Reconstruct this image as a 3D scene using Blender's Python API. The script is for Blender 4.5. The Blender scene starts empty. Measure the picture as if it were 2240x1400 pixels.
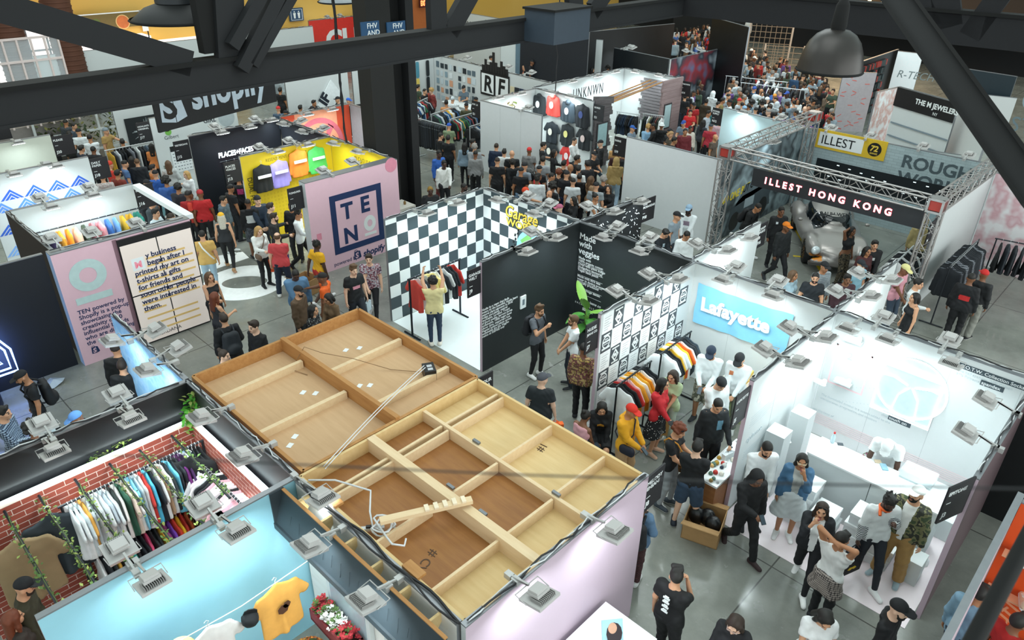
import bpy, math, random
import numpy as np
from mathutils import Vector, Matrix
random.seed(7); rng = np.random.default_rng(7)
C = bpy.context.scene.collection
SC = bpy.context.scene
# ---- camera: stands on the hall's upper walkway, 8.8 m above the floor ----
H = 8.8
CR = np.array([[0.72002958, 0.69377436, 0.01531493], [0.35098452, -0.34505134, -0.87048805], [-0.59863785, 0.63215244, -0.49195123]])
FPX = 1604.73
CAM = np.array([0, 0, H])
cd = bpy.data.cameras.new('camera'); cam = bpy.data.objects.new('camera', cd); C.objects.link(cam)
cd.sensor_width = 36; cd.lens = FPX*36/2240; cd.clip_end = 200; cd.clip_start = .05
cam.matrix_world = Matrix([[CR[0][i], -CR[1][i], -CR[2][i], CAM[i]] for i in range(3)] + [[0, 0, 0, 1]])
SC.camera = cam
cd.dof.use_dof = True; cd.dof.focus_distance = 14; cd.dof.aperture_fstop = 2.4
# ---- world, exposure ----
SC.view_settings.view_transform = 'Standard'; SC.view_settings.look = 'None'
SC.view_settings.gamma = 1; SC.view_settings.exposure = 0.15; SC.view_settings.use_curve_mapping = False
wd = bpy.data.worlds.new('world'); SC.world = wd; wd.use_nodes = True
wd.node_tree.nodes['Background'].inputs[0].default_value = (.82, 1, .975, 1)
wd.node_tree.nodes['Background'].inputs[1].default_value = .80
LAMP_W = 8.5
def alight(name, loc, rot, sx, sy, w, col=(.9, 1, 1), parent=None):
    l = bpy.data.lights.new(name, 'AREA'); l.shape = 'RECTANGLE'; l.size = sx; l.size_y = sy; l.energy = w; l.color = col
    o = bpy.data.objects.new(name, l); C.objects.link(o); o.location = loc; o.rotation_euler = rot; o.parent = parent
    return o
# soft overhead fill lights, added far above the trusses
for x, y, w in ((-6, 8, 380), (-17, 8, 420), (-12, 20, 450), (-24, 18, 420), (-30, 8, 320)):
    alight('overhead_fill', (x, y, 13.5), (0, 0, 0), 7, 7, w, (.93, 1, 1))

# fill lights added behind and beside the walkway to brighten upright faces
alight('east_fill', (14.4, 18, 7.5), (0, math.radians(90), 0), 9, 56, 6000, (.93, 1, .99)); alight('south_fill', (-10, -13.4, 7.5), (math.radians(90), 0, 0), 46, 9, 1800, (.93, 1, .99))
# ---- pixel helpers: where a ray of the photograph meets a real plane ----
def ray(x, y): return CR.T @ np.array([x-1120, y-700, FPX])
def at(x, y, z=0.):
    r = ray(x, y); return CAM + r*((z-H)/r[2])
def at_plane(x, y, p, n):
    r = ray(x, y); return CAM + r*(np.dot(np.asarray(p)-CAM, n)/np.dot(r, n))
def px(P):
    c = CR @ (np.asarray(P, float)-CAM); return 1120+FPX*c[0]/c[2], 700+FPX*c[1]/c[2]

# ---- materials ----
def s2l(h):
    h = h.lstrip('#'); v = [int(h[i:i+2], 16)/255 for i in (0, 2, 4)]
    return tuple(((c+.055)/1.055)**2.4 if c > .04045 else c/12.92 for c in v) + (1,)
_M = {}
def newmat(name):
    m = bpy.data.materials.new(name); m.use_nodes = True
    nt = m.node_tree; return m, nt, nt.nodes['Principled BSDF'], nt.nodes.new, nt.links.new
def mat(hexc, rough=.6, metal=0, emit=0, var=.12, scale=9.):
    k = (hexc, rough, metal, emit, var, scale)
    if k in _M: return _M[k]
    m, nt, b, N, L = newmat('paint_'+hexc.lstrip('#'))
    c = s2l(hexc)
    tc = N('ShaderNodeTexCoord'); nz = N('ShaderNodeTexNoise'); nz.inputs['Scale'].default_value = scale; nz.inputs['Detail'].default_value = 3
    L(tc.outputs['Object'], nz.inputs['Vector'])
    mx = N('ShaderNodeMix'); mx.data_type = 'RGBA'
    mx.inputs[6].default_value = tuple(min(1, v*(1-var)) for v in c[:3])+(1,); mx.inputs[7].default_value = tuple(min(1, v*(1+var)) for v in c[:3])+(1,)
    L(nz.outputs['Fac'], mx.inputs[0]); L(mx.outputs[2], b.inputs['Base Color'])
    b.inputs['Roughness'].default_value = rough; b.inputs['Metallic'].default_value = metal
    if emit:
        b.inputs['Emission Color'].default_value = c; b.inputs['Emission Strength'].default_value = emit
    _M[k] = m; return m
def ramp(N, stops, interp='LINEAR'):
    r = N('ShaderNodeValToRGB'); r.color_ramp.interpolation = interp; e = r.color_ramp.elements
    while len(e) < len(stops): e.new(.5)
    for i, (p, h) in enumerate(stops): e[i].position = p; e[i].color = s2l(h)
    return r
def pattern(kind, *hx, scale=1., rough=.6, rot=0.):
    k = (kind, hx, scale, rough, rot)
    if k in _M: return _M[k]
    m, nt, b, N, L = newmat(kind)
    tc = N('ShaderNodeTexCoord'); mp = N('ShaderNodeMapping'); L(tc.outputs['Object'], mp.inputs[0])
    mp.inputs['Scale'].default_value = (scale,)*3; mp.inputs['Rotation'].default_value = (0, 0, rot)
    b.inputs['Roughness'].default_value = rough
    out = None
    if kind == 'checker':
        n = N('ShaderNodeTexChecker'); n.inputs[1].default_value = s2l(hx[0]); n.inputs[2].default_value = s2l(hx[1]); n.inputs['Scale'].default_value = 1
        mp.inputs['Location'].default_value = (.001, .37, .001); L(mp.outputs[0], n.inputs[0]); out = n.outputs[0]
    elif kind == 'brick':
        mp.inputs['Rotation'].default_value = (math.pi/2, 0, 0)
        n = N('ShaderNodeTexBrick'); n.inputs['Scale'].default_value = 1
        n.inputs['Color1'].default_value = s2l(hx[0]); n.inputs['Color2'].default_value = s2l(hx[1]); n.inputs['Mortar'].default_value = s2l(hx[2])
        n.inputs['Mortar Size'].default_value = .005; n.inputs['Brick Width'].default_value = .26; n.inputs['Row Height'].default_value = .088
        L(mp.outputs[0], n.inputs[0]); out = n.outputs[0]
    elif kind in ('camo', 'blotch'):
        n = N('ShaderNodeTexNoise'); n.inputs['Scale'].default_value = 1; n.inputs['Detail'].default_value = 2; L(mp.outputs[0], n.inputs['Vector'])
        r = ramp(N, [(i/len(hx)*.5+.28, h) for i, h in enumerate(hx)], 'CONSTANT' if kind == 'camo' else 'LINEAR'); L(n.outputs['Fac'], r.inputs[0]); out = r.outputs[0]
    elif kind in ('stripe', 'plaid'):
        def wv(d):
            w = N('ShaderNodeTexWave'); w.wave_type = 'BANDS'; w.bands_direction = d; w.inputs['Scale'].default_value = 1; w.inputs['Distortion'].default_value = .3
            L(mp.outputs[0], w.inputs[0]); return w.outputs['Fac']
        if kind == 'stripe':
            r = ramp(N, [(0, hx[0]), (.5, hx[1])], 'CONSTANT'); L(wv('Z'), r.inputs[0]); out = r.outputs[0]
        else:
            a, c, d = wv('Z'), wv('X'), wv('Y'); ad = N('ShaderNodeMath'); ad.operation = 'ADD'; L(a, ad.inputs[0])
            mxx = N('ShaderNodeMath'); mxx.operation = 'MAXIMUM'; L(c, mxx.inputs[0]); L(d, mxx.inputs[1]); L(mxx.outputs[0], ad.inputs[1])
            hf = N('ShaderNodeMath'); hf.operation = 'MULTIPLY'; hf.inputs[1].default_value = .5; L(ad.outputs[0], hf.inputs[0])
            r = ramp(N, [(0, hx[0]), (.38, hx[1]), (.72, hx[2])], 'CONSTANT'); L(hf.outputs[0], r.inputs[0]); out = r.outputs[0]
    elif kind == 'dots':
        n = N('ShaderNodeTexVoronoi'); n.inputs['Scale'].default_value = 1; L(mp.outputs[0], n.inputs['Vector'])
        r = ramp(N, [(0, hx[1]), (.22, hx[0])], 'CONSTANT'); L(n.outputs['Distance'], r.inputs[0]); out = r.outputs[0]
    elif kind == 'wood':
        mp.inputs['Scale'].default_value = (scale, scale*9, scale*9)
        n = N('ShaderNodeTexNoise'); n.inputs['Scale'].default_value = 1; n.inputs['Detail'].default_value = 6; n.inputs['Roughness'].default_value = .65; L(mp.outputs[0], n.inputs['Vector'])
        r = ramp(N, [(.3, hx[0]), (.7, hx[1])]); L(n.outputs['Fac'], r.inputs[0]); out = r.outputs[0]
    L(out, b.inputs['Base Color'])
    _M[k] = m; return m

# ---- object helpers ----
def tag(o, label=None, cat=None, group=None, kind=None):
    if label: o['label'] = label
    if cat: o['category'] = cat
    if group: o['group'] = group
    if kind: o['kind'] = kind
    return o
def empty(name, loc=(0, 0, 0), rz=0., label=None, cat=None, group=None, rot=None):
    o = bpy.data.objects.new(name, None); C.objects.link(o); o.empty_display_size = .1
    o.location = loc; o.rotation_euler = rot if rot else (0, 0, rz)
    return tag(o, label, cat, group)
def ob(name, me, parent=None, loc=None, rot=None):
    o = bpy.data.objects.new(name, me); C.objects.link(o)
    if parent: o.parent = parent
    if loc is not None: o.location = loc
    if rot is not None: o.rotation_euler = rot
    return o
def dup(o, parent=None):
    c = o.copy(); C.objects.link(c); c.parent = parent
    for ch in list(o.children): dup(ch, c)
    return c
class MB:
    """collects faces, then links them as one mesh"""
    def __init__(s): s.v = []; s.f = []; s.mi = []; s.sm = []
    def add(s, vs, fs, mi=0, smooth=False):
        b = len(s.v); s.v += [tuple(map(float, p)) for p in vs]; s.f += [tuple(i+b for i in f) for f in fs]
        s.mi += [mi]*len(fs); s.sm += [smooth]*len(fs); return s
    def box(s, lo, hi, mi=0, M=None):
        x0, y0, z0 = lo; x1, y1, z1 = hi
        vs = [(x0, y0, z0), (x1, y0, z0), (x1, y1, z0), (x0, y1, z0), (x0, y0, z1), (x1, y0, z1), (x1, y1, z1), (x0, y1, z1)]
        if M is not None: vs = [M @ Vector(v) for v in vs]
        m = mi if isinstance(mi, (list, tuple)) else [mi]*6     # bottom, top, -y, +x, +y, -x
        for f, k in zip([(3, 2, 1, 0), (4, 5, 6, 7), (0, 1, 5, 4), (1, 2, 6, 5), (2, 3, 7, 6), (3, 0, 4, 7)], m):
            b = len(s.v) if f == (3, 2, 1, 0) else b
            if f == (3, 2, 1, 0): s.v += [tuple(v) for v in vs]
            s.f.append(tuple(i+b for i in f)); s.mi.append(k); s.sm.append(False)
        return s
    def bar(s, a, b, w, d, mi=0, up=(0, 0, 1)):
        """box beam from a to b, w across, d along up"""
        a, b = Vector(a), Vector(b); x = (b-a); L = x.length; x.normalize(); u = Vector(up)
        y = u.cross(x)
        if y.length < 1e-4: y = Vector((1, 0, 0)).cross(x)
        y.normalize(); z = x.cross(y)
        M = Matrix.Translation(a) @ Matrix((x, y, z)).transposed().to_4x4()
        return s.box((0, -w/2, -d/2), (L, w/2, d/2), mi, M)
    def tube(s, pts, r, n=8, mi=0, cap=True):
        pts = [Vector(p) for p in pts]; N = len(pts); rs = r if isinstance(r, (list, tuple)) else [r]*N
        t0 = (pts[1]-pts[0]).normalized(); nrm = t0.orthogonal().normalized(); vs = []
        for i, p in enumerate(pts):
            t = (pts[min(i+1, N-1)]-pts[max(i-1, 0)])
            t = t.normalized() if t.length > 1e-9 else t0
            nrm = (nrm - t*nrm.dot(t)); nrm = nrm.normalized() if nrm.length > 1e-6 else t.orthogonal().normalized()
            bn = t.cross(nrm)
            for k in range(n):
                a = 2*math.pi*k/n; vs.append(p+(nrm*math.cos(a)+bn*math.sin(a))*rs[i])
        fs = [(i*n+k, i*n+(k+1) % n, (i+1)*n+(k+1) % n, (i+1)*n+k) for i in range(N-1) for k in range(n)]
        s.add(vs, fs, mi, True)
        if cap: s.add(vs[:n][::-1], [tuple(range(n))], mi); s.add(vs[-n:], [tuple(range(n))], mi)
        return s
    def lathe(s, prof, n=24, mi=0, M=None, smooth=True):
        vs = [(r*math.cos(2*math.pi*k/n), r*math.sin(2*math.pi*k/n), z) for r, z in prof for k in range(n)]
        if M is not None: vs = [M @ Vector(v) for v in vs]
        return s.add(vs, [(i*n+k, i*n+(k+1) % n, (i+1)*n+(k+1) % n, (i+1)*n+k) for i in range(len(prof)-1) for k in range(n)], mi, smooth)
    def prism(s, poly, z0, z1, mi=0, M=None, side=None):
        n = len(poly); vs = [(p[0], p[1], z0) for p in poly]+[(p[0], p[1], z1) for p in poly]
        if M is not None: vs = [M @ Vector(v) for v in vs]
        sd = mi if side is None else side
        b = len(s.v); s.add(vs, [tuple(range(n))[::-1], tuple(range(n, 2*n))], mi)
        for i in range(n): s.f.append((b+i, b+(i+1) % n, b+n+(i+1) % n, b+n+i)); s.mi.append(sd); s.sm.append(False)
        return s
    def build(s, name, mats, parent=None, loc=None, rot=None):
        me = bpy.data.meshes.new(name); me.from_pydata(s.v, [], s.f)
        for m in (mats if isinstance(mats, (list, tuple)) else [mats]): me.materials.append(m)
        me.polygons.foreach_set('material_index', s.mi); me.polygons.foreach_set('use_smooth', s.sm)
        return ob(name, me, parent, loc, rot)
# front-facing (local -Y) frame used on walls: x along, z up
UPR = Matrix.Rotation(math.pi/2, 4, 'X')
def text(parent, body, u, z, size, m, y=-.004, align='LEFT', bold=0., shear=0., sx=1., spacing=1., line=1., rot=0., name='lettering', ext=.002, va='BOTTOM_BASELINE', lab=None):
    cu = bpy.data.curves.new(name, 'FONT'); cu.body = body; cu.size = size; cu.align_x = align; cu.align_y = va if '\n' not in body else 'TOP'
    cu.extrude = ext; cu.offset = bold*size; cu.shear = shear; cu.space_character = spacing; cu.space_line = line; cu.resolution_u = 3
    cu.materials.append(m)
    t = bpy.data.objects.new(name, cu); me = bpy.data.meshes.new_from_object(t); bpy.data.objects.remove(t); bpy.data.curves.remove(cu); me.name = name
    if not me.materials: me.materials.append(m)
    o = ob(name, me, parent); o.matrix_local = Matrix.Translation((u, y, z)) @ UPR @ Matrix.Rotation(rot, 4, 'Z') @ Matrix.Diagonal((sx, 1, 1, 1))
    if lab: o['label'] = lab
    return o
def flat(parent, name, polys, m, y=-.003, th=.003):
    """raised flat graphic(s) on a wall front: polygons in (u, z)"""
    b = MB()
    for p in polys: b.prism(p, 0, th, M=Matrix.Translation((0, y, 0)) @ UPR)
    return b.build(name, m, parent)
def rect(u0, z0, u1, z1): return [(u0, z0), (u1, z0), (u1, z1), (u0, z1)]
def circ(u, z, r, n=24, rz=None): return [(u+r*math.cos(2*math.pi*k/n), z+(rz or r)*math.sin(2*math.pi*k/n)) for k in range(n)]
def ring(b, cx, cz, ro, ri, y, th, mi=0, n=32, so=1., si=1., M=None):
    """flat ring (local front frame)"""
    M = M if M is not None else Matrix.Translation((0, y, 0)) @ UPR
    for k in range(n):
        a0, a1 = 2*math.pi*k/n, 2*math.pi*(k+1)/n
        P = lambda a, r, s: (cx+r*math.cos(a), cz+r*s*math.sin(a))
        b.prism([P(a0, ri, si), P(a0, ro, so), P(a1, ro, so), P(a1, ri, si)], 0, th, mi, M)
ORD = 'first second third fourth fifth sixth seventh eighth ninth tenth eleventh twelfth thirteenth fourteenth fifteenth sixteenth seventeenth eighteenth nineteenth twentieth'.split()
def nth(i):
    if i < 20: return ORD[i]
    t = ['', '', 'twenty', 'thirty', 'forty', 'fifty', 'sixty', 'seventy', 'eighty', 'ninety', 'hundred']
    i += 1
    if i % 10 == 0: return t[i//10].replace('y', 'ieth') if i < 100 else 'hundredth'
    return (t[i//10] if i < 100 else 'hundred-and') + '-' + ORD[i % 10-1]
# ---- rounded solids: smooth unions of tapered capsules and ellipsoids, meshed with surface nets ----
F = np.float32
class Sdf:
    def __init__(s, k=.02): s.p = []; s.cuts = []; s.k = k; s.q = 0
    def cap(s, a, b, ra, rb=None, flat=None, k=None):
        s.p.append(('c', np.array(a, float), np.array(b, float), ra, ra if rb is None else rb, flat, k)); return s
    def ell(s, c, r, R=None, k=None):
        s.p.append(('e', np.array(c, float), np.array(r, float), R, None, None, k)); return s
    def cut(s, p, n): s.cuts.append((np.array(p, float), np.array(n, float)/np.linalg.norm(n))); return s   # keeps the side against n
    def bounds(s):
        lo, hi = np.full(3, 9e9), np.full(3, -9e9)
        for q in s.p:
            if q[0] == 'c':
                r = max(q[3], q[4]); lo = np.minimum(lo, np.minimum(q[1], q[2])-r); hi = np.maximum(hi, np.maximum(q[1], q[2])+r)
            else:
                r = q[2].max() if q[3] is not None else q[2]; lo = np.minimum(lo, q[1]-r); hi = np.maximum(hi, q[1]+r)
        return lo, hi
    def ev(s, P):
        P = P.astype(F); d = np.full(len(P), 9., F); C0, C1, C2 = P[:, 0], P[:, 1], P[:, 2]
        for q in s.p:
            g = .12
            if q[0] == 'c':
                r = max(q[3], q[4])+g; l, h = np.minimum(q[1], q[2])-r, np.maximum(q[1], q[2])+r
            else:
                r = (q[2].max() if q[3] is not None else q[2])+g; l, h = q[1]-r, q[1]+r
            m = np.flatnonzero((C0 > l[0]) & (C0 < h[0]) & (C1 > l[1]) & (C1 < h[1]) & (C2 > l[2]) & (C2 < h[2]))
            if not len(m): continue
            Q = P[m]
            if q[0] == 'c':
                _, a, b, ra, rb, flat, k = q
                X, B = Q-a.astype(F), (b-a).astype(F)
                if flat is not None:
                    n, f = flat[0].astype(F), F(flat[1]); X = X+np.outer(X @ n, n)*(f-1); B = B+n*(B @ n)*(f-1)
                h = np.clip((X @ B)/max(B @ B, 1e-9), 0, 1)
                X = X-h[:, None]*B
                e = np.sqrt(np.einsum('ij,ij->i', X, X))-(ra+(rb-ra)*h)
                if flat is not None: e = e/max(1, flat[1])**.5
            else:
                _, c, r, R, _, _, k = q
                X = Q-c.astype(F)
                if R is not None: X = X @ R.astype(F)
                X = X/r.astype(F); k0 = np.sqrt(np.einsum('ij,ij->i', X, X)); X = X/r.astype(F); k1 = np.sqrt(np.einsum('ij,ij->i', X, X))
                e = k0*(k0-1)/np.maximum(k1, 1e-6)
            kk = s.k if k is None else k; dm = d[m]
            h = np.maximum(kk-np.abs(dm-e), 0)/kk; d[m] = np.minimum(dm, e)-h*h*kk*.25
        for p, n in s.cuts: d = np.maximum(d, (P-p) @ n)
        return d
def surfnet(f, lo, hi, v):
    q = 4
    nc = np.maximum(np.ceil((hi-lo)/(v*q)).astype(int)+3, 3); lo = lo-v*q*1.2
    g = [lo[i]+np.arange(nc[i])*v*q for i in range(3)]
    Pc = np.stack(np.meshgrid(*g, indexing='ij'), -1).reshape(-1, 3)
    dc = f(Pc).reshape(nc)
    n = (nc-1)*q
    # every coarse cell near the surface gets its fine samples
    act = np.zeros(nc-1, bool); reach = v*q*1.75
    mn = np.abs(dc); m8 = mn[:-1, :-1, :-1].copy()
    for i in (0, 1):
        for j in (0, 1):
            for l in (0, 1): m8 = np.minimum(m8, mn[i:nc[0]-1+i, j:nc[1]-1+j, l:nc[2]-1+l])
    act = m8 < reach
    D = np.repeat(np.repeat(np.repeat(dc[:-1, :-1, :-1], q, 0), q, 1), q, 2)
    A = np.repeat(np.repeat(np.repeat(act, q, 0), q, 1), q, 2)
    I = np.argwhere(A)
    D[A] = f(lo+I*v)
    S = D < 0
    # cells
    c = np.zeros(n-1, np.int8)
    for i in (0, 1):
        for j in (0, 1):
            for l in (0, 1): c += S[i:n[0]-1+i, j:n[1]-1+j, l:n[2]-1+l]
    cell = np.argwhere((c > 0) & (c < 8))
    if not len(cell): return np.zeros((0, 3)), np.zeros((0, 4), int)
    acc = np.zeros((len(cell), 3)); cnt = np.zeros(len(cell))
    off = [(i, j, l) for i in (0, 1) for j in (0, 1) for l in (0, 1)]
    V = {o: D[cell[:, 0]+o[0], cell[:, 1]+o[1], cell[:, 2]+o[2]] for o in off}
    for o in off:
        for ax in range(3):
            if o[ax] == 0:
                o2 = tuple(1 if a == ax else o[a] for a in range(3)); a, b = V[o], V[o2]
                m = (a < 0) != (b < 0); t = np.where(m, a/np.where(m, a-b, 1), 0)
                p = np.array(o, float)[None]+np.zeros((len(cell), 1)); p[:, ax] = t
                acc += p*m[:, None]; cnt += m
    vs = lo+(cell+acc/cnt[:, None])*v
    idx = np.full(n-1, -1, np.int64); idx[tuple(cell.T)] = np.arange(len(cell))
    fs = []
    for ax in range(3):
        a1, a2 = (ax+1) % 3, (ax+2) % 3
        s0 = [slice(1, n[i]-1) for i in range(3)]; s0[ax] = slice(0, n[ax]-1); s1 = list(s0); s1[ax] = slice(1, n[ax])
        e = S[tuple(s0)] != S[tuple(s1)]; w = np.argwhere(e)
        if not len(w): continue
        base = w+np.array([0 if i == ax else 1 for i in range(3)]); ins = S[tuple(base.T)]
        def id_(d1, d2):
            q2 = base.copy(); q2[:, a1] -= d1; q2[:, a2] -= d2; return idx[tuple(q2.T)]
        Q = np.stack([id_(1, 1), id_(0, 1), id_(0, 0), id_(1, 0)], 1)
        Q[~ins] = Q[~ins][:, ::-1]; fs.append(Q)
    fs = np.concatenate(fs); fs = fs[(fs >= 0).all(1)]
    return vs, fs
def folds(P, a, q=0.):
    x, y, z = P[:, 0]+q, P[:, 1]+q*.7, P[:, 2]
    return a*(np.sin(30*x+24*z+2.2*np.sin(13*z+9*y))*np.sin(19*y-15*z+1.7*np.sin(11*x))+.5*np.sin(47*z+8*np.sin(9*x+7*y+q)))
def sdfmesh(name, S, v, mats, fn=None, extra=None, fold=0.):
    f0 = S.ev if extra is None else (lambda P: extra(P, S.ev(P)))
    f1 = f0 if not fold else (lambda P: f0(P)+folds(P, fold, S.q))
    lo, hi = S.bounds(); vs, fs = surfnet(f1, lo-.01, hi+.01, v)
    me = bpy.data.meshes.new(name)
    me.vertices.add(len(vs)); me.vertices.foreach_set('co', vs.astype(F).ravel())
    me.loops.add(fs.size); me.loops.foreach_set('vertex_index', fs.ravel().astype(np.int32))
    me.polygons.add(len(fs)); me.polygons.foreach_set('loop_start', np.arange(0, fs.size, 4, dtype=np.int32)); me.polygons.foreach_set('loop_total', np.full(len(fs), 4, np.int32))
    for m in (mats if isinstance(mats, (list, tuple)) else [mats]): me.materials.append(m)
    if fn is not None: me.polygons.foreach_set('material_index', fn(vs[fs].mean(1)).astype(np.int32))
    me.polygons.foreach_set('use_smooth', np.ones(len(fs), bool)); me.update(); me.validate()
    return me

# ---- people ----
SKIN = ['e2b79c', 'd09c7a', 'b07a56', '7d5238', '4c3226', 'c98f6c']
HAIRC = {'k': '17130f', 'b': '2e2016', 'l': '5a4029', 'y': 'b08a52', 'g': '8c8680', 'r': '6a3218', 'w': 'c9c2b4'}
def rotv(axis, a): return np.array(Matrix.Rotation(a, 3, axis))
ARM = {  # hand targets (out, forward, height) for the hand's own side; then curl of the fingers and a palm hint
 'd': (.25, .05, .80, .5), 'p': (.23, .08, .88, .6), 'f': (.02, .24, 1.14, .7), 'ph': (.10, .34, 1.16, 1.), 'pl': (.07, .30, 1.02, 1.), 'b': (.13, .15, 1.30, 1.1),
 'h': (.05, -.02, 1.70, .5), 'hb': (.02, -.10, 1.64, .6), 'r': (.20, .50, 1.25, .5), 'u': (.20, .42, 1.72, .8), 'c': (.07, .19, 1.47, .9), 'w': (.26, .20, .86, .5), 'v': (.25, -.16, .84, .5),
 'k': (.22, .30, .98, 1.2), 't': (.06, .28, .94, .5), 'g': (.16, .32, 1.40, .6), 'hip': (.20, -.02, .98, .6), 'bk': (.04, -.16, .92, .6), 'lap': (.10, .30, .80, .7), 'tb': (.22, .42, .95, .4)}
LEG = {'s': ((.10, 0), (.10, 0)), 'c': ((.09, .05), (.13, -.05)), 'w': ((.08, .30), (.09, -.30)), 'v': ((.08, -.26), (.09, .28)), 'o': ((.16, 0), (.16, .03)), 'x': ((.02, .06), (.07, -.02)), 'q': ((.1, .36), (.12, .34))}
def ik(S, T, l1, l2, pole):
    d = T-S; L = np.linalg.norm(d); u = d/max(L, 1e-6); L = min(L, (l1+l2)*.995); T = S+u*L
    a = (l1*l1-l2*l2+L*L)/(2*L); h = math.sqrt(max(l1*l1-a*a, 0)); p = pole-u*(pole @ u); p = p/max(np.linalg.norm(p), 1e-6)
    return S+u*a+p*h, T
class Fig: pass
def skeleton(arms=('d', 'd'), legs='s', lean=0., yaw=0., pitch=0., tilt=0., fem=False, drop=0., wide=1., bulk=1., twist=0.):
    """joints of a figure 1.75 m tall at its own origin, facing +Y, right side +X"""
    g = Fig(); g.fem = fem; g.wide = wide; g.bulk = bulk; w = wide*(.9 if fem else 1.); g.w = w
    zp = .95-drop; (lx, ly), (rx, ry) = LEG[legs]
    if legs in 'wv': zp -= .045
    g.pel = np.array([0, -.3 if legs == 'q' else 0, zp]); A = {}
    R = rotv('Z', math.radians(twist)) @ rotv('X', -math.radians(lean)) @ rotv('Y', math.radians(tilt)); g.R = R
    T = lambda x, y, z: g.pel+R @ np.array([x, y, z-.95]); g.T = T
    g.chest, g.neck = T(0, 0, 1.30), T(0, -.01, 1.47)
    Hd = R @ rotv('Z', -math.radians(yaw)) @ rotv('X', -math.radians(pitch)); g.Hd = Hd
    g.nk2 = g.neck+R @ np.array([0, .012, .05]); g.head = g.nk2+Hd @ np.array([0, .022, .115])
    g.HT = lambda x, y, z: g.head+Hd @ np.array([x, y, z])
    g.sh, g.el, g.wr, g.hd, g.hip, g.kn, g.an, g.toe, g.curl = {}, {}, {}, {}, {}, {}, {}, {}, {}
    for s, side, ar in ((1, 'r', arms[1]), (-1, 'l', arms[0])):
        t = ARM[ar] if isinstance(ar, str) else ar
        sh = T(s*.174*w, -.01, 1.415); tz = t[2]
        tgt = T(s*t[0], t[1], tz) if tz > .86 else g.pel*[1, 1, 0]+np.array([s*t[0]*max(1, bulk), t[1]+R[1, 2]*.25, tz-drop*.9])
        pole = R @ np.array([s*(.55 if tz < 1.6 else 1.3), -.7 if tz < 1.6 else .25, -.8 if tz < 1.6 else -.2])
        e, wr = ik(sh, tgt, .285, .25, pole)
        g.sh[side], g.el[side], g.wr[side] = sh, e, wr
        dirf = (wr-e)/np.linalg.norm(wr-e); g.hd[side] = dirf; g.curl[side] = t[3]
        fx, fy = (lx, ly) if s < 0 else (rx, ry)
        hp = g.pel+rotv('Z', math.radians(twist)*.4) @ np.array([s*.088, 0, -.045])
        an = np.array([s*fx, fy, .085+(.06 if fy < -.2 else 0)])
        if legs == 'q': an = np.array([s*fx, fy-.02, .085])
        k, an = ik(hp, an, .415, .415, np.array([s*.15, 1., .1]))
        g.hip[side], g.kn[side], g.an[side] = hp, k, an
        ta = -.9 if fy < -.2 else 0.
        g.toe[side] = an+np.array([s*.035, .15*math.cos(ta), -.055+.15*math.sin(ta)])
    return g
Y3 = np.array([0, 1., 0])
def torso(S, g, e=0., hem=None):
    b = g.bulk; T = g.T; w = g.w; fl = (g.R @ Y3, 1.38/b**.5)
    S.cap(T(-.085*w, 0, 1.31), T(.085*w, 0, 1.31), .107*b+e, flat=fl, k=.06)
    S.cap(T(-.05*w, .01, 1.12), T(.05*w, .01, 1.12), (.086 if g.fem else .099)*b+e, flat=fl, k=.09)
    S.cap(T(-.075, -.005, .96), T(.075, -.005, .96), (.116 if g.fem else .104)*b+e, flat=fl, k=.08)
    S.cap(T(-.142*w, -.015, 1.412), T(.142*w, -.015, 1.412), .050+e, k=.05)
    S.cap(T(0, -.02, 1.40), T(0, -.012, 1.46), .075+e*.7, .055+e*.6, k=.05)
    if g.fem: S.ell(T(.07, .075, 1.27), (.062+e, .055+e, .06+e), k=.04); S.ell(T(-.07, .075, 1.27), (.062+e, .055+e, .06+e), k=.04)
    return S
def arm(S, g, s, e=0., upto=1., e2=None):
    """upto: 1 = whole upper arm, 2 = to the wrist"""
    e2 = e if e2 is None else e2; a, m, w = g.sh[s], g.el[s], g.wr[s]; b = .88 if g.fem else 1.
    if upto <= 1: S.cap(a, a+(m-a)*upto, .052*b+e, (.052-.012*upto)*b+e2, k=.035)
    else:
        S.cap(a, m, .052*b+e, .040*b+e, k=.035); S.cap(m, m+(w-m)*(upto-1), .040*b+e, (.040-.013*(upto-1))*b+e2, k=.02)
    return S
def leg(S, g, s, e=0., upto=2., e2=None):
    e2 = e if e2 is None else e2; h, k, a = g.hip[s], g.kn[s], g.an[s]; b = g.bulk**.6
    if upto <= 1: S.cap(h, h+(k-h)*upto, .088*b+e, (.088-.033*upto)*b+e2, k=.04)
    else:
        S.cap(h, k, .088*b+e, .055*b+e, k=.04); S.cap(k, k+(a-k)*(upto-1), .055*b+e, (.055-.021*(upto-1))*b+e2, k=.02)
    return S
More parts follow.
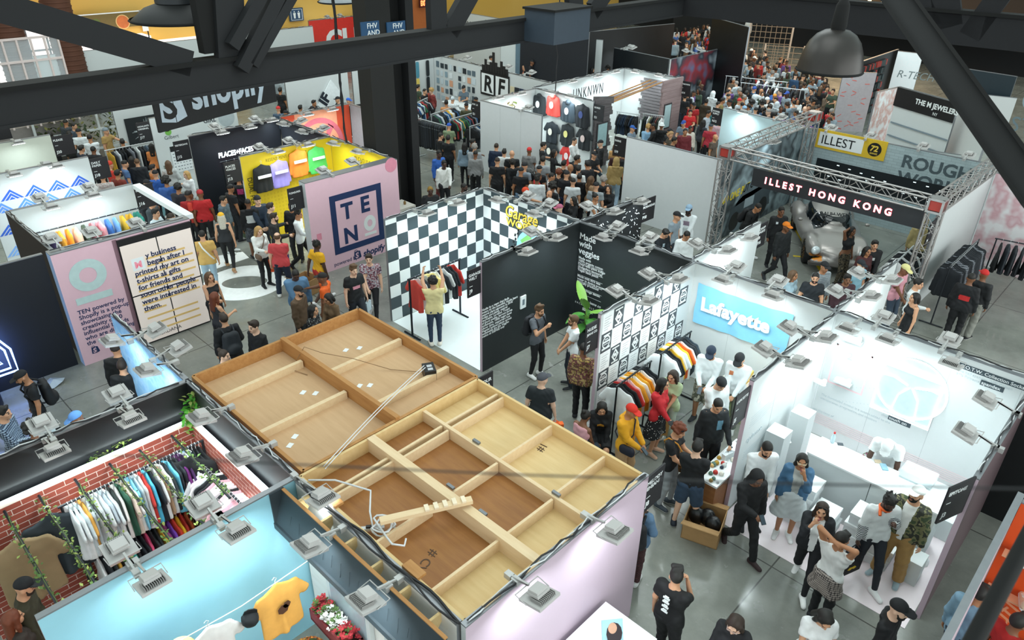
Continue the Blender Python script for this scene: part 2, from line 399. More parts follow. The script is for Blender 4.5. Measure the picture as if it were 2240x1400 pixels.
def hand(S, g, s, fine):
    w, d = g.wr[s], g.hd[s]; sg = 1 if s == 'r' else -1
    inw = g.pel*[1, 1, 0]+[0, 0, 1.1]-w; inw[2] = -.25 if w[2] > 1.0 else 0; inw = inw-d*(inw @ d)
    pal = inw/max(np.linalg.norm(inw), 1e-6)        # the palm looks inward
    side = np.cross(d, pal)*sg                      # towards the little finger... thumb is on -side
    if side @ np.array([0, 1., .3]) > 0: side = -side
    c = w+d*.05
    S.cap(w+d*.01, w+d*.075, .026, .033, flat=(pal, 1.9), k=.02)
    if not fine: S.cap(w+d*.08, w+d*.13+pal*.02, .026, .018, flat=(pal, 1.5), k=.02); S.cap(w+d*.035-side*.02, w+d*.085-side*.048+pal*.02, .013, .010, k=.01); return S
    q = g.curl[s]
    for i, (o, L) in enumerate(((-.026, .068), (-.009, .078), (.009, .072), (.025, .056))):
        p0 = w+d*(.080-abs(o)*.25)+side*o
        a1, a2 = q*.55+i*.05, q*1.35+i*.08
        v1 = d*math.cos(a1)+pal*math.sin(a1); v2 = d*math.cos(a2)+pal*math.sin(a2)
        v1 = v1+side*o*3.0; v1 /= np.linalg.norm(v1)
        p1 = p0+v1*L*.5; p2 = p1+v2*L*.5
        S.cap(p0, p1, .0098, .0090, k=.006); S.cap(p1, p2, .0090, .0078, k=.004)
    t0 = w+d*.028-side*.018; t1 = t0+d*.032-side*.028+pal*.010; t2 = t1+d*.030-side*.004+pal*.014
    S.cap(t0, t1, .0130, .0108, k=.008); S.cap(t1, t2, .0105, .0085, k=.004)
    return S
def head_sdf(S, g, fine):
    h = g.HT; f = .95 if g.fem else 1.
    S.ell(h(0, -.012, .022), np.array([.077, .095, .093])*f, g.Hd, k=.03)
    S.ell(h(0, .022, -.045), np.array([.060, .072, .078])*f, g.Hd, k=.04)
    S.cap(h(0, .064, -.098), h(0, .070, -.088), .024*f, k=.03)
    S.cap(g.neck-g.R @ np.array([0, 0, .05]), h(0, -.025, -.06), .060*f, .052*f, k=.03)
    if fine:
        S.cap(h(0, .086, .005), h(0, .104, -.030), .010, .015, k=.016)
        S.cap(h(-.038, .078, .022), h(.038, .078, .022), .013, k=.018)
        S.cap(h(-.02, .082, -.064), h(.02, .082, -.064), .011, k=.010)
        for s in (1, -1): S.ell(h(s*.079*f, -.012, -.012), (.011, .022, .032), g.Hd, k=.008); S.ell(h(s*.042, .060, -.03), (.022, .02, .02), g.Hd, k=.02)
    return S
def body_mesh(g, v, skin, fine=True, face='', sleeve=1):
    S = Sdf(.03); head_sdf(S, g, fine); torso(S, g)
    for s in 'lr':
        arm(S, g, s, upto=2.); leg(S, g, s); hand(S, g, s, fine)
        S.cap(g.an[s]+[0, -.045, -.045], g.toe[s], .038, .028, k=.03)
    lips = mat('8e4a42' if skin < 3 else '4a2a24', .5); eye = mat('1c1512', .3); brow = mat('2a1d14' if 'y' not in face else '7a5c34')
    def fn(c):
        q = (c-g.head) @ g.Hd; mi = np.zeros(len(c), int)
        if fine:
            ax = np.abs(q[:, 0]); fr = q[:, 1] > .045
            mi[fr & (((ax-.033)/.015)**2+((q[:, 2]+.002)/.0075)**2 < 1)] = 1
            mi[fr & (((ax-.034)/.021)**2+((q[:, 2]-.026)/.0055)**2 < 1)] = 3
            mi[fr & ((q[:, 0]/.026)**2+((q[:, 2]+.066)/.011)**2 < 1)] = 2
        return mi
    return sdfmesh('person_body', S, v, [mat(SKIN[skin], .5, var=.06), eye, lips, brow], fn)
def hair_mesh(g, kind, v, m):
    h = g.HT; S = Sdf(.02); k = kind; R = g.Hd; f = .95 if g.fem else 1.
    fr = R @ np.array([0, 1., -.55]); dn = R @ np.array([0, 0, -1.])
    if k == 'short': S.ell(h(0, -.016, .030), np.array([.085, .104, .100])*f, R); S.cap(h(-.04, .055, .105), h(.04, .06, .105), .022, k=.03); S.cut(h(0, .072, .052), fr).cut(h(0, -.03, -.052), dn)
    elif k == 'fade': S.ell(h(0, -.010, .038), np.array([.080, .100, .096]), R); S.cut(h(0, .070, .056), fr).cut(h(0, 0, .004), dn)
    elif k == 'quiff':
        S.ell(h(0, -.016, .030), (.084, .104, .098), R); S.cap(h(-.045, .05, .115), h(.045, .03, .13), .032, k=.03); S.cap(h(-.04, -.03, .12), h(.05, -.02, .125), .03, k=.03); S.cut(h(0, .078, .050), fr).cut(h(0, -.03, -.045), dn)
    elif k == 'buzz': S.ell(h(0, -.012, .024), np.array([.0805, .0985, .0965])*f, R); S.cut(h(0, .066, .045), fr).cut(h(0, -.03, -.035), dn)
    elif k == 'balding': S.ell(h(0, -.014, .018), (.082, .100, .093), R); S.cut(h(0, .040, .03), fr).cut(h(0, -.03, -.035), dn).cut(h(0, 0, .072), -dn)
    elif k in ('curly', 'afro'):
        a = .02 if k == 'curly' else .045; rg = np.random.default_rng(3)
        S.ell(h(0, -.02, .035+a*.3), np.array([.085, .1, .1])+a*.5, R)
        for i in range(40 if v < .02 else 10):
            u = rg.normal(size=3); u /= np.linalg.norm(u)
            if u[2] > -.5 and not (u[1] > .5 and u[2] < .4): S.ell(h(u[0]*(.072+a), -.015+u[1]*(.088+a), .035+u[2]*(.085+a)), (.026+a*.2,)*3, k=.012)
    elif k == 'dreads':
        S.ell(h(0, -.016, .030), (.088, .104, .10), R); rg = np.random.default_rng(5)
        for i in range(34):
            a = rg.uniform(0, 6.28); b = rg.uniform(.1, .9); p = (.075*math.cos(a)*b**.5, -.012+.09*math.sin(a)*b**.5, .035+.085*(1-b)**.5)
            o = rg.uniform(1.25, 1.5); S.cap(h(*p), h(p[0]*o, p[1]*o-.01, p[2]+rg.uniform(.005, .05)), .011, .007, k=.006)
        S.cut(h(0, .085, .045), fr).cut(h(0, -.03, -.045), dn)
    elif k in ('long', 'bob', 'pony', 'bun', 'wavy'):
        S.ell(h(0, -.016, .028), np.array([.087, .106, .102])*f, R)
        if k in ('long', 'wavy', 'bob'):
            L = -.28 if k != 'bob' else -.10; w = .055 if k != 'wavy' else .066
            S.cap(h(-.03, -.075, 0), h(-.035, -.085, L), .06, w, flat=(R @ Y3, 1.25), k=.04); S.cap(h(.03, -.075, 0), h(.035, -.085, L), .06, w, flat=(R @ Y3, 1.25), k=.04)
            for s in (1, -1): S.cap(h(s*.072, .01, .03), h(s*.085, -.0, -.09), .026, .026, k=.03); S.cap(h(s*.085, 0, -.09), h(s*.095, -.01, L*.85), .028, .018, k=.03)
            def ex(P, d):   # keep the face free
                q = (P-g.head) @ R; return np.maximum(d, .062-np.sqrt((q[:, 0])**2+((q[:, 1]-.115)*.8)**2+(np.maximum(np.abs(q[:, 2]+.03)-.065, 0))**2))
            return sdfmesh('hair', S, v, m, extra=ex)
        if k == 'pony': S.cap(h(0, -.11, .03), h(0, -.15, -.04), .03, .028); S.cap(h(0, -.15, -.04), h(0, -.14, -.22), .028, .012)
        if k == 'bun': S.ell(h(0, -.09, .115), (.042, .042, .040))
        S.cut(h(0, .068, .056), fr).cut(h(0, -.03, -.06), dn)
    return sdfmesh('hair', S, v, m)
def cap_mesh(g, v, m, kind='cap'):
    h = g.HT; R = g.Hd; S = Sdf(.012)
    if kind in ('cap', 'capb'):
        S.ell(h(0, -.012, .046), (.090, .108, .094), R).cut(h(0, 0, .040), R @ np.array([0, .12, -1.]))
        me = sdfmesh('cap_crown', S, v, m); B = Sdf(.01); sg = 1 if kind == 'cap' else -1; y0 = .03 if sg > 0 else -.055
        B.ell(h(0, y0+sg*.078, .043), (.080, .088, .009), R @ rotv('X', -.12*sg)); B.ell(h(0, -.012, .05), (.093, .111, .02), R)
        B.cut(h(0, y0+sg*.02, 0), R @ np.array([0, -sg*1., 0]))
        return [me, sdfmesh('cap_brim', B, max(v*.75, .006), m)]
    if kind == 'beanie': S.ell(h(0, -.014, .042), (.091, .108, .102), R).cap(h(-.07, .03, .035), h(.07, .03, .035), .022, k=.02).cut(h(0, 0, .022), R @ np.array([0, .25, -1.])); return [sdfmesh('beanie', S, v, m)]
    if kind == 'bucket':
        S.ell(h(0, -.012, .060), (.092, .108, .085), R).ell(h(0, -.012, .030), (.135, .150, .022), R, k=.03); return [sdfmesh('bucket_hat', S, v, m)]
    if kind == 'hood':
        S.ell(h(0, -.025, .018), (.106, .122, .132), R).cap(h(-.05, -.05, -.10), h(.05, -.05, -.10), .07, k=.05)
        def ex(P, d):
            q = (P-g.head) @ R; return np.maximum(d, .066-np.sqrt(q[:, 0]**2+(np.maximum(.03-q[:, 1], 0))**2+(np.maximum(np.abs(q[:, 2]+.012)-.045, 0))**2))
        return [sdfmesh('hood', S, v, m, extra=ex)]
def top_mesh(g, kind, v, mats, fn):
    S = Sdf(.03); T = g.T; up = g.R @ np.array([0, 0, 1.])
    e = {'tank': .010, 'crop': .010, 'tee': .016, 'long': .016, 'shirt': .017, 'hoodie': .024, 'jacket': .028, 'coat': .03, 'dress': .014, 'vest': .02, 'strap': .010}[kind]
    torso(S, g, e)
    hem = {'crop': 1.10, 'tank': .93, 'strap': .95, 'tee': .865, 'long': .87, 'shirt': .85, 'hoodie': .875, 'jacket': .86, 'coat': .62, 'dress': .55, 'vest': .88}[kind]
    if kind in ('coat', 'dress'):
        S.cap(T(-.06, 0, .95), T(-.08, 0, hem), .135+e, .15+e, flat=(g.R @ Y3, 1.2), k=.06); S.cap(T(.06, 0, .95), T(.08, 0, hem), .135+e, .15+e, flat=(g.R @ Y3, 1.2), k=.06)
    elif hem < .95:
        S.cap(T(-.075, 0, .96), T(-.08, 0, hem-.06), .106*g.bulk+e, .108*g.bulk+e, flat=(g.R @ Y3, 1.32), k=.05); S.cap(T(.075, 0, .96), T(.08, 0, hem-.06), .106*g.bulk+e, .108*g.bulk+e, flat=(g.R @ Y3, 1.32), k=.05)
    S.cut(T(0, 0, hem), -up); S.cut(T(0, .015, 1.470 if kind not in ('tank', 'strap') else 1.42), up+g.R @ np.array([0, .35, 0]))
    vs = [S]
    if kind in ('tee', 'dress'):
        for s in 'lr': arm(S, g, s, e, .62, e+.008); 
        cuts = {s: (g.sh[s]+(g.el[s]-g.sh[s])*.62, g.el[s]-g.sh[s]) for s in 'lr'}
    elif kind not in ('tank', 'crop', 'vest', 'strap'):
        for s in 'lr': arm(S, g, s, e, 1.96, e*.8)
        cuts = {}
    else: cuts = {}
    if kind in ('hoodie',): S.cap(T(-.07, -.075, 1.47), T(.07, -.075, 1.47), .05, k=.03); S.cap(T(-.07, -.04, 1.49), T(-.05, .05, 1.47), .024, k=.02); S.cap(T(.07, -.04, 1.49), T(.05, .05, 1.47), .024, k=.02)
    if kind in ('jacket', 'coat', 'shirt'): S.cap(T(-.062, -.03, 1.475), T(-.04, .055, 1.45), .018, k=.015); S.cap(T(.062, -.03, 1.475), T(.04, .055, 1.45), .018, k=.015); S.cap(T(-.062, -.03, 1.475), T(.062, -.03, 1.475), .018, k=.015)
    def ex(P, d):
        for s, (p, n) in cuts.items():    # a sleeve ends in a straight opening
            n = n/np.linalg.norm(n); t = (P-p) @ n; r = np.sqrt((((P-p)-np.outer(t, n))**2).sum(1)); d = np.where((r < .085) & (t < .07) & (P[:, 2] > .9), np.maximum(d, t), d)
        return d
    S.q = g.el['l'][0]*9+g.el['r'][1]*7
    return sdfmesh('top', S, v, mats, (lambda c: fn((c-g.pel) @ g.R+[0, 0, .95], c)) if fn else None, ex if cuts else None, .0042 if kind not in ('tank', 'strap', 'crop') else .002)
def bottom_mesh(g, kind, v, mats):
    S = Sdf(.03); T = g.T; e = {'pants': .014, 'slim': .008, 'wide': .030, 'shorts': .024, 'legging': .005, 'skirt': .01, 'longskirt': .01, 'mini': .012}[kind]
    S.cap(T(-.078, -.005, .96), T(.078, -.005, .96), .103*g.bulk+e, flat=(g.R @ Y3, 1.33), k=.06)
    S.cut(T(0, 0, 1.035), g.R @ np.array([0, 0, 1.]))
    if kind in ('skirt', 'longskirt', 'mini'):
        z = {'skirt': .50, 'longskirt': .28, 'mini': .68}[kind]; q = (1.0-z)
        for s in (-1, 1): S.cap(T(s*.06, 0, .92), g.pel*[1, 1, 0]+[s*(.06+q*.14), 0, z+.02], .13, .12+q*.10, k=.08)
        S.cut([0, 0, z], [0, 0, -1.])
    else:
        for s in 'lr':
            if kind == 'shorts': leg(S, g, s, e, .98, e+.02); 
            else: leg(S, g, s, e, 1.93, e+(.012 if kind in ('pants', 'wide') else 0))
        if kind == 'shorts':
            def ex(P, d):
                for s in 'lr':
                    n = g.kn[s]-g.hip[s]; n = n/np.linalg.norm(n); t = (P-(g.kn[s]-n*.03)) @ n; r = np.sqrt((((P-g.kn[s])-np.outer((P-g.kn[s]) @ n, n))**2).sum(1))
                    d = np.where((r < .13) & (t < .25), np.maximum(d, t), d)
                return d
            return sdfmesh('shorts', S, v, mats, extra=ex, fold=.004)
    return sdfmesh({'skirt': 'skirt', 'longskirt': 'skirt', 'mini': 'skirt'}.get(kind, 'trousers'), S, v, mats, fold=.0045 if kind not in ('legging', 'slim') else .0025)
def shoe_mesh(g, s, v, mats):
    S = Sdf(.02); a, t = g.an[s], g.toe[s]; d = (t-a)*[1, 1, 0]; d /= np.linalg.norm(d); lift = a[2] > .12
    heel = a-d*.05+[0, 0, -.045] if not lift else a-d*.045+[0, 0, -.01]
    S.cap(heel, t+d*.005, .050, .040, k=.03); S.cap(a+[0, 0, -.02], heel+d*.03, .048, k=.02)
    if not lift: S.cut([0, 0, .0], [0, 0, -1.])
    base = heel[2]
    return sdfmesh('shoe', S, v, mats, (lambda c: (c[:, 2] < .028).astype(int)) if not lift and len(mats) > 1 else None)
def mk(spec):
    """'p:hex[,hex...][:scale]' pattern or a plain hex colour"""
    if ':' not in spec: return mat(spec, .75, var=.10, scale=14)
    q = spec.split(':'); sc = {'camo': 12, 'blotch': 16, 'plaid': 9, 'stripe': 14, 'dots': 26}.get(q[0], 8)
    if len(q) > 2: sc = float(q[2])
    return pattern(q[0], *q[1].split(','), scale=sc, rough=.8)
NAMES = {'tee': 't_shirt', 'long': 'long_sleeve_shirt', 'shirt': 'shirt', 'hoodie': 'hoodie', 'jacket': 'jacket', 'coat': 'coat', 'tank': 'tank_top', 'crop': 'crop_top', 'dress': 'dress', 'vest': 'vest', 'strap': 'camisole'}
def person(pxy, facing, arms, legs, top, bottom, hair, skin=0, shoe='e8e8e6', label='', h=1.74, fem=False, v=.012, lean=0, yaw=0, pitch=3, tilt=0, bulk=1., drop=0., face='', prn=None, inner=None, loc=None, glasses=None, group=None, wide=1., twist=0, cuff=None, fine=True, beard=None, foot=None):
    """one figure; PXY is where the top of the head shows, FACING turns it (0 looks at the camera, 90 to image right)"""
    g = skeleton(tuple(arms.split(',')) if isinstance(arms, str) else arms, legs, lean, yaw, pitch, tilt, fem, drop, wide, bulk, twist)
    k = h/1.75
    topz = g.HT(0, -.01, .115)
    if loc is None:
        P = at(pxy[0], pxy[1], topz[2]*k) if foot is None else at(foot[0], foot[1], 0)
        a = math.atan2(CAM[1]-P[1], CAM[0]-P[0])    # towards the camera
    else: P = np.array(loc, float); a = math.atan2(CAM[1]-P[1], CAM[0]-P[0])
    ang = a+math.radians(facing); rz = ang-math.pi/2
    if loc is None and foot is None:
        c, s = math.cos(rz), math.sin(rz); ox, oy = topz[0]*k, topz[1]*k; P = P-np.array([c*ox-s*oy, s*ox+c*oy, 0])
    r = empty('person', (P[0], P[1], 0), rz, label, 'person', group); r.scale = (k, k, k)
    parts = {}
    def put(me, nm): 
        o = ob(nm, me, r); parts[nm] = o; return o
    put(body_mesh(g, v, skin, fine, face), 'body')
    tk, tc = top.split(' ', 1) if top else (None, None)
    if tk:
        tm = [mk(x) for x in tc.split()]; im = mk(inner) if inner else None; mats = [tm[0]]; idx = {}
        if im: idx['in'] = len(mats); mats.append(im)
        if prn: idx['pr'] = len(mats); mats.append(mk(prn[1]))
        if len(tm) > 1: idx['sl'] = len(mats); mats.append(tm[1])
        if cuff: idx['cf'] = len(mats); mats.append(mk(cuff))
        def fn(q, c):
            mi = np.zeros(len(q), int)
            if 'sl' in idx: mi[(np.abs(q[:, 0]) > .175*g.w)] = idx['sl']
            if 'in' in idx: mi[(q[:, 1] > .0) & (np.abs(q[:, 0]) < .035+.05*np.clip((q[:, 2]-.85)/.6, 0, 1)) & (q[:, 2] < 1.49)] = idx['in']
            if 'pr' in idx:
                u0, z0, u1, z1, bk = prn[0]; mi[(q[:, 0] > u0) & (q[:, 0] < u1) & (q[:, 2] > z0) & (q[:, 2] < z1) & ((q[:, 1] < -.02) if bk else (q[:, 1] > .03))] = idx['pr']
            if 'cf' in idx:
                for s in 'lr':
                    n = g.wr[s]-g.el[s]; t = ((c-g.el[s]) @ n)/(n @ n); rr = np.sqrt((((c-g.el[s])-np.outer(t, n))**2).sum(1)); mi[(t > .05) & (rr < .09)] = idx['cf']
            return mi
        put(top_mesh(g, tk, v, mats, fn if len(mats) > 1 else None), NAMES[tk])
    if bottom:
        bk, bc = bottom.split(' ', 1); put(bottom_mesh(g, bk, v, [mk(bc)]), {'shorts': 'shorts', 'skirt': 'skirt', 'longskirt': 'skirt', 'mini': 'skirt'}.get(bk, 'trousers'))
    if shoe:
        for s in 'lr': put(shoe_mesh(g, s, v, [mk(shoe), mat('dcdcd8')] if fine else [mk(shoe)]), 'shoe')
    for hs in hair.split('+'):
        if not hs: continue
        hk, _, hc = hs.partition(' ')
        if hk in ('cap', 'capb', 'beanie', 'bucket', 'hood'):
            ms = cap_mesh(g, v, mk(hc or '15161a'), hk); o = put(ms[0], hk if hk in ('beanie', 'hood') else 'cap' if hk != 'bucket' else 'bucket_hat')
            if len(ms) > 1: ob('brim', ms[1], o)
        elif hk == 'beard':
            S = Sdf(.02); S.ell(g.HT(0, .045, -.075), (.058, .056, .055), g.Hd); S.cut(g.HT(0, 0, -.060), g.Hd @ np.array([0, .0, 1.]))
            S.cap(g.HT(-.026, .092, -.052), g.HT(.026, .092, -.052), .010); S.cap(g.HT(-.066, .02, -.02), g.HT(-.05, .05, -.09), .012); S.cap(g.HT(.066, .02, -.02), g.HT(.05, .05, -.09), .012)
            S.cuts = []; put(sdfmesh('beard', S, v, mat(HAIRC.get(hc or 'k', hc), .9), extra=lambda P, d: np.maximum(d, .016-np.sqrt((((P-g.HT(0, .098, -.068))*[.6, 1, 1.4])**2).sum(1)))), 'beard')
        elif hk != 'bald': put(hair_mesh(g, hk, v, mat(HAIRC.get(hc or 'k', hc), .6, var=.3, scale=40)), 'hair')
    if glasses:
        b = MB(); M_ = Matrix(np.vstack([np.hstack([g.Hd, g.head[:, None]]), [0, 0, 0, 1]]).tolist())
        zz = .0 if glasses != 'top' else .085; yy = .098 if glasses != 'top' else .066
        for s in (1, -1):
            b.prism([(s*.034+.026*math.cos(t), .018*math.sin(t)) for t in np.arange(0, 6.28, .52)], 0, .006, 0, M_ @ Matrix.Translation((0, yy, zz)) @ UPR)
            b.bar(M_ @ Vector((s*.06, yy, zz+.006)), M_ @ Vector((s*.084, -.01, zz+.004)), .006, .008)
        b.bar(M_ @ Vector((-.01, yy, zz+.006)), M_ @ Vector((.01, yy, zz+.006)), .006, .006)
        o = b.build('glasses', mat('101010' if glasses in ('dark', 'top') else glasses, .2), r); parts['glasses'] = o
    r['_k'] = k; del r['_k']
    g.root = r; g.k = k; g.rz = rz; g.P = P; g.parts = parts
    c, s = math.cos(rz), math.sin(rz)
    g.W = lambda q: np.array([P[0]+k*(c*q[0]-s*q[1]), P[1]+k*(s*q[0]+c*q[1]), k*q[2]])   # figure point -> world
    return g
# ---- the hall ----
def floor_mat():
    m, nt, b, N, L = newmat('polished_concrete')
    tc = N('ShaderNodeTexCoord'); n = N('ShaderNodeTexNoise'); n.inputs['Scale'].default_value = .55; n.inputs['Detail'].default_value = 8; n.inputs['Roughness'].default_value = .7
    L(tc.outputs['Object'], n.inputs['Vector']); r = ramp(N, [(.3, '6a6c66'), (.52, '82847d'), (.72, '96988f')]); L(n.outputs['Fac'], r.inputs[0])
    br = N('ShaderNodeTexBrick'); br.offset = 0; br.inputs['Scale'].default_value = 1; br.inputs['Brick Width'].default_value = 3.05; br.inputs['Row Height'].default_value = 3.05; br.inputs['Mortar Size'].default_value = .012
    mp = N('ShaderNodeMapping'); mp.inputs['Location'].default_value = (2.55, .55, 0); L(tc.outputs['Object'], mp.inputs[0]); L(mp.outputs[0], br.inputs[0])
    mx = N('ShaderNodeMix'); mx.data_type = 'RGBA'; L(br.outputs['Fac'], mx.inputs[0]); L(r.outputs[0], mx.inputs[6]); mx.inputs[7].default_value = s2l('4c4c48'); L(mx.outputs[2], b.inputs['Base Color'])
    n2 = N('ShaderNodeTexNoise'); n2.inputs['Scale'].default_value = 2.5; n2.inputs['Detail'].default_value = 4; L(tc.outputs['Object'], n2.inputs['Vector'])
    r2 = ramp(N, [(.3, '404040'), (.7, '9a9a9a')]); L(n2.outputs['Fac'], r2.inputs[0]); L(r2.outputs[0], b.inputs['Roughness'])
    return m
b = MB(); b.box((-60, -14, -.2), (22, 64, 0)); tag(b.build('floor', floor_mat()), kind='structure')
b = MB(); b.box((-41.6, -14, 0), (-41, 64, 16)); w = tag(b.build('wall_west', pattern('blotch', 'd0a040', 'dcb058', scale=.15)), kind='structure')
b = MB(); b.box((-41, 56, 0), (22, 56.5, 16)); tag(b.build('wall_north', mat('17181b', .9)), kind='structure')
b = MB(); b.box((15, -14, 0), (15.5, 56, 16)); tag(b.build('wall_east', mat('1b1c20', .9)), kind='structure')
b = MB(); b.box((-41, -14.5, 0), (22, -14, 16)); tag(b.build('wall_south', mat('1b1c20', .9)), kind='structure')
WHT, BLK, GRY, PNK, NAVY = mat('cdd2d2', .55, var=.02), mat('101316', .45, var=.2), mat('e0e4e6', .6, var=.03), mat('e8c0ce', .6, var=.03), mat('16305e', .5, var=.04)
RIM = mat('8f9296', .4, .6); CAB = mat('15161a', .5); CABW = mat('cfd2d4', .5); MAUVE = mat('c9b2bf', .6, var=.03); WT = mat('e8ecec', .5, var=.02); INK = mat('0d0f12', .5)
WALLS = []
class Wall: pass
def wall(x0, y0, x1, y1, front, back, label, h=2.6, t=.07, end=None, cable=True, z0=0, seam=None, name='display_wall', top=None):
    W = Wall(); W.p0, W.p1 = np.array([x0, y0, 0.]), np.array([x1, y1, 0.]); W.d = (W.p1-W.p0); W.L = np.linalg.norm(W.d); W.d /= W.L; W.h = h; W.t = t
    W.n = np.array([W.d[1], -W.d[0], 0]); W.lab = label
    W.root = empty(name, (x0, y0, 0), math.atan2(W.d[1], W.d[0]), label, 'display wall'); W.root['kind'] = 'thing'
    b = MB(); b.box((0, -t/2, z0), (W.L, t/2, h), [2, 2, 0, 2, 1, 2]); b.build('panel', [front, back, end or RIM], W.root)
    b = MB(); b.box((0, -t/2-.004, h), (W.L, t/2+.004, h+.02)); b.build('top_rail', top or RIM, W.root)
    if seam:
        b = MB()
        for k in range(1, int(W.L/seam)+1):
            if k*seam < W.L-.1: b.box((k*seam-.003, -t/2-.0015, z0), (k*seam+.003, -t/2, h))
        if b.v: b.build('seam', mat('aab0b2'), W.root)
    if cable:
        r = random.Random(int(x0*7+y0*13)); 
        for q, (m, rad) in enumerate(((CAB, .012), (CABW, .009))):
            pts = [(u, r.uniform(-.03, .03), h+.02+rad+r.uniform(0, .03)) for u in np.arange(.05, W.L, .16)]
            o = MB().tube(pts, rad, 5, 0).build('power_cable', m, None, (x0, y0, 0), (0, 0, W.root.rotation_euler[2]))
            tag(o, f"{('black', 'white')[q]} power cable lying along the top of the {label}"[:150], 'cable', 'cables along the wall tops')
            lw = o['label'].split()
            if len(lw) > 16: o['label'] = ' '.join(lw[:3]+['on', 'top', 'of', 'the']+label.split()[:9])
    def uz(x, y, side=0, off=0):
        s = 1 if side == 0 else -1; p = W.p0+W.n*(t/2+off)*s
        q = at_plane(x, y, p, W.n)-W.p0; return float(q @ W.d), float(q[2])
    W.uz = uz; W.F = -t/2; WALLS.append(W); return W
def sign(W, end, lines, code, w=.36, z0=1.93, z1=2.53, front=True, label=None):
    """black booth plate hung past the free end of a wall"""
    s = 1 if end else -1; u = W.L if end else 0
    r = empty('booth_sign', tuple(W.p0+W.d*(u+s*.01 if s > 0 else u-w-.01)), W.root.rotation_euler[2], label or f"small black hanging booth plate at the free end of the {W.lab}", 'sign', 'black booth number plates')
    lw = r['label'].split(); r['label'] = ' '.join(lw[:16])
    b = MB(); b.box((0, -.012, z0), (w, .012, z1)); b.build('plate', mat('1d1c20', .5), r)
    b = MB(); b.bar((w if s < 0 else 0, 0, z1-.06), (w+.05 if s < 0 else -.05, 0, z1-.06), .02, .02); b.build('bracket', RIM, r)
    n = len(lines)
    for i, ln in enumerate(lines): text(r, ln, .03, z1-.15-.085*i, min(.085, (w-.05)/(.62*max(len(ln), 1))), WT, -.0125, bold=.02)
    flat(r, 'bar', [rect(.045, z1-.20-.085*n, .13, z1-.19-.085*n)], WT, -.0125)
    text(r, code, .045, z0+.09, .11, WT, -.0125, bold=.025)
    return r
CHK = pattern('checker', '38464c', 'eef4f4', scale=1/.31, rough=.5)
DKB = mat('23282a', .5, var=.15)
checkL = wall(-12.72, 9.2, -12.72, 12.27, CHK, GRY, 'checkered black and white booth side wall')
checkR = wall(-12.72, 12.3, -9.6, 12.3, CHK, BLK, 'checkered back wall with a painted globe emblem')
blackL = wall(-9.6, 9.2, -9.6, 12.27, DKB, CHK, 'matt black wall with a white paragraph and small frame', end=MAUVE)
blackR = wall(-9.6, 12.3, -6.63, 12.3, DKB, BLK, 'matt black back wall with a white headline list')
poster = wall(-6.6, 9.2, -6.6, 12.27, WHT, BLK, 'white wall pasted with rows of poster sheets', end=MAUVE)
lafB = wall(-6.6, 12.3, -3.72, 12.3, WHT, GRY, 'white back wall behind the pale blue banner', seam=.99)
epiL = wall(-3.7, 9.2, -3.7, 12.27, WHT, WHT, 'white side wall facing the sneaker counter', end=MAUVE, seam=.99)
epiB = wall(-3.7, 12.3, -.62, 12.3, WHT, GRY, 'white back wall with the glowing circle sign', seam=.99)
epiR = wall(-.62, 12.27, -.62, 9.2, WHT, mat('5c4a4e', .6), 'white side wall beside the sneaker counter clerk', end=MAUVE)
dash = wall(-9.6, 12.34, -9.52, 14.65, BLK, GRY, 'black wall sprinkled with white dashes')
lafA = wall(-6.72, 12.34, -6.72, 15.25, WHT, GRY, 'short white wall between two open stands', seam=.99)
midA = wall(-3.74, 12.34, -3.74, 15.3, WHT, WHT, 'short white wall beside the steel truss tower', seam=.99)
rains = wall(-13.05, 18.85, -9.75, 18.85, GRY, WHT, 'large blank pale grey wall by the truss tower', cable=False)
blankI = wall(-19.6, 18.85, -16.6, 18.85, GRY, WHT, 'blank pale grey wall behind the queue', cable=False, seam=1.02)
blankJ = wall(-19.6, 18.9, -19.6, 21.75, WHT, GRY, 'white side wall over the dried plant', cable=False)
teesW = wall(-19.75, 21.8, -16.7, 21.8, WHT, WHT, 'white wall hung with printed sweatshirts')
unkL = wall(-19.75, 21.85, -19.75, 27.75, WHT, WHT, 'long white wall of the shack stand')
unkB = wall(-19.75, 27.8, -16.8, 27.8, WHT, GRY, 'white back wall of the shack stand')
rtfA = wall(-27.85, 19.0, -27.85, 23.65, WHT, GRY, 'white wall stacked with skate decks')
rtfB = wall(-27.85, 23.7, -19.8, 23.0, WHT, GRY, 'long white wall with the skyline emblem')
teal = wall(-6.68, .3, -6.68, 3.2, mat('96cbdb', .55, var=.03), pattern('brick', '9a4a3a', '8a3f30', 'c9b0a4'), 'pale teal wall behind the clothes line', end=MAUVE, cable=False)
brickA = wall(-9.64, .0, -9.64, 3.2, BLK, GRY, 'black topped wall over the brick backdrop')
brickB = wall(-9.64, 3.22, -6.7, 3.22, BLK, MAUVE, 'black topped end wall over the brick backdrop')
blueW = wall(-12.45, 3.22, -9.68, 3.22, pattern('blotch', '7fb4e6', 'a4d0f4', '8cc0ee', scale=5), WHT, 'crumpled blue papered wall')
pinkW = wall(-15.9, 3.28, -15.9, 6.13, PNK, WHT, 'pink tower wall with the quote screen', t=.26, end=mat('a8c4e8'), h=2.6)
kidL = wall(-18.98, 3.4, -16.05, 3.4, mat('2a201c', .8), WHT, 'brown backed side wall left of the pink tower'.replace('left of', 'beside'))
kidB = wall(-18.98, 3.45, -18.98, 6.16, WHT, GRY, 'white wall with one rail of bright garments', cable=False)
daily = wall(-22.05, 3.6, -22.05, 6.2, WHT, GRY, 'wall of blue chevron pattern', cable=False)
jtwen = wall(-25.1, 2.6, -25.1, 6.2, mat('c4c9bc', .6, var=.03), GRY, 'plain greenish white wall under one lamp', cable=False)
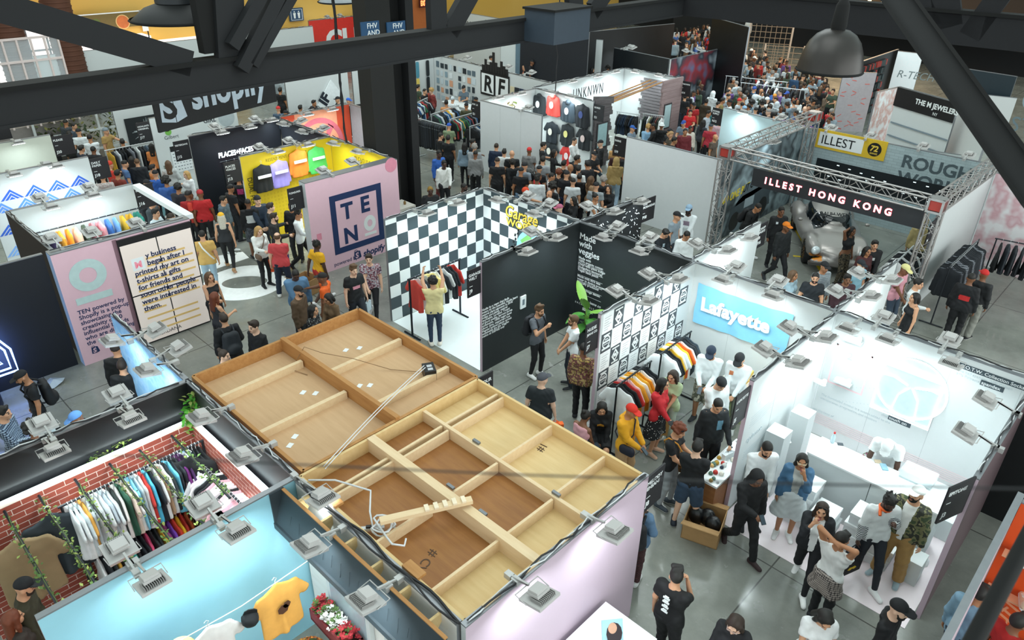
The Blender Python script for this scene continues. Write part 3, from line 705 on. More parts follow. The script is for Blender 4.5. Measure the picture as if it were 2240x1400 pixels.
jtt = wall(-28.2, 2.2, -28.2, 5.2, mat('b8ccd4', .6), BLK, 'pale wall with a faint sketch print', cable=False)
TEN = wall(-16.2, 9.26, -16.2, 12.2, PNK, GRY, 'broad pink wall with the navy square emblem', t=.28, end=mat('c8ced0'), cable=False)
yelA = wall(-19.24, 9.18, -19.24, 12.12, mat('d9bc1e', .55, var=.05), BLK, 'yellow wall hung with four bright jackets', end=mat('d4d8d8'))
yelB = wall(-19.2, 12.16, -16.4, 12.16, mat('d9bc1e', .55, var=.05), GRY, 'yellow return wall with thin lettering')
pfA = wall(-22.15, 9.08, -22.15, 12.1, mat('12161e', .55), WHT, 'black wall with glowing white lettering', end=mat('d4d8d8'))
pfB = wall(-22.1, 12.16, -19.3, 12.16, mat('12161e', .55), GRY, 'black return wall beside the orange swirl')
gil = wall(-25.0, 9.1, -25.0, 12.1, WHT, GRY, 'white wall with sticker signs and a price chart', cable=False)
jsev = wall(-28.2, 9.1, -28.2, 12.1, WHT, GRY, 'white wall with the star burst picture', cable=False)
swirl = wall(-22.35, 12.3, -22.35, 15.0, mat('d94f2e', .55, var=.05), GRY, 'orange wall with the pink swirl emblem')
greyE = wall(-22.3, 15.05, -19.3, 15.05, mat('9ca2a6', .6), GRY, 'grey wall behind the dark column', cable=False)
ifW = wall(-27.6, 15.6, -27.6, 18.6, WHT, GRY, 'white wall with the tilted square emblem', cable=False)
nine = wall(-12.95, 24.55, -9.45, 24.1, mat('bcd4da', .5, var=.04), GRY, 'pale teal wall behind the truss', cable=False)
illA = wall(-9.75, 18.95, -9.75, 24.1, pattern('blotch', '4a565c', '8ea0a6', '2c3438', '6c7c82', scale=1.1), GRY, 'dark mural wall with the racing car picture', cable=False)
illB = wall(-9.4, 24.15, -3.2, 24.15, pattern('brick', '9fb0b4', 'a8babe', '8b9a9e'), WHT, 'grey brick print back wall with the yellow plate', cable=False)
rose = wall(-3.98, 18.7, -3.98, 23.9, WHT, WHT, 'white wall edging the rose print stand')
roseB = wall(-3.9, 23.4, .6, 22.4, pattern('blotch', 'e8d8dc', 'd6a8b0', 'f0ecee', scale=2.2), WHT, 'white wall with faint rose print', cable=False)
darkN = wall(-23.3, 31.8, -19.7, 31.3, mat('14191d', .4), GRY, 'far black wall under four lamps', cable=False)
chr_ = wall(-19.6, 31.25, -19.6, 37.4, pattern('blotch', '5a6a88', '8a3038', '2e3640', '9aa4ac', scale=.8), WHT, 'far wall with the blurred street photo', end=WHT, cable=False)
swat = wall(-33.2, 29.8, -29.0, 29.4, WHT, GRY, 'far white wall with a small red cross logo', h=3.6, cable=False)
swat2 = wall(-29.0, 29.4, -23.6, 31.2, WHT, GRY, 'far white wall with a hanging denim banner', h=3.0, cable=False)
cune = wall(-39.3, 24.2, -39.3, 29.2, mat('d93226', .5), GRY, 'far red wall with big white letters', h=2.9)
cuneB = wall(-38.6, 19.6, -38.6, 24.0, WHT, GRY, 'far white wall under the yellow hall end', h=2.7)
cuneC = wall(-36.2, 19.0, -36.2, 22.6, pattern('blotch', '30353a', 'c8d0d4', '8c9498', scale=2), GRY, 'far mixed grey wall left of the red one'.replace('left of', 'near'), h=2.0)
westJ = wall(-38.5, 9.0, -38.5, 18.5, WHT, GRY, 'far white wall below the food picture', h=2.7, cable=False)
# J17 side etc.
# ---- graphics on the walls ----
def uzrect(W, pts): return [W.uz(*p) for p in pts]
# navy square emblem
R_ = TEN.root; y = TEN.F-.003
u0, u1, z0, z1 = .65, 2.32, .42, 2.09; q = .17
flat(R_, 'emblem_frame', [rect(u0, z1-q, u1, z1), rect(u0, z0, u1, z0+q), rect(u0, z0+q, u0+q, z1-q), rect(u1-q, z0+q, u1, z1-q)], NAVY, y)
for s_, u, z in (('T', .98, 1.36), ('E', 1.60, 1.40), ('N', .98, .66)): text(R_, s_, u, z, .62, NAVY, y, bold=.035, sx=.98)
b = MB(); ring(b, 1.86, 1.03, .20, .085, y, .004, so=1.15, si=1.25); b.prism(rect(1.66, .68, 2.06, .76), 0, .004, M=Matrix.Translation((0, y, 0)) @ UPR); b.build('white_ten', WT, R_)
text(R_, 'powered by', .58, .10, .16, NAVY, y); text(R_, 'shopify', 1.55, .10, .26, NAVY, y, bold=.03, shear=.15)
def bagicon(parent, u, z, s, m, m2, y):
    flat(parent, 'bag_icon', [[(u, z), (u+s*.62, z-.02*s), (u+s*.55, z+s*.9), (u+s*.08, z+s*.85)], [(u+s*.65, z-.02*s), (u+s*.95, z+s*.08), (u+s*.82, z+s*.82), (u+s*.58, z+s*.9)]], m, y)
    b = MB(); b.tube([Vector((u+s*(.3+.2*math.cos(t)), y-.004, z+s*(.86+.2*math.sin(t)))) for t in np.linspace(0, math.pi, 9)], s*.025, 5); b.build('bag_handle', m, parent)
    text(parent, 'S', u+s*.15, z+s*.12, s*.85, m2, y-.005, bold=.03, shear=.15)
bagicon(R_, 1.24, .10, .26, NAVY, PNK, y)
flat(R_, 'corner_dot', [circ(2.72, 2.5, .2), rect(.16, 1.0, .30, 1.18)], mat('e08fa4'), y)
# pink tower: big ten, words, quote screen
R_ = pinkW.root; y = pinkW.F-.003
b = MB(); ring(b, .56, 1.99, .36, .17, y, .004, so=.98, si=1.0); b.prism(rect(.20, 1.40, .92, 1.55), 0, .004, M=Matrix.Translation((0, y, 0)) @ UPR); b.build('pale_ten', mat('c4dcdc', .6), R_)
text(R_, 'TEN powered by\nShopify is a pop-up\nshowcasing the\ncreativity of 10\ninfluential brands\nwho are disrupting\nthe retail world', .16, 1.30, .135, NAVY, y, bold=.012, line=.92)
bagicon(R_, .20, .22, .17, NAVY, PNK, y)
flat(R_, 'screen_edge', [rect(1.17, -.0, 1.26, 2.58)], mat('8f6c78'), y)
SCR = mat('e0d4cc', .4, emit=.3, var=.02)
scr = empty('video_screen', tuple(pinkW.p0+pinkW.n*.135), math.pi/2, 'lit four panel video screen showing a quote on the pink tower', 'screen')
b = MB(); b.box((1.25, -.05, .02), (2.83, 0, 2.56)); b.build('casing', INK, scr)
for uu, zz in ((1.27, 1.24), (2.05, 1.24), (1.27, .04), (2.05, .04)):
    b = MB(); b.box((uu, -.056, zz), (uu+.755, -.05, zz+1.18 if zz > 1 else zz+1.17)); b.build('panel', SCR, scr)
GOLD = mat('e0bd78', .5, emit=.15, var=.02); NV = mat('122a5a', .5)
quote = ['y business', 'began after I', 'printed my art on', 't-shirts as gifts', 'for friends and', 'soon other people', 'were interested in', 'them.']
for i, ln in enumerate(quote):
    zz = 2.02-.172*i; uu = 1.72 if i < 2 else 1.42
    flat(scr, 'underline', [rect(uu, zz-.04, min(2.74, uu+.075*len(ln)+.12), zz+.005)], GOLD, -.0565, .002)
    text(scr, ln, uu+.01, zz, .165, NV, -.060, bold=.022)
for i in range(3): flat(scr, 'underline', [rect(1.45, .60-.17*i, 2.62, .645-.17*i)], GOLD, -.0565, .002)
flat(scr, 'letter_tile', [rect(1.42, 1.80, 1.68, 2.08)], mat('dfe8ea', .5, emit=.2), -.0565, .002); text(scr, 'M', 1.47, 1.86, .20, mat('e08fa0', .5, emit=.3), -.060, bold=.04)
text(scr, 'DEERDANA', 1.50, .13, .12, mat('4a4a50', .5), -.060)
# black wall paragraph, headline list
R_ = blackL.root; y = blackL.F-.003
for i in range(11): text(R_, ['Nudie by a team that finds', 'means to the beautiful, Nudie Jeans', 'natural plant pigments in 2016', 'Indigo and plants, natural', 'recyclable, certified. Truest', 'of good quality, harvest thrive', 'sustainable, 100% vegan hand', 'clever dyes, supporters hue', 'Vegetal options plants sprout', 'sustainably dry the Veggies', 'makes at SSENSE only'][i], -.06+.05, 1.50-.064*i, .075, WT, y, bold=.008)
fr = empty('picture_frame', tuple(blackL.p0+blackL.d*1.14+blackL.n*.035+[0, 0, 1.12]), math.pi/2, 'small white framed photo hanging on the matt black wall', 'picture frame')
b = MB(); b.box((0, -.03, 0), (.17, 0, .30)); b.build('frame', WT, fr); b = MB(); b.box((.05, -.032, .08), (.12, -.03, .22)); b.build('photo', mat('6c7c84'), fr)
R_ = blackR.root; y = blackR.F-.003
text(R_, 'Made\nwith\nveggies', .06, 2.40, .21, WT, y, bold=.012, line=.85)
for i, (a, c) in enumerate((('Made with', '100% organic cotton'), ('Dyed with plant indigo', '(Indigofera tinctoria)'), ('Vegan back patch', ''), ('Made with 85% less', 'water in dyeing process'), ('Ethically produced', ''), ('13 oz selvage denim', ''))):
    zz = 1.74-.155*i; text(R_, a, .07, zz, .085, WT, y, bold=.006)
    if c: text(R_, c, .07, zz-.075, .085, WT, y, bold=.006)
    flat(R_, 'rule', [rect(.07, zz-.10, .80, zz-.094)], WT, y)
text(R_, 'Nudie Jeans co', .20, .70, .10, WT, y, shear=.2); text(R_, 'EXCLUSIVELY FOR', .05, .58, .06, WT, y, spacing=1.7); text(R_, 'SSENSE', .28, .46, .10, WT, y, bold=.02)
# poster wall: alternating sheets
def sheet(parent, u, z, dark, proto={}):
    k = dark
    if k not in proto:
        b = MB(); b.box((0, -.004, 0), (.30, 0, .40), 0); M_ = Matrix.Translation((0, -.005, 0)) @ UPR
        if dark == 1:
            ring(b, .15, .20, .12, .095, -.0055, .001, 1, 20, 1.15, 1.15); b.prism(rect(.05, .19, .25, .23), 0, .001, 1, M_); b.prism(rect(.03, .05, .27, .09), 0, .001, 1, M_); b.prism(rect(.06, .33, .24, .365), 0, .001, 1, M_); b.prism(rect(.08, .15, .22, .165), 0, .001, 1, M_); b.prism(rect(.10, .25, .20, .27), 0, .001, 1, M_)
        elif dark == 2:
            ring(b, .15, .19, .11, .07, -.0055, .001, 1, 4, 1.3, 1.3); b.prism(rect(.04, .34, .26, .37), 0, .001, 1, M_); b.prism(rect(.10, .16, .20, .23), 0, .001, 1, M_); b.prism(rect(.05, .03, .25, .06), 0, .001, 1, M_)
        else:
            for i in range(6): b.prism(rect(.05, .06+.05*i, .05+.04*(3+i*7 % 3), .068+.05*i), 0, .001, 1, M_)
        proto[k] = b.build('poster_sheet', [mat('41484d') if dark else mat('eef1f1'), mat('e8ecec') if dark else mat('9aa0a4')])
        o = proto[k]
    else: o = proto[k].copy(); C.objects.link(o)
    o.parent = parent; o.location = (u, poster.F, z); return o
for i in range(9):
    for j in range(6):
        u, z = .06+i*.318, .15+j*.405
        if (i+j) % 2 == 0: sheet(poster.root, u, z, 1 if (j % 2 == 0) else 2)
        elif i < 8: sheet(poster.root, u, z, 0)
# pale blue banner
bn = empty('banner', tuple(lafB.p0+lafB.n*.05), 0, 'pale blue fabric banner with bold white lettering', 'banner')
N_ = 24; b = MB(); vs = []; fs = []
for i in range(N_+1):
    for j in range(9):
        u = .18+2.02*i/N_; z = 1.33+.90*j/8+.05*(i/N_)-.035*math.sin(math.pi*i/N_)*(1 if j > 4 else -.3); vs.append((u, -.01-.012*math.sin(i*1.1+j*.8)-.008*math.sin(i*.5-j*1.7), z))
for i in range(N_):
    for j in range(8): fs.append((i*9+j, (i+1)*9+j, (i+1)*9+j+1, i*9+j+1))
b.add(vs, fs, 0, True); b.build('cloth', mat('86c8ea', .7, var=.06), bn); text(bn, 'Lafayette', .32, 1.68, .40, WT, -.035, bold=.045, sx=1.02, rot=.035)
# sneaker stand back wall
R_ = epiB.root; y = epiB.F-.003; FAINT = mat('b9c4c8'); RED = mat('e4c4c8')
flat(R_, 'outline', [rect(.16, 1.20, .80, 1.23), rect(.16, 2.0, .80, 2.03), rect(.16, 1.2, .19, 2.03), rect(.77, 1.2, .80, 2.03)], RED, y)
text(R_, '2', .38, 1.80, .2, FAINT, y)
for tx, u, z in (('G.O.T.W. Collection Socks', 2.06, 2.42), ('spandex', 2.42, 2.26), ('Metallic', 1.22, 1.10), ('touch on', 1.32, .98)):
    w_ = .048*len(tx)*.93+.02; flat(R_, 'dark_label', [rect(u, z-.02, u+w_, z+.075)], mat('39474e'), y, .002); text(R_, tx, u+.015, z, .082, WT, y-.003, bold=.008)
for tx, u, z in (('one half spandex, 20% Cotton', 2.06, 2.33), ('97% Polyester, 2%', 2.06, 2.26), ('cuts on', 1.56, 1.10), ('the heel of the', 1.22, 1.04), ('shoe', 1.2, .98), ('The illuminated symbol is a cutout added to the', .12, .88), ('transparency, progression, and intuition', .12, .80), ('gets the tone of', .02, .52)): text(R_, tx, u, z, .065, FAINT, y)
flat(R_, 'stripe', [rect(.02, .46-.04*i, 2.9, .47-.04*i) for i in range(6)], RED, y)
b = MB()
for k in range(14): b.prism(circ(.05+.07*k, 1.05+.03*k, .008, 6), 0, .002, M=Matrix.Translation((0, y, 0)) @ UPR); b.prism(circ(.4+.06*k, .90+.02*k, .008, 6), 0, .002, M=Matrix.Translation((0, y, 0)) @ UPR)
b.build('dotted_line', FAINT, R_)
neon = empty('neon_sign', tuple(epiB.p0+epiB.n*.04), 0, 'round white neon sign with a square outline on the white back wall', 'neon sign')
NE = mat('f4ffff', .4, emit=3.2, var=.0); cx, cz, rr = 1.53, 1.74, .56
b = MB(); ring(b, cx, cz, rr, 0.001, -.05, .02, 0, 40); b.prism(rect(cx-.52, cz-.62, cx+.44, cz+.30), -.0, .018, M=Matrix.Translation((0, -.03, 0)) @ UPR); b.build('backing', mat('b4c4c8', .25), neon)
b = MB(); b.tube([(cx+rr*math.cos(t), -.08, cz+rr*math.sin(t)) for t in np.linspace(0, 6.2832, 49)], .014, 6); b.build('neon_circle', NE, neon)
b = MB(); b.tube([(cx-.52, -.085, cz-.62), (cx+.44, -.085, cz-.62), (cx+.44, -.085, cz+.30), (cx-.52, -.085, cz+.30), (cx-.52, -.085, cz-.62)], .014, 6); b.build('neon_square', NE, neon)
b = MB()
for s_ in (1, -1): b.tube([(cx+s_*.02, -.088, cz+.02), (cx+s_*.16, -.088, cz-.18), (cx+s_*.20, -.088, cz-.56)], .010, 5); b.tube([(cx+s_*.06, -.088, cz+.05), (cx+s_*.30, -.088, cz+.12), (cx+s_*.46, -.088, cz+.10)], .010, 5)
b.build('neon_line', NE, neon); text(neon, 'epitome', cx-.24, cz+.34, .14, NE, -.085, bold=.02, rot=-.05, ext=.008)
R_ = epiL.root; y = epiL.F-.003
text(epiL.root, 'epitome', .25, 2.05, .34, mat('e2e8ea'), epiL.F-.002, shear=.2); text(epiL.root, 'epitome', .18, 1.32, .16, FAINT, epiL.F-.002, shear=.2)
for i in range(9): flat(epiL.root, 'small_print', [rect(.2, 1.82-.05*i-(.45 if i > 4 else 0), .2+.6+.1*(i*7 % 4), 1.832-.05*i-(.45 if i > 4 else 0))], FAINT, epiL.F-.002, .001)
# checkered emblem
R_ = checkR.root; y = checkR.F-.004; YEL = mat('e8c84a', .5); em = empty('emblem', tuple(checkR.p0+checkR.n*.037), 0, 'painted globe emblem with yellow lettering on the checkered wall', 'emblem')
b = MB(); b.prism(circ(1.75, 1.45, .52, 36), 0, .004, M=Matrix.Translation((0, -.004, 0)) @ UPR); b.build('ocean_disc', mat('9cd4ea', .5), em)
GRN = mat('7cc46c'); gl = MB(); M_ = Matrix.Translation((0, -.009, 0)) @ UPR
for poly in ([(1.35, 1.62), (1.62, 1.86), (1.78, 1.72), (1.66, 1.58), (1.72, 1.44), (1.55, 1.36), (1.47, 1.5)], [(1.88, 1.84), (2.14, 1.70), (2.18, 1.46), (2.0, 1.52), (1.92, 1.66)], [(1.7, 1.3), (1.95, 1.36), (1.98, 1.1), (1.8, 1.02)]): gl.prism(poly, 0, .003, M=M_)
gl.build('land', GRN, em); b = MB()
for k in range(40): a = 6.2832*k/40; ring_r = .56+.05*(k % 2); b.prism([(1.75+ring_r*math.cos(a), 1.45+ring_r*math.sin(a)), (1.75+(ring_r+.05)*math.cos(a), 1.45+(ring_r+.05)*math.sin(a)), (1.75+(ring_r+.05)*math.cos(a+.12), 1.45+(ring_r+.05)*math.sin(a+.12)), (1.75+ring_r*math.cos(a+.12), 1.45+ring_r*math.sin(a+.12))], 0, .004, M=Matrix.Translation((0, -.004, 0)) @ UPR)
b.build('checker_ring', INK, em)
text(em, 'Garage', .80, 2.12, .42, mat('3a3418'), -.006, bold=.04, shear=.2, sx=.9); text(em, 'Garage', .80, 2.13, .42, YEL, -.012, bold=.010, shear=.2, sx=.9); text(em, 'WORLD', .86, 1.90, .26, mat('3a3418'), -.006, bold=.05, sx=1.15); text(em, 'WORLD', .86, 1.91, .26, YEL, -.012, bold=.02, sx=1.15)
# dashes
R_ = dash.root; b = MB(); r_ = random.Random(4)
for k in range(230):
    u, z, a = r_.uniform(.05, 2.26), r_.uniform(.1, 2.55), r_.uniform(0, 3.14); l, w = r_.uniform(.012, .035), r_.uniform(.006, .011); c, s = math.cos(a), math.sin(a)
    b.prism([(u+c*l-s*w, z+s*l+c*w), (u-c*l-s*w, z-s*l+c*w), (u-c*l+s*w, z-s*l-c*w), (u+c*l+s*w, z+s*l-c*w)], 0, .003, M=Matrix.Translation((0, dash.F-.003, 0)) @ UPR)
b.build('dash_pattern', WT, R_)
# glowing lettering and others
PF = mat('f2fbff', .5, emit=2.0, var=0); text(pfA.root, 'PLACES+FACES', .80, 1.78, .225, PF, pfA.F-.02, bold=.012, sx=.78, shear=.1, ext=.012)
pic = empty('photo_panel', tuple(pfB.p0+pfB.n*.05), 0, 'small lit night photo on the black return wall', 'picture'); b = MB(); b.box((1.1, -.01, 1.3), (1.95, 0, 1.95)); b.build('print', pattern('blotch', '0c0f14', '9ab8c4', '20262c', scale=4), pic)
b = MB()
for u in (1.05, 1.45, 1.7): b.bar((u, -.02, 1.98), (u+.08, -.02, 1.86), .02, .02)
b.build('red_light', mat('ff5a48', .5, emit=2), pic)
text(yelA.root, 'DUAL PERSONALITY', .12, 1.98, .20, mat('2c2a10'), yelA.F-.003, rot=-math.pi/2, sx=.9); text(yelA.root, 'RESENTMENT OF SOCIETY', .75, 2.30, .13, mat('7a6a10'), yelA.F-.003, sx=.8, spacing=1.1)
text(yelB.root, 'PLEASURES', 1.2, 2.10, .30, mat('7a6a10'), yelB.F-.003, sx=.5, spacing=1.2); text(yelB.root, '(U.S.A.)', 1.7, 1.9, .16, mat('7a6a10'), yelB.F-.003)
b = MB(); r_ = random.Random(3)
for i in range(22):
    for j in range(14): b.prism(rect(.30+i*.11, .55+j*.11, .36+i*.11, .61+j*.11), 0, .001, M=Matrix.Translation((0, yelA.F-.0015, 0)) @ UPR)
mp_ = b.build('mesh_print', mat('d0b21c'), yelA.root); mp_['kind'] = 'stuff'
R_ = swirl.root; b = MB(); M_ = Matrix.Translation((0, swirl.F-.003, 0)) @ UPR; b.prism(rect(.5, 0, 2.15, 2.6), 0, .002, M=M_); b.build('peach_field', mat('f4a07c'), R_)
b = MB(); ring(b, 1.35, 1.35, 1.0, .82, swirl.F-.007, .003, 0, 36); ring(b, 1.35, 1.35, .30, .18, swirl.F-.007, .003)
M_ = Matrix.Translation((0, swirl.F-.007, 0)) @ UPR
for k in range(5):
    a = 6.2832*k/5+.3; c = lambda r, t: (1.35+r*math.cos(t), 1.35+r*math.sin(t)); b.prism([c(.28, a), c(.28, a+.35), c(.86, a+.75), c(.86, a+.45)], 0, .003, M=M_)
b.build('swirl_emblem', mat('d66a78'), R_)
b = MB(); r_ = random.Random(2); BL = ['2f5fc4', '5c8fe0', '86b2ee']
mats_ = [mat(h) for h in BL]
for i in range(8):
    for j in range(7):
        cx, cz = .0+i*.56+(.28 if j % 2 else 0), .10+j*.30; m_ = (i*3+j*5) % 3
        for d in (0, .10, .20):
            r1, w = .275-d, .05
            P = [(cx-r1, cz), (cx, cz+r1), (cx, cz+r1-w*1.4), (cx-r1+w*1.4, cz)]; Q = [(cx+r1, cz), (cx+r1-w*1.4, cz), (cx, cz+r1-w*1.4), (cx, cz+r1)]
            if min(p[0] for p in P+Q) > 0 and max(p[0] for p in P+Q) < 2.6 and cz+r1 < 2.58:
                b.prism(P, 0, .002, m_, Matrix.Translation((0, daily.F-.002, 0)) @ UPR); b.prism(Q, 0, .002, m_, Matrix.Translation((0, daily.F-.002, 0)) @ UPR)
b.build('chevron_pattern', mats_, daily.root)
text(jtwen.root, 'TO PERFECT', 1.9, .62, .2, mat('3c4038'), jtwen.F-.003, bold=.02, shear=.1)
sb = empty('picture_panel', tuple(jsev.p0+jsev.n*.05), math.pi/2, 'dark star burst picture on a far white wall', 'picture'); b = MB(); b.box((.3, -.02, 1.0), (1.65, 0, 1.95)); b.build('print', mat('1c2226'), sb); b = MB(); r_ = random.Random(9)
for k in range(40):
    a = r_.uniform(0, 6.28); l0, l1 = r_.uniform(.05, .3), r_.uniform(.4, 1.0); c, s = math.cos(a), math.sin(a)
    P = [(1.0+c*l0*.7, 1.45+s*l0*.7), (1.0+c*l1*.7, 1.45+s*l1*.7)]
    if .35 < P[1][0] < 1.6 and 1.05 < P[1][1] < 1.9: b.tube([(p[0], -.022, p[1]) for p in P], [.012, .003], 4)
b.build('light_streak', mat('c8d4d8', .5), sb)
pc = empty('price_chart', tuple(gil.p0+gil.n*.045), math.pi/2, 'white chart of small printed rows with a black heading', 'chart'); b = MB(); b.box((.45, -.01, .7), (1.45, 0, 1.6)); b.build('sheet', mat('e2e6e8'), pc); b = MB(); b.box((.45, -.014, 1.42), (1.1, -.01, 1.6)); b.build('heading', INK, pc); text(pc, 'YESTERDAY', .60, 1.45, .12, WT, -.016, bold=.02, sx=.6)
b = MB(); r_ = random.Random(6)
for j in range(6):
    for i in range(9): b.box((.5+i*.1, -.012, 1.32-j*.11), (.5+i*.1+r_.uniform(.03, .07), -.010, 1.35-j*.11))
b.build('printed_row', mat('7a8288'), pc)
text(gil.root, 'GIRL', 1.75, 2.15, .22, mat('30343a'), gil.F-.003, bold=.02, shear=.15); text(gil.root, 'Gilbert', .35, 1.85, .17, mat('50545a'), gil.F-.003)
flat(gil.root, 'mushroom_sticker', [circ(.5, 2.25, .15, 16)], mat('e8743a'), gil.F-.003); flat(gil.root, 'leaf_sticker', [circ(.52, 2.08, .11, 12)], mat('6fae4a'), gil.F-.003)
flat(gil.root, 'cup_sticker', [[(.15, .75), (.32, .73), (.36, 1.0), (.12, 1.02)]], mat('8a948c'), gil.F-.003); flat(gil.root, 'round_sticker', [circ(2.6, 2.2, .3, 20)], mat('aab4b8'), gil.F-.003)
em2 = empty('emblem', tuple(ifW.p0+ifW.n*.04), math.pi/2, 'tilted square navy emblem on a far white wall', 'emblem'); b = MB(); b.bar((1.5, -.05, 1.0), (2.2, -.05, 1.9), .02, .9, up=(0, -.6, .6)) if False else b.prism([(1.35, 1.35), (2.1, 2.3), (2.55, 1.7), (1.85, .85)], 0, .06, M=Matrix.Translation((0, -.01, 0)) @ UPR); b.build('tile', mat('e8eef0'), em2); text(em2, 'IF', 1.72, 1.25, .62, mat('1c2430'), -.075, bold=.05, rot=.9)
R_ = rtfB.root; y = rtfB.F-.003
u_, z_ = rtfB.uz(1053, 202); u2, z2 = rtfB.uz(1115, 207); u3, z3 = rtfB.uz(1058, 160)
RT = empty('emblem', tuple(rtfB.p0+rtfB.n*.04), rtfB.root.rotation_euler[2], 'big black and white two letter emblem with a city skyline', 'emblem')
b = MB(); uw = u2-u_; M_ = Matrix.Translation((0, -.02, 0)) @ UPR
b.prism(rect(u_, z_-.05, u_+uw, z_+.98), 0, .02, M=M_)
hs = [.25, .5, .3, .42, .85, .45, .3, .55, .38, .28]
for i, hh in enumerate(hs): b.prism(rect(u_+.1+i*uw/11, z_+.95, u_+.1+(i+.9)*uw/11, z_+.98+hh), 0, .02, M=M_)
b.build('black_plate', INK, RT)
for i, l_ in enumerate('RF'): flat(RT, 'letter_tile', [rect(u_+.08+i*uw/2, z_+.05, u_+uw/2-.06+i*uw/2, z_+.88)], WT, -.042); text(RT, l_, u_+.22+i*uw/2, z_+.14, .95, INK, -.05, bold=.03, shear=.1)
r_ = random.Random(11)
pr = empty('print_display', tuple(rtfB.p0+rtfB.n*.045), rtfB.root.rotation_euler[2], 'rows of small art prints and sleeves on the long white wall', 'print display')
for j in range(5):
    for i in range(9):
        if r_.random() < .85:
            b = MB(); b.box((.25+i*.34, -.012, .62+j*.37), (.25+i*.34+r_.uniform(.16, .26), 0, .62+j*.37+r_.uniform(.2, .28))); b.build('art_print', mat(r_.choice(['2c343a', '5a6a74', 'c8d4da', '8aa0ac', 'd8a080', '20282e', 'e0e6e8', 'b0c0c8'])), pr)
for i, c in enumerate(('d6c9a8', '1a2028', '22304a', '3a2a50', '1c3048', '14181e')): b = MB(); b.box((5.6+i*.3, -.02, 1.75-.0*i), (5.86+i*.3, 0, 2.1)); b.build('record_sleeve', mat(c), pr)
text(unkL.root, 'UNKNWN', unkL.uz(1253, 205)[0], 1.78, .62, INK, unkL.F-.004, sx=.62, bold=.0, spacing=1.25)
text(swat.root, 'swatch', 1.0, 2.75, 1.0, mat('2c2c30'), swat.F-.003, sx=.82); text(swat.root, 'SWISS MADE', 1.0, 2.35, .42, mat('4a4a50'), swat.F-.003, spacing=1.5, sx=.8); flat(swat.root, 'red_square', [rect(3.45, 2.6, 3.95, 3.1)], mat('c8202c'), swat.F-.003); flat(swat.root, 'white_cross', [rect(3.65, 2.68, 3.75, 3.02), rect(3.53, 2.80, 3.87, 2.90)], WT, swat.F-.007)
b = MB(); b.box((.9, -.04, .6), (1.9, 0, 2.9)); o = b.build('denim_banner', mat('5d7482', .8), None, tuple(swat2.p0+swat2.n*.04), (0, 0, swat2.root.rotation_euler[2])); tag(o, 'long denim coloured cloth banner on a far white wall', 'banner')
text(cune.root, 'CUNE', 1.0, 1.05, 1.75, WT, cune.F-.005, bold=.04, sx=.95)
# truss stand plates
il = empty('shop_plate', tuple(illB.p0+illB.n*.045), 0, 'yellow plate with a white name panel and a black round badge', 'sign')
b = MB(); b.box((.14, -.03, 2.06), (2.34, 0, 2.66)); b.build('yellow_plate', mat('d9b42c'), il); b = MB(); b.box((.22, -.036, 2.14), (1.64, -.03, 2.58)); b.build('white_panel', WT, il); text(il, 'ILLEST', .30, 2.22, .40, INK, -.04, sx=.98)
flat(il, 'round_badge', [circ(2.0, 2.36, .21, 28)], INK, -.034); text(il, '72', 1.86, 2.31, .24, YEL, -.04, bold=.03, shear=.15); text(il, 'GANG', 1.88, 2.21, .08, YEL, -.04, bold=.02)
text(illB.root, 'ROUGH', 2.85, 2.02, .52, mat('4a585e'), illB.F-.003, bold=.03, sx=1.05); text(illB.root, 'WORLD', 2.85, 1.52, .52, mat('4a585e'), illB.F-.003, bold=.03, sx=1.05)
gd = empty('garage_opening_print', tuple(illB.p0+illB.n*.045), 0, 'printed dark garage opening below the grey brick print', 'wall print'); b = MB(); b.box((.30, -.01, .35), (5.9, 0, 1.72)); b.build('dark_opening', mat('161d22', .4), gd); b = MB()
for k in range(22): b.box((.6+(k*1.37 % 5.1), -.014, 1.05+(k*.29 % .6)), (.68+(k*1.37 % 5.1), -.010, 1.075+(k*.29 % .6)))
b.build('ceiling_spot', mat('d8f0f4', .5, emit=1.5), gd); b = MB(); b.box((1.9, -.016, .35), (5.5, -.012, 1.0)); b.build('pale_shutter', mat('9db6be'), gd)
text(illA.root, 'NO ONE BUT OURSELVES', .15, 1.15, .34, mat('d9c22c'), illA.F-.003, bold=.02, shear=.25, rot=.08, sx=.8)
mc = MB(); M_ = Matrix.Translation((0, illA.F-.003, 0)) @ UPR; mc.prism([(.7, .35), (.9, .9), (1.5, 1.15), (2.6, 1.2), (3.3, .95), (3.5, .4)], 0, .002, 0, M_); mc.prism([(1.1, .9), (1.6, 1.5), (2.5, 1.55), (2.9, 1.1)], 0, .002, 1, M_); mc.prism(circ(1.2, .4, .3), 0, .004, 2, M_); mc.prism(circ(3.0, .45, .3), 0, .004, 2, M_); mc.prism(rect(1.7, .7, 2.3, 1.0), 0, .004, 3, M_); mc.build('race_car_print', [mat('39444a'), mat('505c62'), INK, mat('8c9aa0')], illA.root)
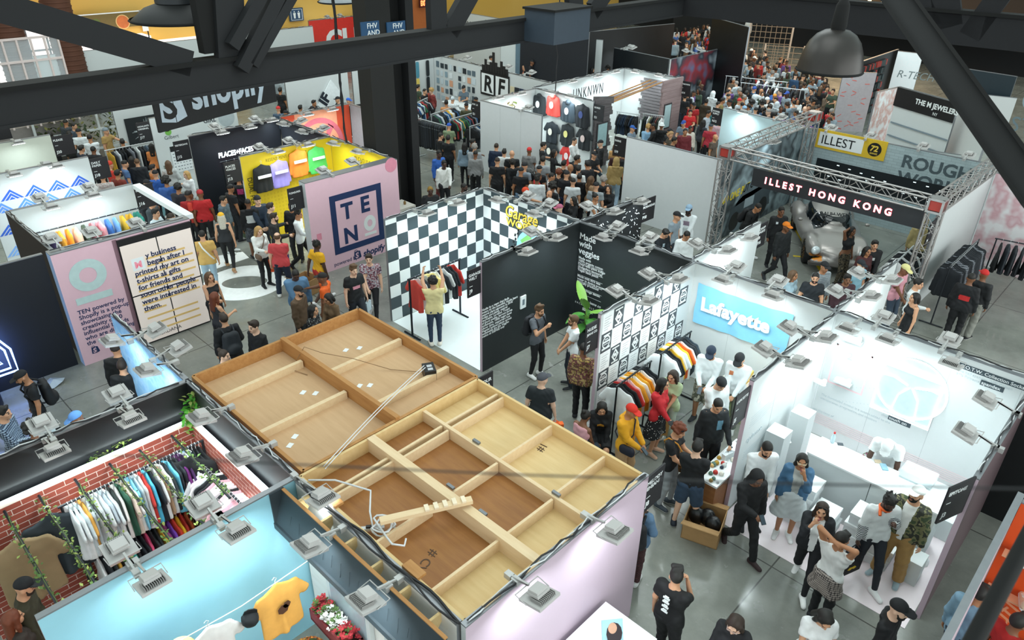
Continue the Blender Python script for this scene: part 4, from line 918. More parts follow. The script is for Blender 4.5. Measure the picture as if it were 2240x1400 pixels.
# booth plates
sign(blackL, 0, ['GARAGE', 'WELT'], 'J9'); sign(poster, 0, ['NUDIE', 'JEANS CO'], 'J7'); sign(epiL, 0, ['LAFAYETTE'], 'J5', 0.43); sJ = sign(epiL, 0, ['EPITOME'], 'J3', .5, label='small black hanging booth plate at the clerk side of the sneaker stand'); sJ.location = (-.80, 8.72, .12); sJ.rotation_euler = (0, 0, 1.22)
sign(kidB, 1, ['KIDILL'], 'J16', 0.47); sign(daily, 1, ['DAILY', 'PAPER'], 'J18', 0.47); sign(jtwen, 1, ['PLEASE'], 'J20', 0.57); sign(gil, 0, ['YESTERDAY'], 'J15', .0+.6) if False else sign(gil, 0, ['HIGHLANTS', 'ORIGINAL'], 'J17', 0.42)
sign(pfA, 0, ['YESTERDAYS'], 'J15', 0.47); sign(yelA, 0, ['PLACES', '+FACES'], 'J13', 0.47); sign(TEN, 0, ['PLEASURES'], 'J11', 0.42); sign(dash, 1, ['LUIS', 'MORANDAR'], 'P18', 0.53); sign(lafA, 1, ['CHAMP', 'SPORTS'], 'P16', 0.42); sign(blankI, 0, ['POP. LA'], 'I21', 0.47)
sign(rains, 0, ['RAINS'], 'I19', 0.47); sign(nine, 0, ['POWER', 'SUPPLY'], 'N12', 0.46); sign(unkB, 1, ['UNKNWN'], 'N14', 0.47); sign(teesW, 1, ['BORED'], 'I21', 0.47); sign(swirl, 1, [''], 'J14', 0.61); sign(jtt, 1, [''], 'J22', 0.68)
sign(rose, 0, ['DOE'], 'P4', .4)
# the pop-up's plate on the floor side
# ---- clamp-on LED flood lamps along the wall tops ----
def flood_proto():
    r = empty('flood_lamp'); LM = mat('8c8a88', .5, var=.05); PW = mat('b8b6b4', .45, var=.03)
    b = MB(); b.prism([(-.155, -.15), (.155, -.15), (.155, .15), (-.155, .15)], -.02, .015); b.build('housing', PW, r)
    b = MB()
    for k in range(11): b.box((-.105+k*.021-.004, -.13, .015), (-.105+k*.021+.004, .02, .055))
    b.build('cooling_fin', LM, r)
    b = MB(); b.box((-.09, -.075, .055), (.09, .085, .085)); b.box((-.075, -.06, .085), (.075, .07, .115)); b.build('driver_box', PW, r)
    b = MB(); b.tube([(-.17, .02, 0), (-.17, .17, .06), (.17, .17, .06), (.17, .02, 0)], .007, 5); b.build('yoke', PW, r)
    b = MB(); b.box((-.135, -.13, -.024), (.135, .13, -.02)); b.build('glass', mat('f4ffff', .3, emit=9, var=0), r)
    return r
FP = flood_proto(); LAMPN = {}
ARMM = {}
def nearest_wall(P):
    best = None
    for W in WALLS:
        q = P-W.p0; u = q @ W.d; s = q @ W.n; uc = min(max(u, 0), W.L); d = abs(s)+abs(u-uc)*2+abs(W.h-2.6)*.2
        if best is None or d < best[0]: best = (d, W, uc, s)
    return best
first = True
def flood(x, y, z=2.66, W=None, side=0):
    global first
    P = at(x, y, z)
    if W is None: d, W, u, s = nearest_wall(P)
    else: q = P-W.p0; u = min(max(q @ W.d, .05), W.L-.05); s = q @ W.n
    sg = side or (1 if s > 0 else -1); s = min(max(abs(s), .28), .62); z = W.h+.06
    n = W.n*sg; P = W.p0+W.d*u+n*s; P[2] = z
    if first: o = FP; first = False
    else: o = dup(FP)
    o.location = P; rz = math.atan2(n[1], n[0])+math.pi/2; o.rotation_euler = (math.radians(-14), 0, rz)      # local +y points back to the wall
    key = (W.lab, sg); LAMPN[key] = LAMPN.get(key, 0)+1; ff = 'front' if sg > 0 else 'rear'
    o['label'] = f"white flood lamp, {nth(LAMPN[key]-1)} on the {ff} of the {W.lab}"
    lw = o['label'].split(); o['label'] = ' '.join(lw[:16]); o['category'] = 'lamp'; o['group'] = 'flood lamps on the wall tops'
    R = Matrix.Rotation(rz, 3, 'Z'); k = round(s, 2)
    if k not in ARMM:
        b = MB(); b.bar((0, .15, .05), (0, k, -.02), .022, .022); b.box((-.035, k-.045, -.07), (.035, k+.045, .0)); t = b.build('arm', mat('b4b4b2', .4, .3)); ARMM[k] = t.data; bpy.data.objects.remove(t)
    a = ob('arm', ARMM[k], o); a.rotation_euler = (math.radians(14), 0, 0)
    l = ALD2 if (y < 262 and x > 850) else ALD; lo = bpy.data.objects.new('lamp_light', l); C.objects.link(lo); lo.parent = o; lo.location = (0, 0, -.04); lo.rotation_euler = (math.radians(18), 0, 0)
    return o
ALD = bpy.data.lights.new('lamp_light', 'AREA'); ALD.shape = 'SQUARE'; ALD.size = .25; ALD.energy = LAMP_W; ALD.color = (.84, .97, 1.); ALD.spread = math.radians(150); ALD2 = ALD.copy(); ALD2.energy = LAMP_W*2.2
for x, y in [(333,1275),(520,1165),(270,1213),(455,1117),(288,920),(120,990),(268,875),(103,942),(440,915),(530,1000),(245,748),(322,812),(393,762),(342,722),
 (1345,1165),(1180,1305),(935,469),(1002,446),(1087,440),(1168,470),(1155,553),(1220,522),(1165,508),(1318,522),(1397,552),(1145,432),(1192,449),(1285,451),(1345,465),(1340,500),(1395,440),(1410,525),
 (1420,600),(1355,640),(1483,612),(1420,660),(1580,615),(1690,650),(1875,597),(1827,637),(1905,650),(1952,615),(1695,620),(1641,522),(1592,550),(1600,590),(1525,535),(1725,717),(1807,740),(1747,795),(1675,765),
 (1941,745),(2080,797),(1925,702),(2070,752),(2155,875),(2112,947),(115,457),(205,430),(40,390),(128,368),(50,320),(100,360),(488,292),(549,280),(619,273),(660,290),(578,326),(642,312),
 (609,334),(674,319),(729,316),(782,334),(708,374),(770,354),(476,280),(674,252),(728,241),(704,282),(651,266),(978,120),(1023,127),(1071,138),(1120,146),(1176,157),(1092,215),(1141,206),(1204,203),(1246,212),(1156,236),
 (1253,179),(1309,167),(1347,158),(1389,158),(1441,166),(1383,105),(1408,99),(1431,98),(1490,110),(1530,108),(1631,245),(1704,258),(1815,282),(1901,299),(2018,321),(2114,343),(1693,312),(720,50),(745,46),(590,262),(560,262)]:
    flood(x, y)

for x, y in ((95, 508), (200, 508), (300, 490)): flood(x, y, 2.66, pinkW, -1)
for x, y in ((90, 436), (202, 414)): flood(x, y, 2.66, kidB, -1)
# ---- far booths set by where their tops show ----
def wallpx(a, b, front, back, label, h=2.6, **k):
    A, B = at(*a, h), at(*b, h); return wall(A[0], A[1], B[0], B[1], front, back, label, h=h, cable=False, **k)
rsp = wallpx((1845, 158), (1918, 160), mat('a3a0a4', .7), GRY, 'far grey panel with scattered red dashes'); b = MB(); r_ = random.Random(8)
for k in range(22):
    u, z, a = r_.uniform(.1, 1.2), r_.uniform(.1, 2.5), r_.uniform(-.6, .6); c, s = math.cos(a)*.1, math.sin(a)*.1; b.prism([(u-c, z-s-.015), (u+c, z+s-.015), (u+c, z+s+.015), (u-c, z-s+.015)], 0, .003, M=Matrix.Translation((0, rsp.F-.003, 0)) @ UPR)
b.build('red_dash', mat('d05a4c'), rsp.root)
rs2 = wallpx((1918, 202), (1968, 190), pattern('blotch', 'e6ecee', 'd8b0a8', 'f2f6f8', scale=2.5), GRY, 'far glossy white panel with faint red marks')
jw = wallpx((1968, 190), (2100, 226), WHT, GRY, 'far white stand wall under a black fascia', h=2.9); fl_ = jw.L
flat(jw.root, 'black_fascia', [rect(0, 2.2, fl_, 2.9)], INK, jw.F-.03, .03); text(jw.root, 'THE M JEWELERS', 1.0, 2.5, .26, WT, jw.F-.066, bold=.03); text(jw.root, 'NY', 1.9, 2.27, .16, WT, jw.F-.066)
flat(jw.root, 'shelf_line', [rect(.1, 1.55, fl_, 1.60), rect(.1, 1.05, fl_, 1.10)], mat('7c8a94'), jw.F-.03, .03)
b = MB(); a_ = [at(*p) for p in ((1935, 262), (2085, 300), (2060, 360), (1900, 320))]; b.add([(p[0], p[1], .012) for p in a_], [(0, 1, 2, 3)]); tag(b.build('orange_carpet', pattern('checker', 'b8542c', 'c8683c', scale=2.5, rough=.9)), 'orange checked carpet of the far jewellery stand', 'carpet')
jw2 = wallpx((2095, 235), (2160, 300), WHT, GRY, 'far white wall beside the orange carpet', h=2.4); jw3 = wallpx((2030, 330), (2145, 345), WHT, WHT, 'low white counter wall beyond the brick print', h=1.3)
rt = wallpx((1885, 135), (1965, 108), INK, GRY, 'far black wall of stacked crates', h=2.8); rt2 = wallpx((1965, 112), (2020, 118), mat('e4eef0', .5, emit=.25), GRY, 'far white lit panel with thin lettering', h=2.8); text(rt2.root, 'R-TECH', .2, 1.6, .5, mat('8c9a9c'), rt2.F-.004, shear=.2)
b = MB(); r_ = random.Random(5)
for i in range(16):
    for j in range(7): 
        if r_.random() < .75: b.box((.1+i*.2, -.14, .15+j*.36), (.25+i*.2, -.03, .40+j*.36), r_.choice([0, 0, 1, 2]))
o = b.build('crate_front', [mat('20282a'), mat('3c4a4c'), mat('a83c34')], rt.root)
jb = wallpx((2110, 150), (2225, 168), mat('1f3038', .4), GRY, 'far dark teal panel with outlined lettering', h=3.0); text(jb.root, 'JUSTICE', 1.6, .9, .85, mat('6c8088'), jb.F-.004, bold=-.0); bb = MB(); ring(bb, 3.0, 2.2, .42, .34, jb.F-.006, .004); bb.build('round_emblem', mat('8ca0a8'), jb.root)
jb2 = wallpx((2130, 205), (2225, 215), WHT, INK, 'far bright white low wall', h=2.2)
wm = wallpx((1560, 38), (1640, 60), INK, INK, 'far black wall behind the display mannequins', h=4.0)
# far wire cages
def cage(p, w, h, n, label):
    P = at(*p); r = empty('wire_cage', (P[0], P[1], 0), math.atan2(-P[1], -P[0])-math.pi/2+math.pi, label, 'cage'); b = MB()
    for i in range(n+1): b.bar((i*w/n, 0, 0), (i*w/n, 0, h), .03, .03)
    for j in range(int(h/.35)+1): b.bar((0, 0, j*.35), (w, 0, j*.35), .03, .03)
    b.build('lattice', mat('9a8c7c', .5, .5), r); b = MB()
    for x in (-.06, w+.06): b.bar((x, 0, 0), (x, 0, h+.1), .1, .1)
    b.build('post', mat('b8b0a8', .5, .4), r)
cage((1632, 128), 2.6, 3.6, 8, 'tall far wire cage crowded with clothes'); cage((1668, 150), 2.2, 1.4, 4, 'low far slanted wire cage in the warm lit crowd'); cage((1915, 108), 2.4, 1.6, 7, 'far wire cage above the crates')
# ---- hall end: windows, brown piers, balcony rail, signs ----
NX = np.array([1., 0, 0])
def onwest(x, y, X=-40.95): return at_plane(x, y, (X, 0, 0), NX)
for i, (x0, y0, x1, y1) in enumerate(((45, 30, 130, 190), (160, 72, 228, 190), (232, 78, 330, 190), (-60, 40, 15, 190), (355, 82, 470, 118))):
    a, c = onwest(x0, y1, -39.9), onwest(x1, y0, -39.9); a[2] = max(a[2], .05); b = MB(); b.box((-41, a[1], a[2]), (-39.9, c[1], c[2])); 
    for k in (1, 2): b.box((-39.9, a[1]+(c[1]-a[1])*k/3-.04, a[2]), (-39.84, a[1]+(c[1]-a[1])*k/3+.04, c[2]), 1)
    b.box((-39.9, a[1], (a[2]+c[2])/2-.04), (-39.84, c[1], (a[2]+c[2])/2+.04), 1)
    o = tag(b.build('window_%d' % (i+1), [mat('fff4ee', .5, emit=1.3 if i < 4 else .8, var=.0), mat('9aa0a4')]), kind='structure')
for i, (x, y0) in enumerate(((30, 150), (148, 170))):
    P = at(x, y0+8, 2.4); P = onwest(x, 110, -38.6); b = MB(); b.lathe([(.6, 0), (.6, 9)], 20); 
    for k in range(40): b.lathe([(.61, .2*k), (.63, .2*k+.03), (.61, .2*k+.06)], 20)
    o = b.build('brick_pier', mat('5a3626', .8, var=.25, scale=3), None, (P[0], P[1], 0)); tag(o, ('brown round brick pier beside the balcony rail', 'brown round brick pier in front of the bright windows')[i], 'pier')
rl = empty('balcony_rail', tuple(onwest(-30, 195, -31)), math.pi/2, 'white framed balcony rail with glass panels', 'railing'); a, c = onwest(-30, 195, -31), onwest(150, 172, -31); tp = onwest(130, 132, -31); w_ = c[1]-a[1]; hh = 1.5; b = MB()
for k in range(7): b.bar((w_*k/6, 0, -1.5), (w_*k/6, 0, hh), .06, .06)
for z in (0, .75, hh): b.bar((0, 0, z), (w_, 0, z), .07, .07)
b.build('rail_frame', mat('d8c8c4', .5), rl); gm, nt, bs, N, L = newmat('rail_glass'); bs.inputs['Base Color'].default_value = (.8, .9, .95, 1); bs.inputs['Alpha'].default_value = .25; bs.inputs['Roughness'].default_value = .1
b = MB(); b.box((0, .01, 0), (w_, .03, hh)); b.build('glass', gm, rl); b = MB(); b.box((-2, .2, -6), (w_, 2, -1.5)); b.build('balcony_edge', mat('8a8480'), rl)
def plate(name, x0, y0, x1, y1, m, label, cat, X=-40.95, th=.12):
    a, c = onwest(x0, y1, X), onwest(x1, y0, X); r = empty(name, (X+.02, a[1], a[2]), math.pi/2, label, cat); w, h = c[1]-a[1], c[2]-a[2]
    b = MB(); b.box((0, -th, 0), (w, 0, h)); b.build('plate', m, r); return r, w, h
r, w, h = plate('restroom_sign', 633, 16, 659, 47, mat('1c4468', .5), 'square blue restroom sign with two white figures on the mustard wall', 'sign')
flat(r, 'white_border', [rect(.08*w, .08*h, .92*w, .11*h), rect(.08*w, .89*h, .92*w, .92*h), rect(.08*w, .1*h, .11*w, .9*h), rect(.89*w, .1*h, .92*w, .9*h)], WT, -.125)
for s in (.34, .66): flat(r, 'figure', [circ(s*w, .73*h, .055*h, 10), [(s*w-.10*w, .64*h), (s*w-.07*w, .42*h), (s*w-.06*w, .22*h), (s*w+.06*w, .22*h), (s*w+.07*w, .42*h), (s*w+.10*w, .64*h)]], WT, -.125)
r, w, h = plate('exit_sign', 916, -4, 934, 17, mat('4a1c10'), 'small red lit exit sign on the orange wall end', 'sign', -36); text(r, 'EXIT', .06*w, .25*h, .8*h, mat('ff6a3c', .5, emit=5), -.13, bold=.04, sx=.55)
b = MB(); a, c = onwest(882, 66, -36.2), onwest(934, -60, -36.2); b.box((-36.6, a[1], 0), (-36.2, c[1]+.3, c[2])); tag(b.build('trim_1', mat('b0602c', .7)), kind='structure')
b = MB(); a, c = onwest(310, 75, -40.9), onwest(150, 20, -40.9)
r, w, h = plate('food_billboard', 165, 22, 308, 68, mat('6c5a2c'), 'food billboard with an orange round dish on the mustard wall', 'billboard'); flat(r, 'dish', [circ(.68*w, .35*h, .42*h, 28)], mat('c86a34', .6, var=.4, scale=3), -.13); flat(r, 'dish_rim', [circ(.68*w, .35*h, .48*h, 28)], mat('e0b878'), -.125, .002); flat(r, 'herb', [circ(.3*w, .4*h, .3*h, 9), circ(.15*w, .6*h, .2*h, 7)], mat('5c6a2c'), -.125); flat(r, 'white_edge', [rect(.95*w, -.4*h, 1.04*w, h), rect(0, .95*h, w, 1.02*h)], WT, -.125)
bz = at_plane(1810, 30, (0, 52, 0), (0, 1, 0)); r = empty('neon_sign', tuple(bz), 0, 'far warm white neon letters above the dark hall', 'neon sign'); text(r, 'BLITZ', .2, 0, 2.6, mat('ffe8b0', .5, emit=2.5), 0, bold=-.01, ext=.1, sx=.75); b = MB(); b.box((-1, .3, -1), (14, .6, 3)); b.build('backing', mat('2a1c10'), r)
# ---- dark roof steel ----
STL, STD = mat('131518', .8, var=.06, scale=3), mat('060707', .9)
col = empty('steel_column', (-17.6, 13.2, 0), 0, 'thick dark built-up steel column rising behind the pink emblem wall', 'column'); b = MB(); b.box((-.3, -.78, 0), (.3, .02, 9)); b.build('flange', mat('121210', .7), col); b = MB(); b.box((-.3, .02, 0), (-.02, .55, 9)); b.build('web', STD, col); b = MB(); b.box((-.3, .55, 0), (.3, .82, 9)); b.build('flange', mat('131416', .7), col); b = MB(); b.box((-.38, -.85, 0), (.38, .9, .06)); b.build('base_plate', STD, col)
for i, (x0, x1) in enumerate(((792, 829), (848, 886))):
    a, c = at_plane(x0, 82, (-17.25, 0, 0), NX), at_plane(x1, 45, (-17.25, 0, 0), NX); r = empty('route_sign', (-17.25, a[1], a[2]), math.pi/2, f'blue route sign, {"wider" if i == 0 else "second"} of two on the steel column', 'sign'); w, h = c[1]-a[1], c[2]-a[2]
    b = MB(); b.box((0, 0, -.2), (w, .04, h)); b.build('plate', mat('1e4a70', .5), r); text(r, 'FHV\nAND\nHNS', .3*w, .95*h, .19, WT, -.005, bold=.01, line=.95)
zc = 6.0; A0, A1 = at(-40, 287, zc), at(1492, 34, zc); B0, B1 = at(1492, 34, zc), at(2420, 134, zc)
rt_ = empty('roof_truss', tuple(A0), math.atan2(A1[1]-A0[1], A1[0]-A0[0]), 'long dark steel roof truss crossing above the stands', 'truss'); AL = np.linalg.norm(A1-A0); ad = (A1-A0)/AL; an = np.array([ad[1], -ad[0], 0])
def auz(x, y): q = at_plane(x, y, A0, an)-A0; return q @ ad, q[2]
ch_h = auz(700, 100)[1]; b = MB(); b.box((0, 0, 0), (AL, .16, .48)); b.box((0, -.05, .46), (AL, .30, .53), 1); b.box((0, -.03, -.02), (AL, .35, .03)); b.build('chord', [STL, STD], rt_)
def strut(root, f, p, q, w, nm, d=.16, m=STL, off=.08):
    (u0, z0), (u1, z1) = f(*p), f(*q); b = MB(); b.bar((u0, off, z0), (u1, off, z1), d, w, 0, up=(-(z1-z0), 0, u1-u0) if True else None); return b.build(nm, m, root)
for p, q, w, nm in (((-80, -8), (420, 140), .40, 'diagonal'), ((498, -90), (510, 130), .50, 'post'), ((640, -90), (520, 150), .22, 'brace'), ((676, -90), (545, 140), .16, 'brace'), ((590, -60), (500, 100), .2, 'brace'), ((957, -60), (962, 70), .45, 'post'), ((1060, -60), (988, 70), .42, 'diagonal'), ((1258, -60), (1262, 28), .55, 'post'), ((1360, -60), (1300, 25), .5, 'diagonal')):
    strut(rt_, auz, p, q, w, nm, off=.08 if nm != 'brace' else -.1)
b = MB(); b.box((auz(455, 120)[0], .1, .6), (auz(500, 120)[0], .3, 4)); b.build('post_flange', STD, rt_)
rb_ = empty('roof_truss', tuple(B0), math.atan2(B1[1]-B0[1], B1[0]-B0[0]), 'dark steel roof truss behind the grey dome lamp', 'truss'); BL_ = np.linalg.norm(B1-B0); bd = (B1-B0)/BL_; bn = np.array([bd[1], -bd[0], 0])
def buz(x, y): q = at_plane(x, y, B0, bn)-B0; return q @ bd, q[2]
STR = mat('111216', .8)
b = MB(); b.box((0, 0, 0), (BL_, .16, .72)); b.box((0, -.05, .70), (BL_, .4, .78), 1); b.build('chord', [STR, STD], rb_)
for p, q, w in (((2060, -60), (2075, 60), .6), ((2200, -30), (2120, 80), .5), ((1990, -60), (2040, 60), .4)): strut(rb_, buz, p, q, w, 'diagonal', m=STR)
def along(x, y, d): r = ray(x, y); return CAM+r/np.linalg.norm(r)*d
P, Q = along(1928, -55, 10.5), along(2276, 436, 8.5); n_ = np.cross(np.array(Q-P), ray(2100, 170)); n_ = np.cross(n_, Q-P); n_ /= np.linalg.norm(n_)
dg = empty('steel_brace', tuple(P), 0, 'wide dark diagonal steel brace crossing the upper corner', 'brace'); b = MB(); b.bar((0, 0, 0), tuple(Q-P), .24, .08, 0, up=tuple(n_)); b.build('web', mat('0e1011', .8), dg); s_ = np.cross(Q-P, n_); s_ /= np.linalg.norm(s_)
for k in (1, -1): b = MB(); o_ = s_*.13*k; b.bar(tuple(o_), tuple(Q-P+o_), .035, .2, 0, up=tuple(n_)); b.build('flange', STD, dg)
P, Q = along(2262, 1150, 4.2), along(2120, 1420, 3.6); o = MB().tube([P, Q], .035, 8).build('black_rod', STD); tag(o, 'slim black steel rod crossing the orange stand corner', 'rod')
o = MB().tube([along(x, y, 1.5) for x, y in ((-60, 980), (560, 1012), (1120, 1038), (1680, 1057), (2300, 1071))], .0021, 6).build('guy_wire', CAB); tag(o, 'thin dark wire stretched across the whole view', 'wire')
for i, (x, y, z, top) in enumerate(((757, 312, 2.7, 9), (1215, 200, 2.7, 9))):
    P = at(x, y, z); b = MB(); r_ = random.Random(i)
    for k in range(3 if i == 0 else 1): b.tube([(P[0]+(r_.uniform(-.04, .04)), P[1]+r_.uniform(-.04, .04), zz) for zz in np.linspace(z, top, 16)], .022, 5)
    o = b.build('power_drop', CAB); tag(o, ('bundle of black cables hanging down onto the yellow return wall', 'single black cable hanging down onto the shack stand')[i], 'cable')
def pendant(x, y, d, dia, label, m, shallow=False):
    P = along(x, y, d); r = empty('pendant_lamp', tuple(P), 0, label, 'pendant lamp'); R = dia/2; b = MB()
    pr_ = [(R*1.02, -.02), (R*1.01, 0), (R*.97, R*.25), (R*.90, R*.55), (R*.78, R*.84), (R*.60, R*1.06), (R*.38, R*1.19), (R*.2, R*1.22)] if not shallow else [(R, -.03), (R*.98, 0), (R*.7, R*.22), (R*.35, R*.34), (R*.33, R*.36)]
    b.lathe(pr_, 40); b.lathe([(q*.98, z-.01) for q, z in pr_][::-1], 40); b.build('shade', m, r); zt = pr_[-1][1]
    b = MB(); b.lathe([(R*.2, zt-.03), (R*.24, zt+.05), (R*.2, zt+.35*dia), (R*.1, zt+.45*dia), (.001, zt+.46*dia)] if not shallow else [(R*.45, zt-.03), (R*.45, zt+.6), (.001, zt+.62)], 20); b.build('ballast', STD if not shallow else mat('2e3236'), r)
    b = MB(); b.tube([(0, 0, zt+.3), (0, 0, zt+2.5)], .02, 6); b.build('stem', STD, r); b = MB(); b.lathe([(R*1.02, -.03), (R*1.05, -.01), (R*1.02, .01)], 40); b.build('rim', STD, r)
pendant(1814, 152, 13.5, 1.0, 'grey dome pendant lamp hanging before the dark truss', mat('3a3735', .4, .5)); pendant(394, 40, 14.6, 1.55, 'wide black shallow pendant lamp before the mustard wall', mat('0c0d0e', .6), True); pendant(740, 3, 26, 1.25, 'small pale pendant lamp at the upper edge beside the steel column', mat('8a9094', .5), True)
u_, z_ = auz(1190, 60); bx = empty('junction_box', tuple(A0+ad*u_+an*.55), rt_.rotation_euler[2], 'large blue grey steel box fixed to the roof truss', 'box'); b = MB(); b.box((-.72, -.35, .02), (.62, .55, .72)); b.build('casing', mat('303c48', .6), bx); b = MB(); b.box((-.76, -.39, .72), (.66, .59, .77)); b.build('lid', STD, bx)
sA, sB = at(350, 291, 5.35), at(606, 222, 5.35); sg = empty('hanging_banner', tuple(sA), math.atan2(sB[1]-sA[1], sB[0]-sA[0]), 'black hanging banner with a white bag icon and large word', 'banner'); sl = np.linalg.norm(sB-sA)
b = MB(); b.box((0, 0, 0), (sl, .05, 1.0)); b.build('panel', mat('0c0d10'), sg); PB = mat('b8c8d4', .5); text(sg, 'shopify', .74, .25, .72, PB, -.004, bold=.03, sx=.86)
flat(sg, 'bag_icon', [[(.08, .16), (.36, .10), (.36, .80), (.12, .74)], [(.375, .10), (.60, .16), (.48, .74), (.375, .80)]], PB, -.004); text(sg, 'S', .135, .20, .62, mat('0c0d10'), -.010, bold=.03); b = MB()
for u in (.2, sl-.2): b.tube([(u, .02, 1), (u, .02, 1.6)], .01, 5)
b.build('hanger_wire', CAB, sg)
# ---- open-topped wooden ceilings of the two pop-up rooms ----
MDF, OAK, PLY, BRN, PALE = pattern('wood', 'c09c74', 'cba780', scale=1.2, rough=.8), pattern('wood', 'a4713c', 'b98850', scale=2, rough=.7), pattern('wood', 'd0b07a', 'dcc08c', scale=1.2, rough=.7), pattern('wood', '8a5828', 'a06c34', scale=1.4, rough=.6), pattern('wood', 'd8bc94', 'e2caa4', scale=2, rough=.7)
rf = empty('wooden_roof', (0, 0, 0), 0, 'tan fibreboard roof tray in an oak frame, four bays', 'roof')
def bars(root, nm, L, m, w=.05, z0=2.40, z1=2.6):
    for a, c in L:
        b = MB(); b.bar((a[0], a[1], (z0+z1)/2), (c[0], c[1], (z0+z1)/2), w, z1-z0); b.build(nm, m, root)
b = MB(); b.box((-9.72, 3.34, 2.37), (-6.72, 6.34, 2.40)); b.build('board', MDF, rf)
bars(rf, 'frame_rail', [((-9.72, 3.34), (-9.72, 6.34)), ((-9.72, 6.34), (-6.72, 6.34)), ((-6.72, 6.34), (-6.72, 3.34)), ((-6.72, 3.34), (-9.72, 3.34))], OAK); bars(rf, 'centre_beam', [((-9.72, 4.84), (-6.72, 4.84))], OAK, .07, 2.4, 2.64)
bars(rf, 'joist', [((-8.51, 6.3), (-8.51, 4.9)), ((-7.33, 6.3), (-7.33, 4.92)), ((-9.07, 4.78), (-9.05, 3.36)), ((-7.89, 4.78), (-7.9, 3.36))], PALE, .07, 2.4, 2.52)
for x, y in ((-8.9, 5.75), (-9.0, 5.55), (-8.0, 5.1), (-7.9, 5.22), (-8.45, 4.4), (-8.3, 4.52), (-7.5, 3.6), (-7.62, 3.75)):
    b = MB(); b.box((-.035, -.05, 0), (.035, .05, .004)); b.build('paper_tag', WT, rf, (x, y, 2.401), (0, 0, .5))
for k in range(2): o = MB().tube([(-7.0-1.6*t, 3.5+2.5*(1-t)+.06*k*math.sin(3*t), 2.62+.04*math.sin(t*9+k)) for t in np.linspace(0, 1, 12)] if False else [(-7.45+.9*t-.03*k, 5.95-2.4*t, 2.60+.05*math.sin(t*3.1)+.02*k) for t in np.linspace(0, 1, 12)], .007, 5).build('white_wire', CABW); tag(o, ('loose white cable trailing over the tan roof tray', 'second loose white cable beside the first on the tan roof tray')[k], 'cable')
o = MB().tube([(-7.55, 6.0, 2.44), (-8.0, 5.7, 2.42), (-8.4, 5.3, 2.62), (-8.8, 5.0, 2.68), (-9.15, 4.9, 2.68), (-9.1, 4.6, 2.42), (-8.8, 4.7, 2.41)], .006, 5).build('thin_wire', mat('8a6a48')); tag(o, 'thin brown wire looping across the tan roof tray', 'wire')
pb = empty('power_supply', (-7.45, 6.02, 2.405), -.5, 'black power supply box with two sockets on the tan roof tray', 'power box'); b = MB(); b.box((-.13, -.09, 0), (.13, .09, .17)); b.build('case', mat('101012', .4), pb)
for k in (-.06, .03): b = MB(); b.box((k, -.03, .17), (k+.06, .05, .174)); b.build('socket_plate', mat('b8bcc0'), pb)
rg = empty('wooden_roof', (0, 0, 0), 0, 'plywood roof tray with brown and pale panels and crossed joists', 'roof')
for (x0, y0, x1, y1, m) in ((-6.66, 5.24, -3.66, 6.3, PLY), (-6.66, 4.33, -4.2, 5.24, BRN), (-6.66, 3.26, -4.2, 4.33, BRN), (-4.2, 4.33, -3.66, 5.24, PLY), (-4.2, 3.26, -3.66, 4.33, PLY)):
    b = MB(); b.box((x0, y0, 2.37), (x1, y1, 2.40)); b.build('board', m, rg)
bars(rg, 'frame_rail', [((-6.66, 3.26), (-6.66, 6.3)), ((-6.66, 6.3), (-3.66, 6.3)), ((-3.66, 6.3), (-3.66, 3.26)), ((-3.66, 3.26), (-6.66, 3.26))], PLY, .04); bars(rg, 'centre_beam', [((-6.66, 5.24), (-3.66, 5.24))], PALE, .05, 2.4, 2.58); bars(rg, 'centre_beam', [((-6.66, 4.33), (-3.66, 4.33))], PALE, .12, 2.4, 2.62)
bars(rg, 'joist', [((-6.22, 6.28), (-6.22, 5.26)), ((-6.10, 6.28), (-6.10, 5.26)), ((-5.16, 6.28), (-5.16, 5.26)), ((-4.24, 6.28), (-4.24, 5.26)), ((-6.22, 5.2), (-6.2, 4.36)), ((-6.09, 5.2), (-6.08, 4.36)), ((-5.14, 5.2), (-5.14, 4.36)), ((-4.2, 5.2), (-4.2, 4.36)), ((-6.21, 4.28), (-6.2, 3.28)), ((-6.11, 4.28), (-6.11, 3.28)), ((-5.15, 4.1), (-5.15, 3.28)), ((-4.2, 4.28), (-4.2, 3.28))], PALE, .035, 2.4, 2.56)
for x, y in ((-5.6, 5.27), (-4.2, 5.27), (-5.2, 4.45), (-4.6, 4.42)): b = MB(); b.box((-.06, -.02, 0), (.06, .02, .03)); b.build('latch', mat('7c8084', .4, .7), rg, (x, y, 2.585))
for k in range(5): b = MB(); b.box((-.02, -.12, 0), (.02, .12, .06)); b.build('edge_block', PALE, rg, (-3.63, 3.6+.6*k, 2.58))
for tx, x, y, q in (('#1', -5.0, 5.9, .5), ('# CV', -4.75, 3.75, -2.5)): t = text(rg, tx, 0, 0, .16, mat('4a3018'), 0); t.matrix_local = Matrix.Translation((x, y, 2.402)) @ Matrix.Rotation(q+1.2, 4, 'Z')
pk = empty('loose_plank', (-5.27, 3.44, 2.66), math.atan2(.97, .49), 'pale loose plank with taped blocks lying across the plywood roof', 'plank'); b = MB(); b.box((0, -.045, 0), (1.09, .045, .05)); b.build('board', PALE, pk)
for k in range(5): b = MB(); b.box((.52+.11*k, -.05, .05), (.57+.11*k, .05, .075)); b.build('tape_block', mat('e8d8bc'), pk)
ps = empty('power_strip', (-5.45, 3.42, 2.44), .9, 'white power strip on the brown plywood roof', 'power strip'); b = MB(); b.box((-.16, -.025, 0), (.16, .025, .035)); b.build('case', CABW, ps); b = MB(); b.box((-.05, -.018, .035), (.02, .018, .06)); b.build('plug', CAB, ps)
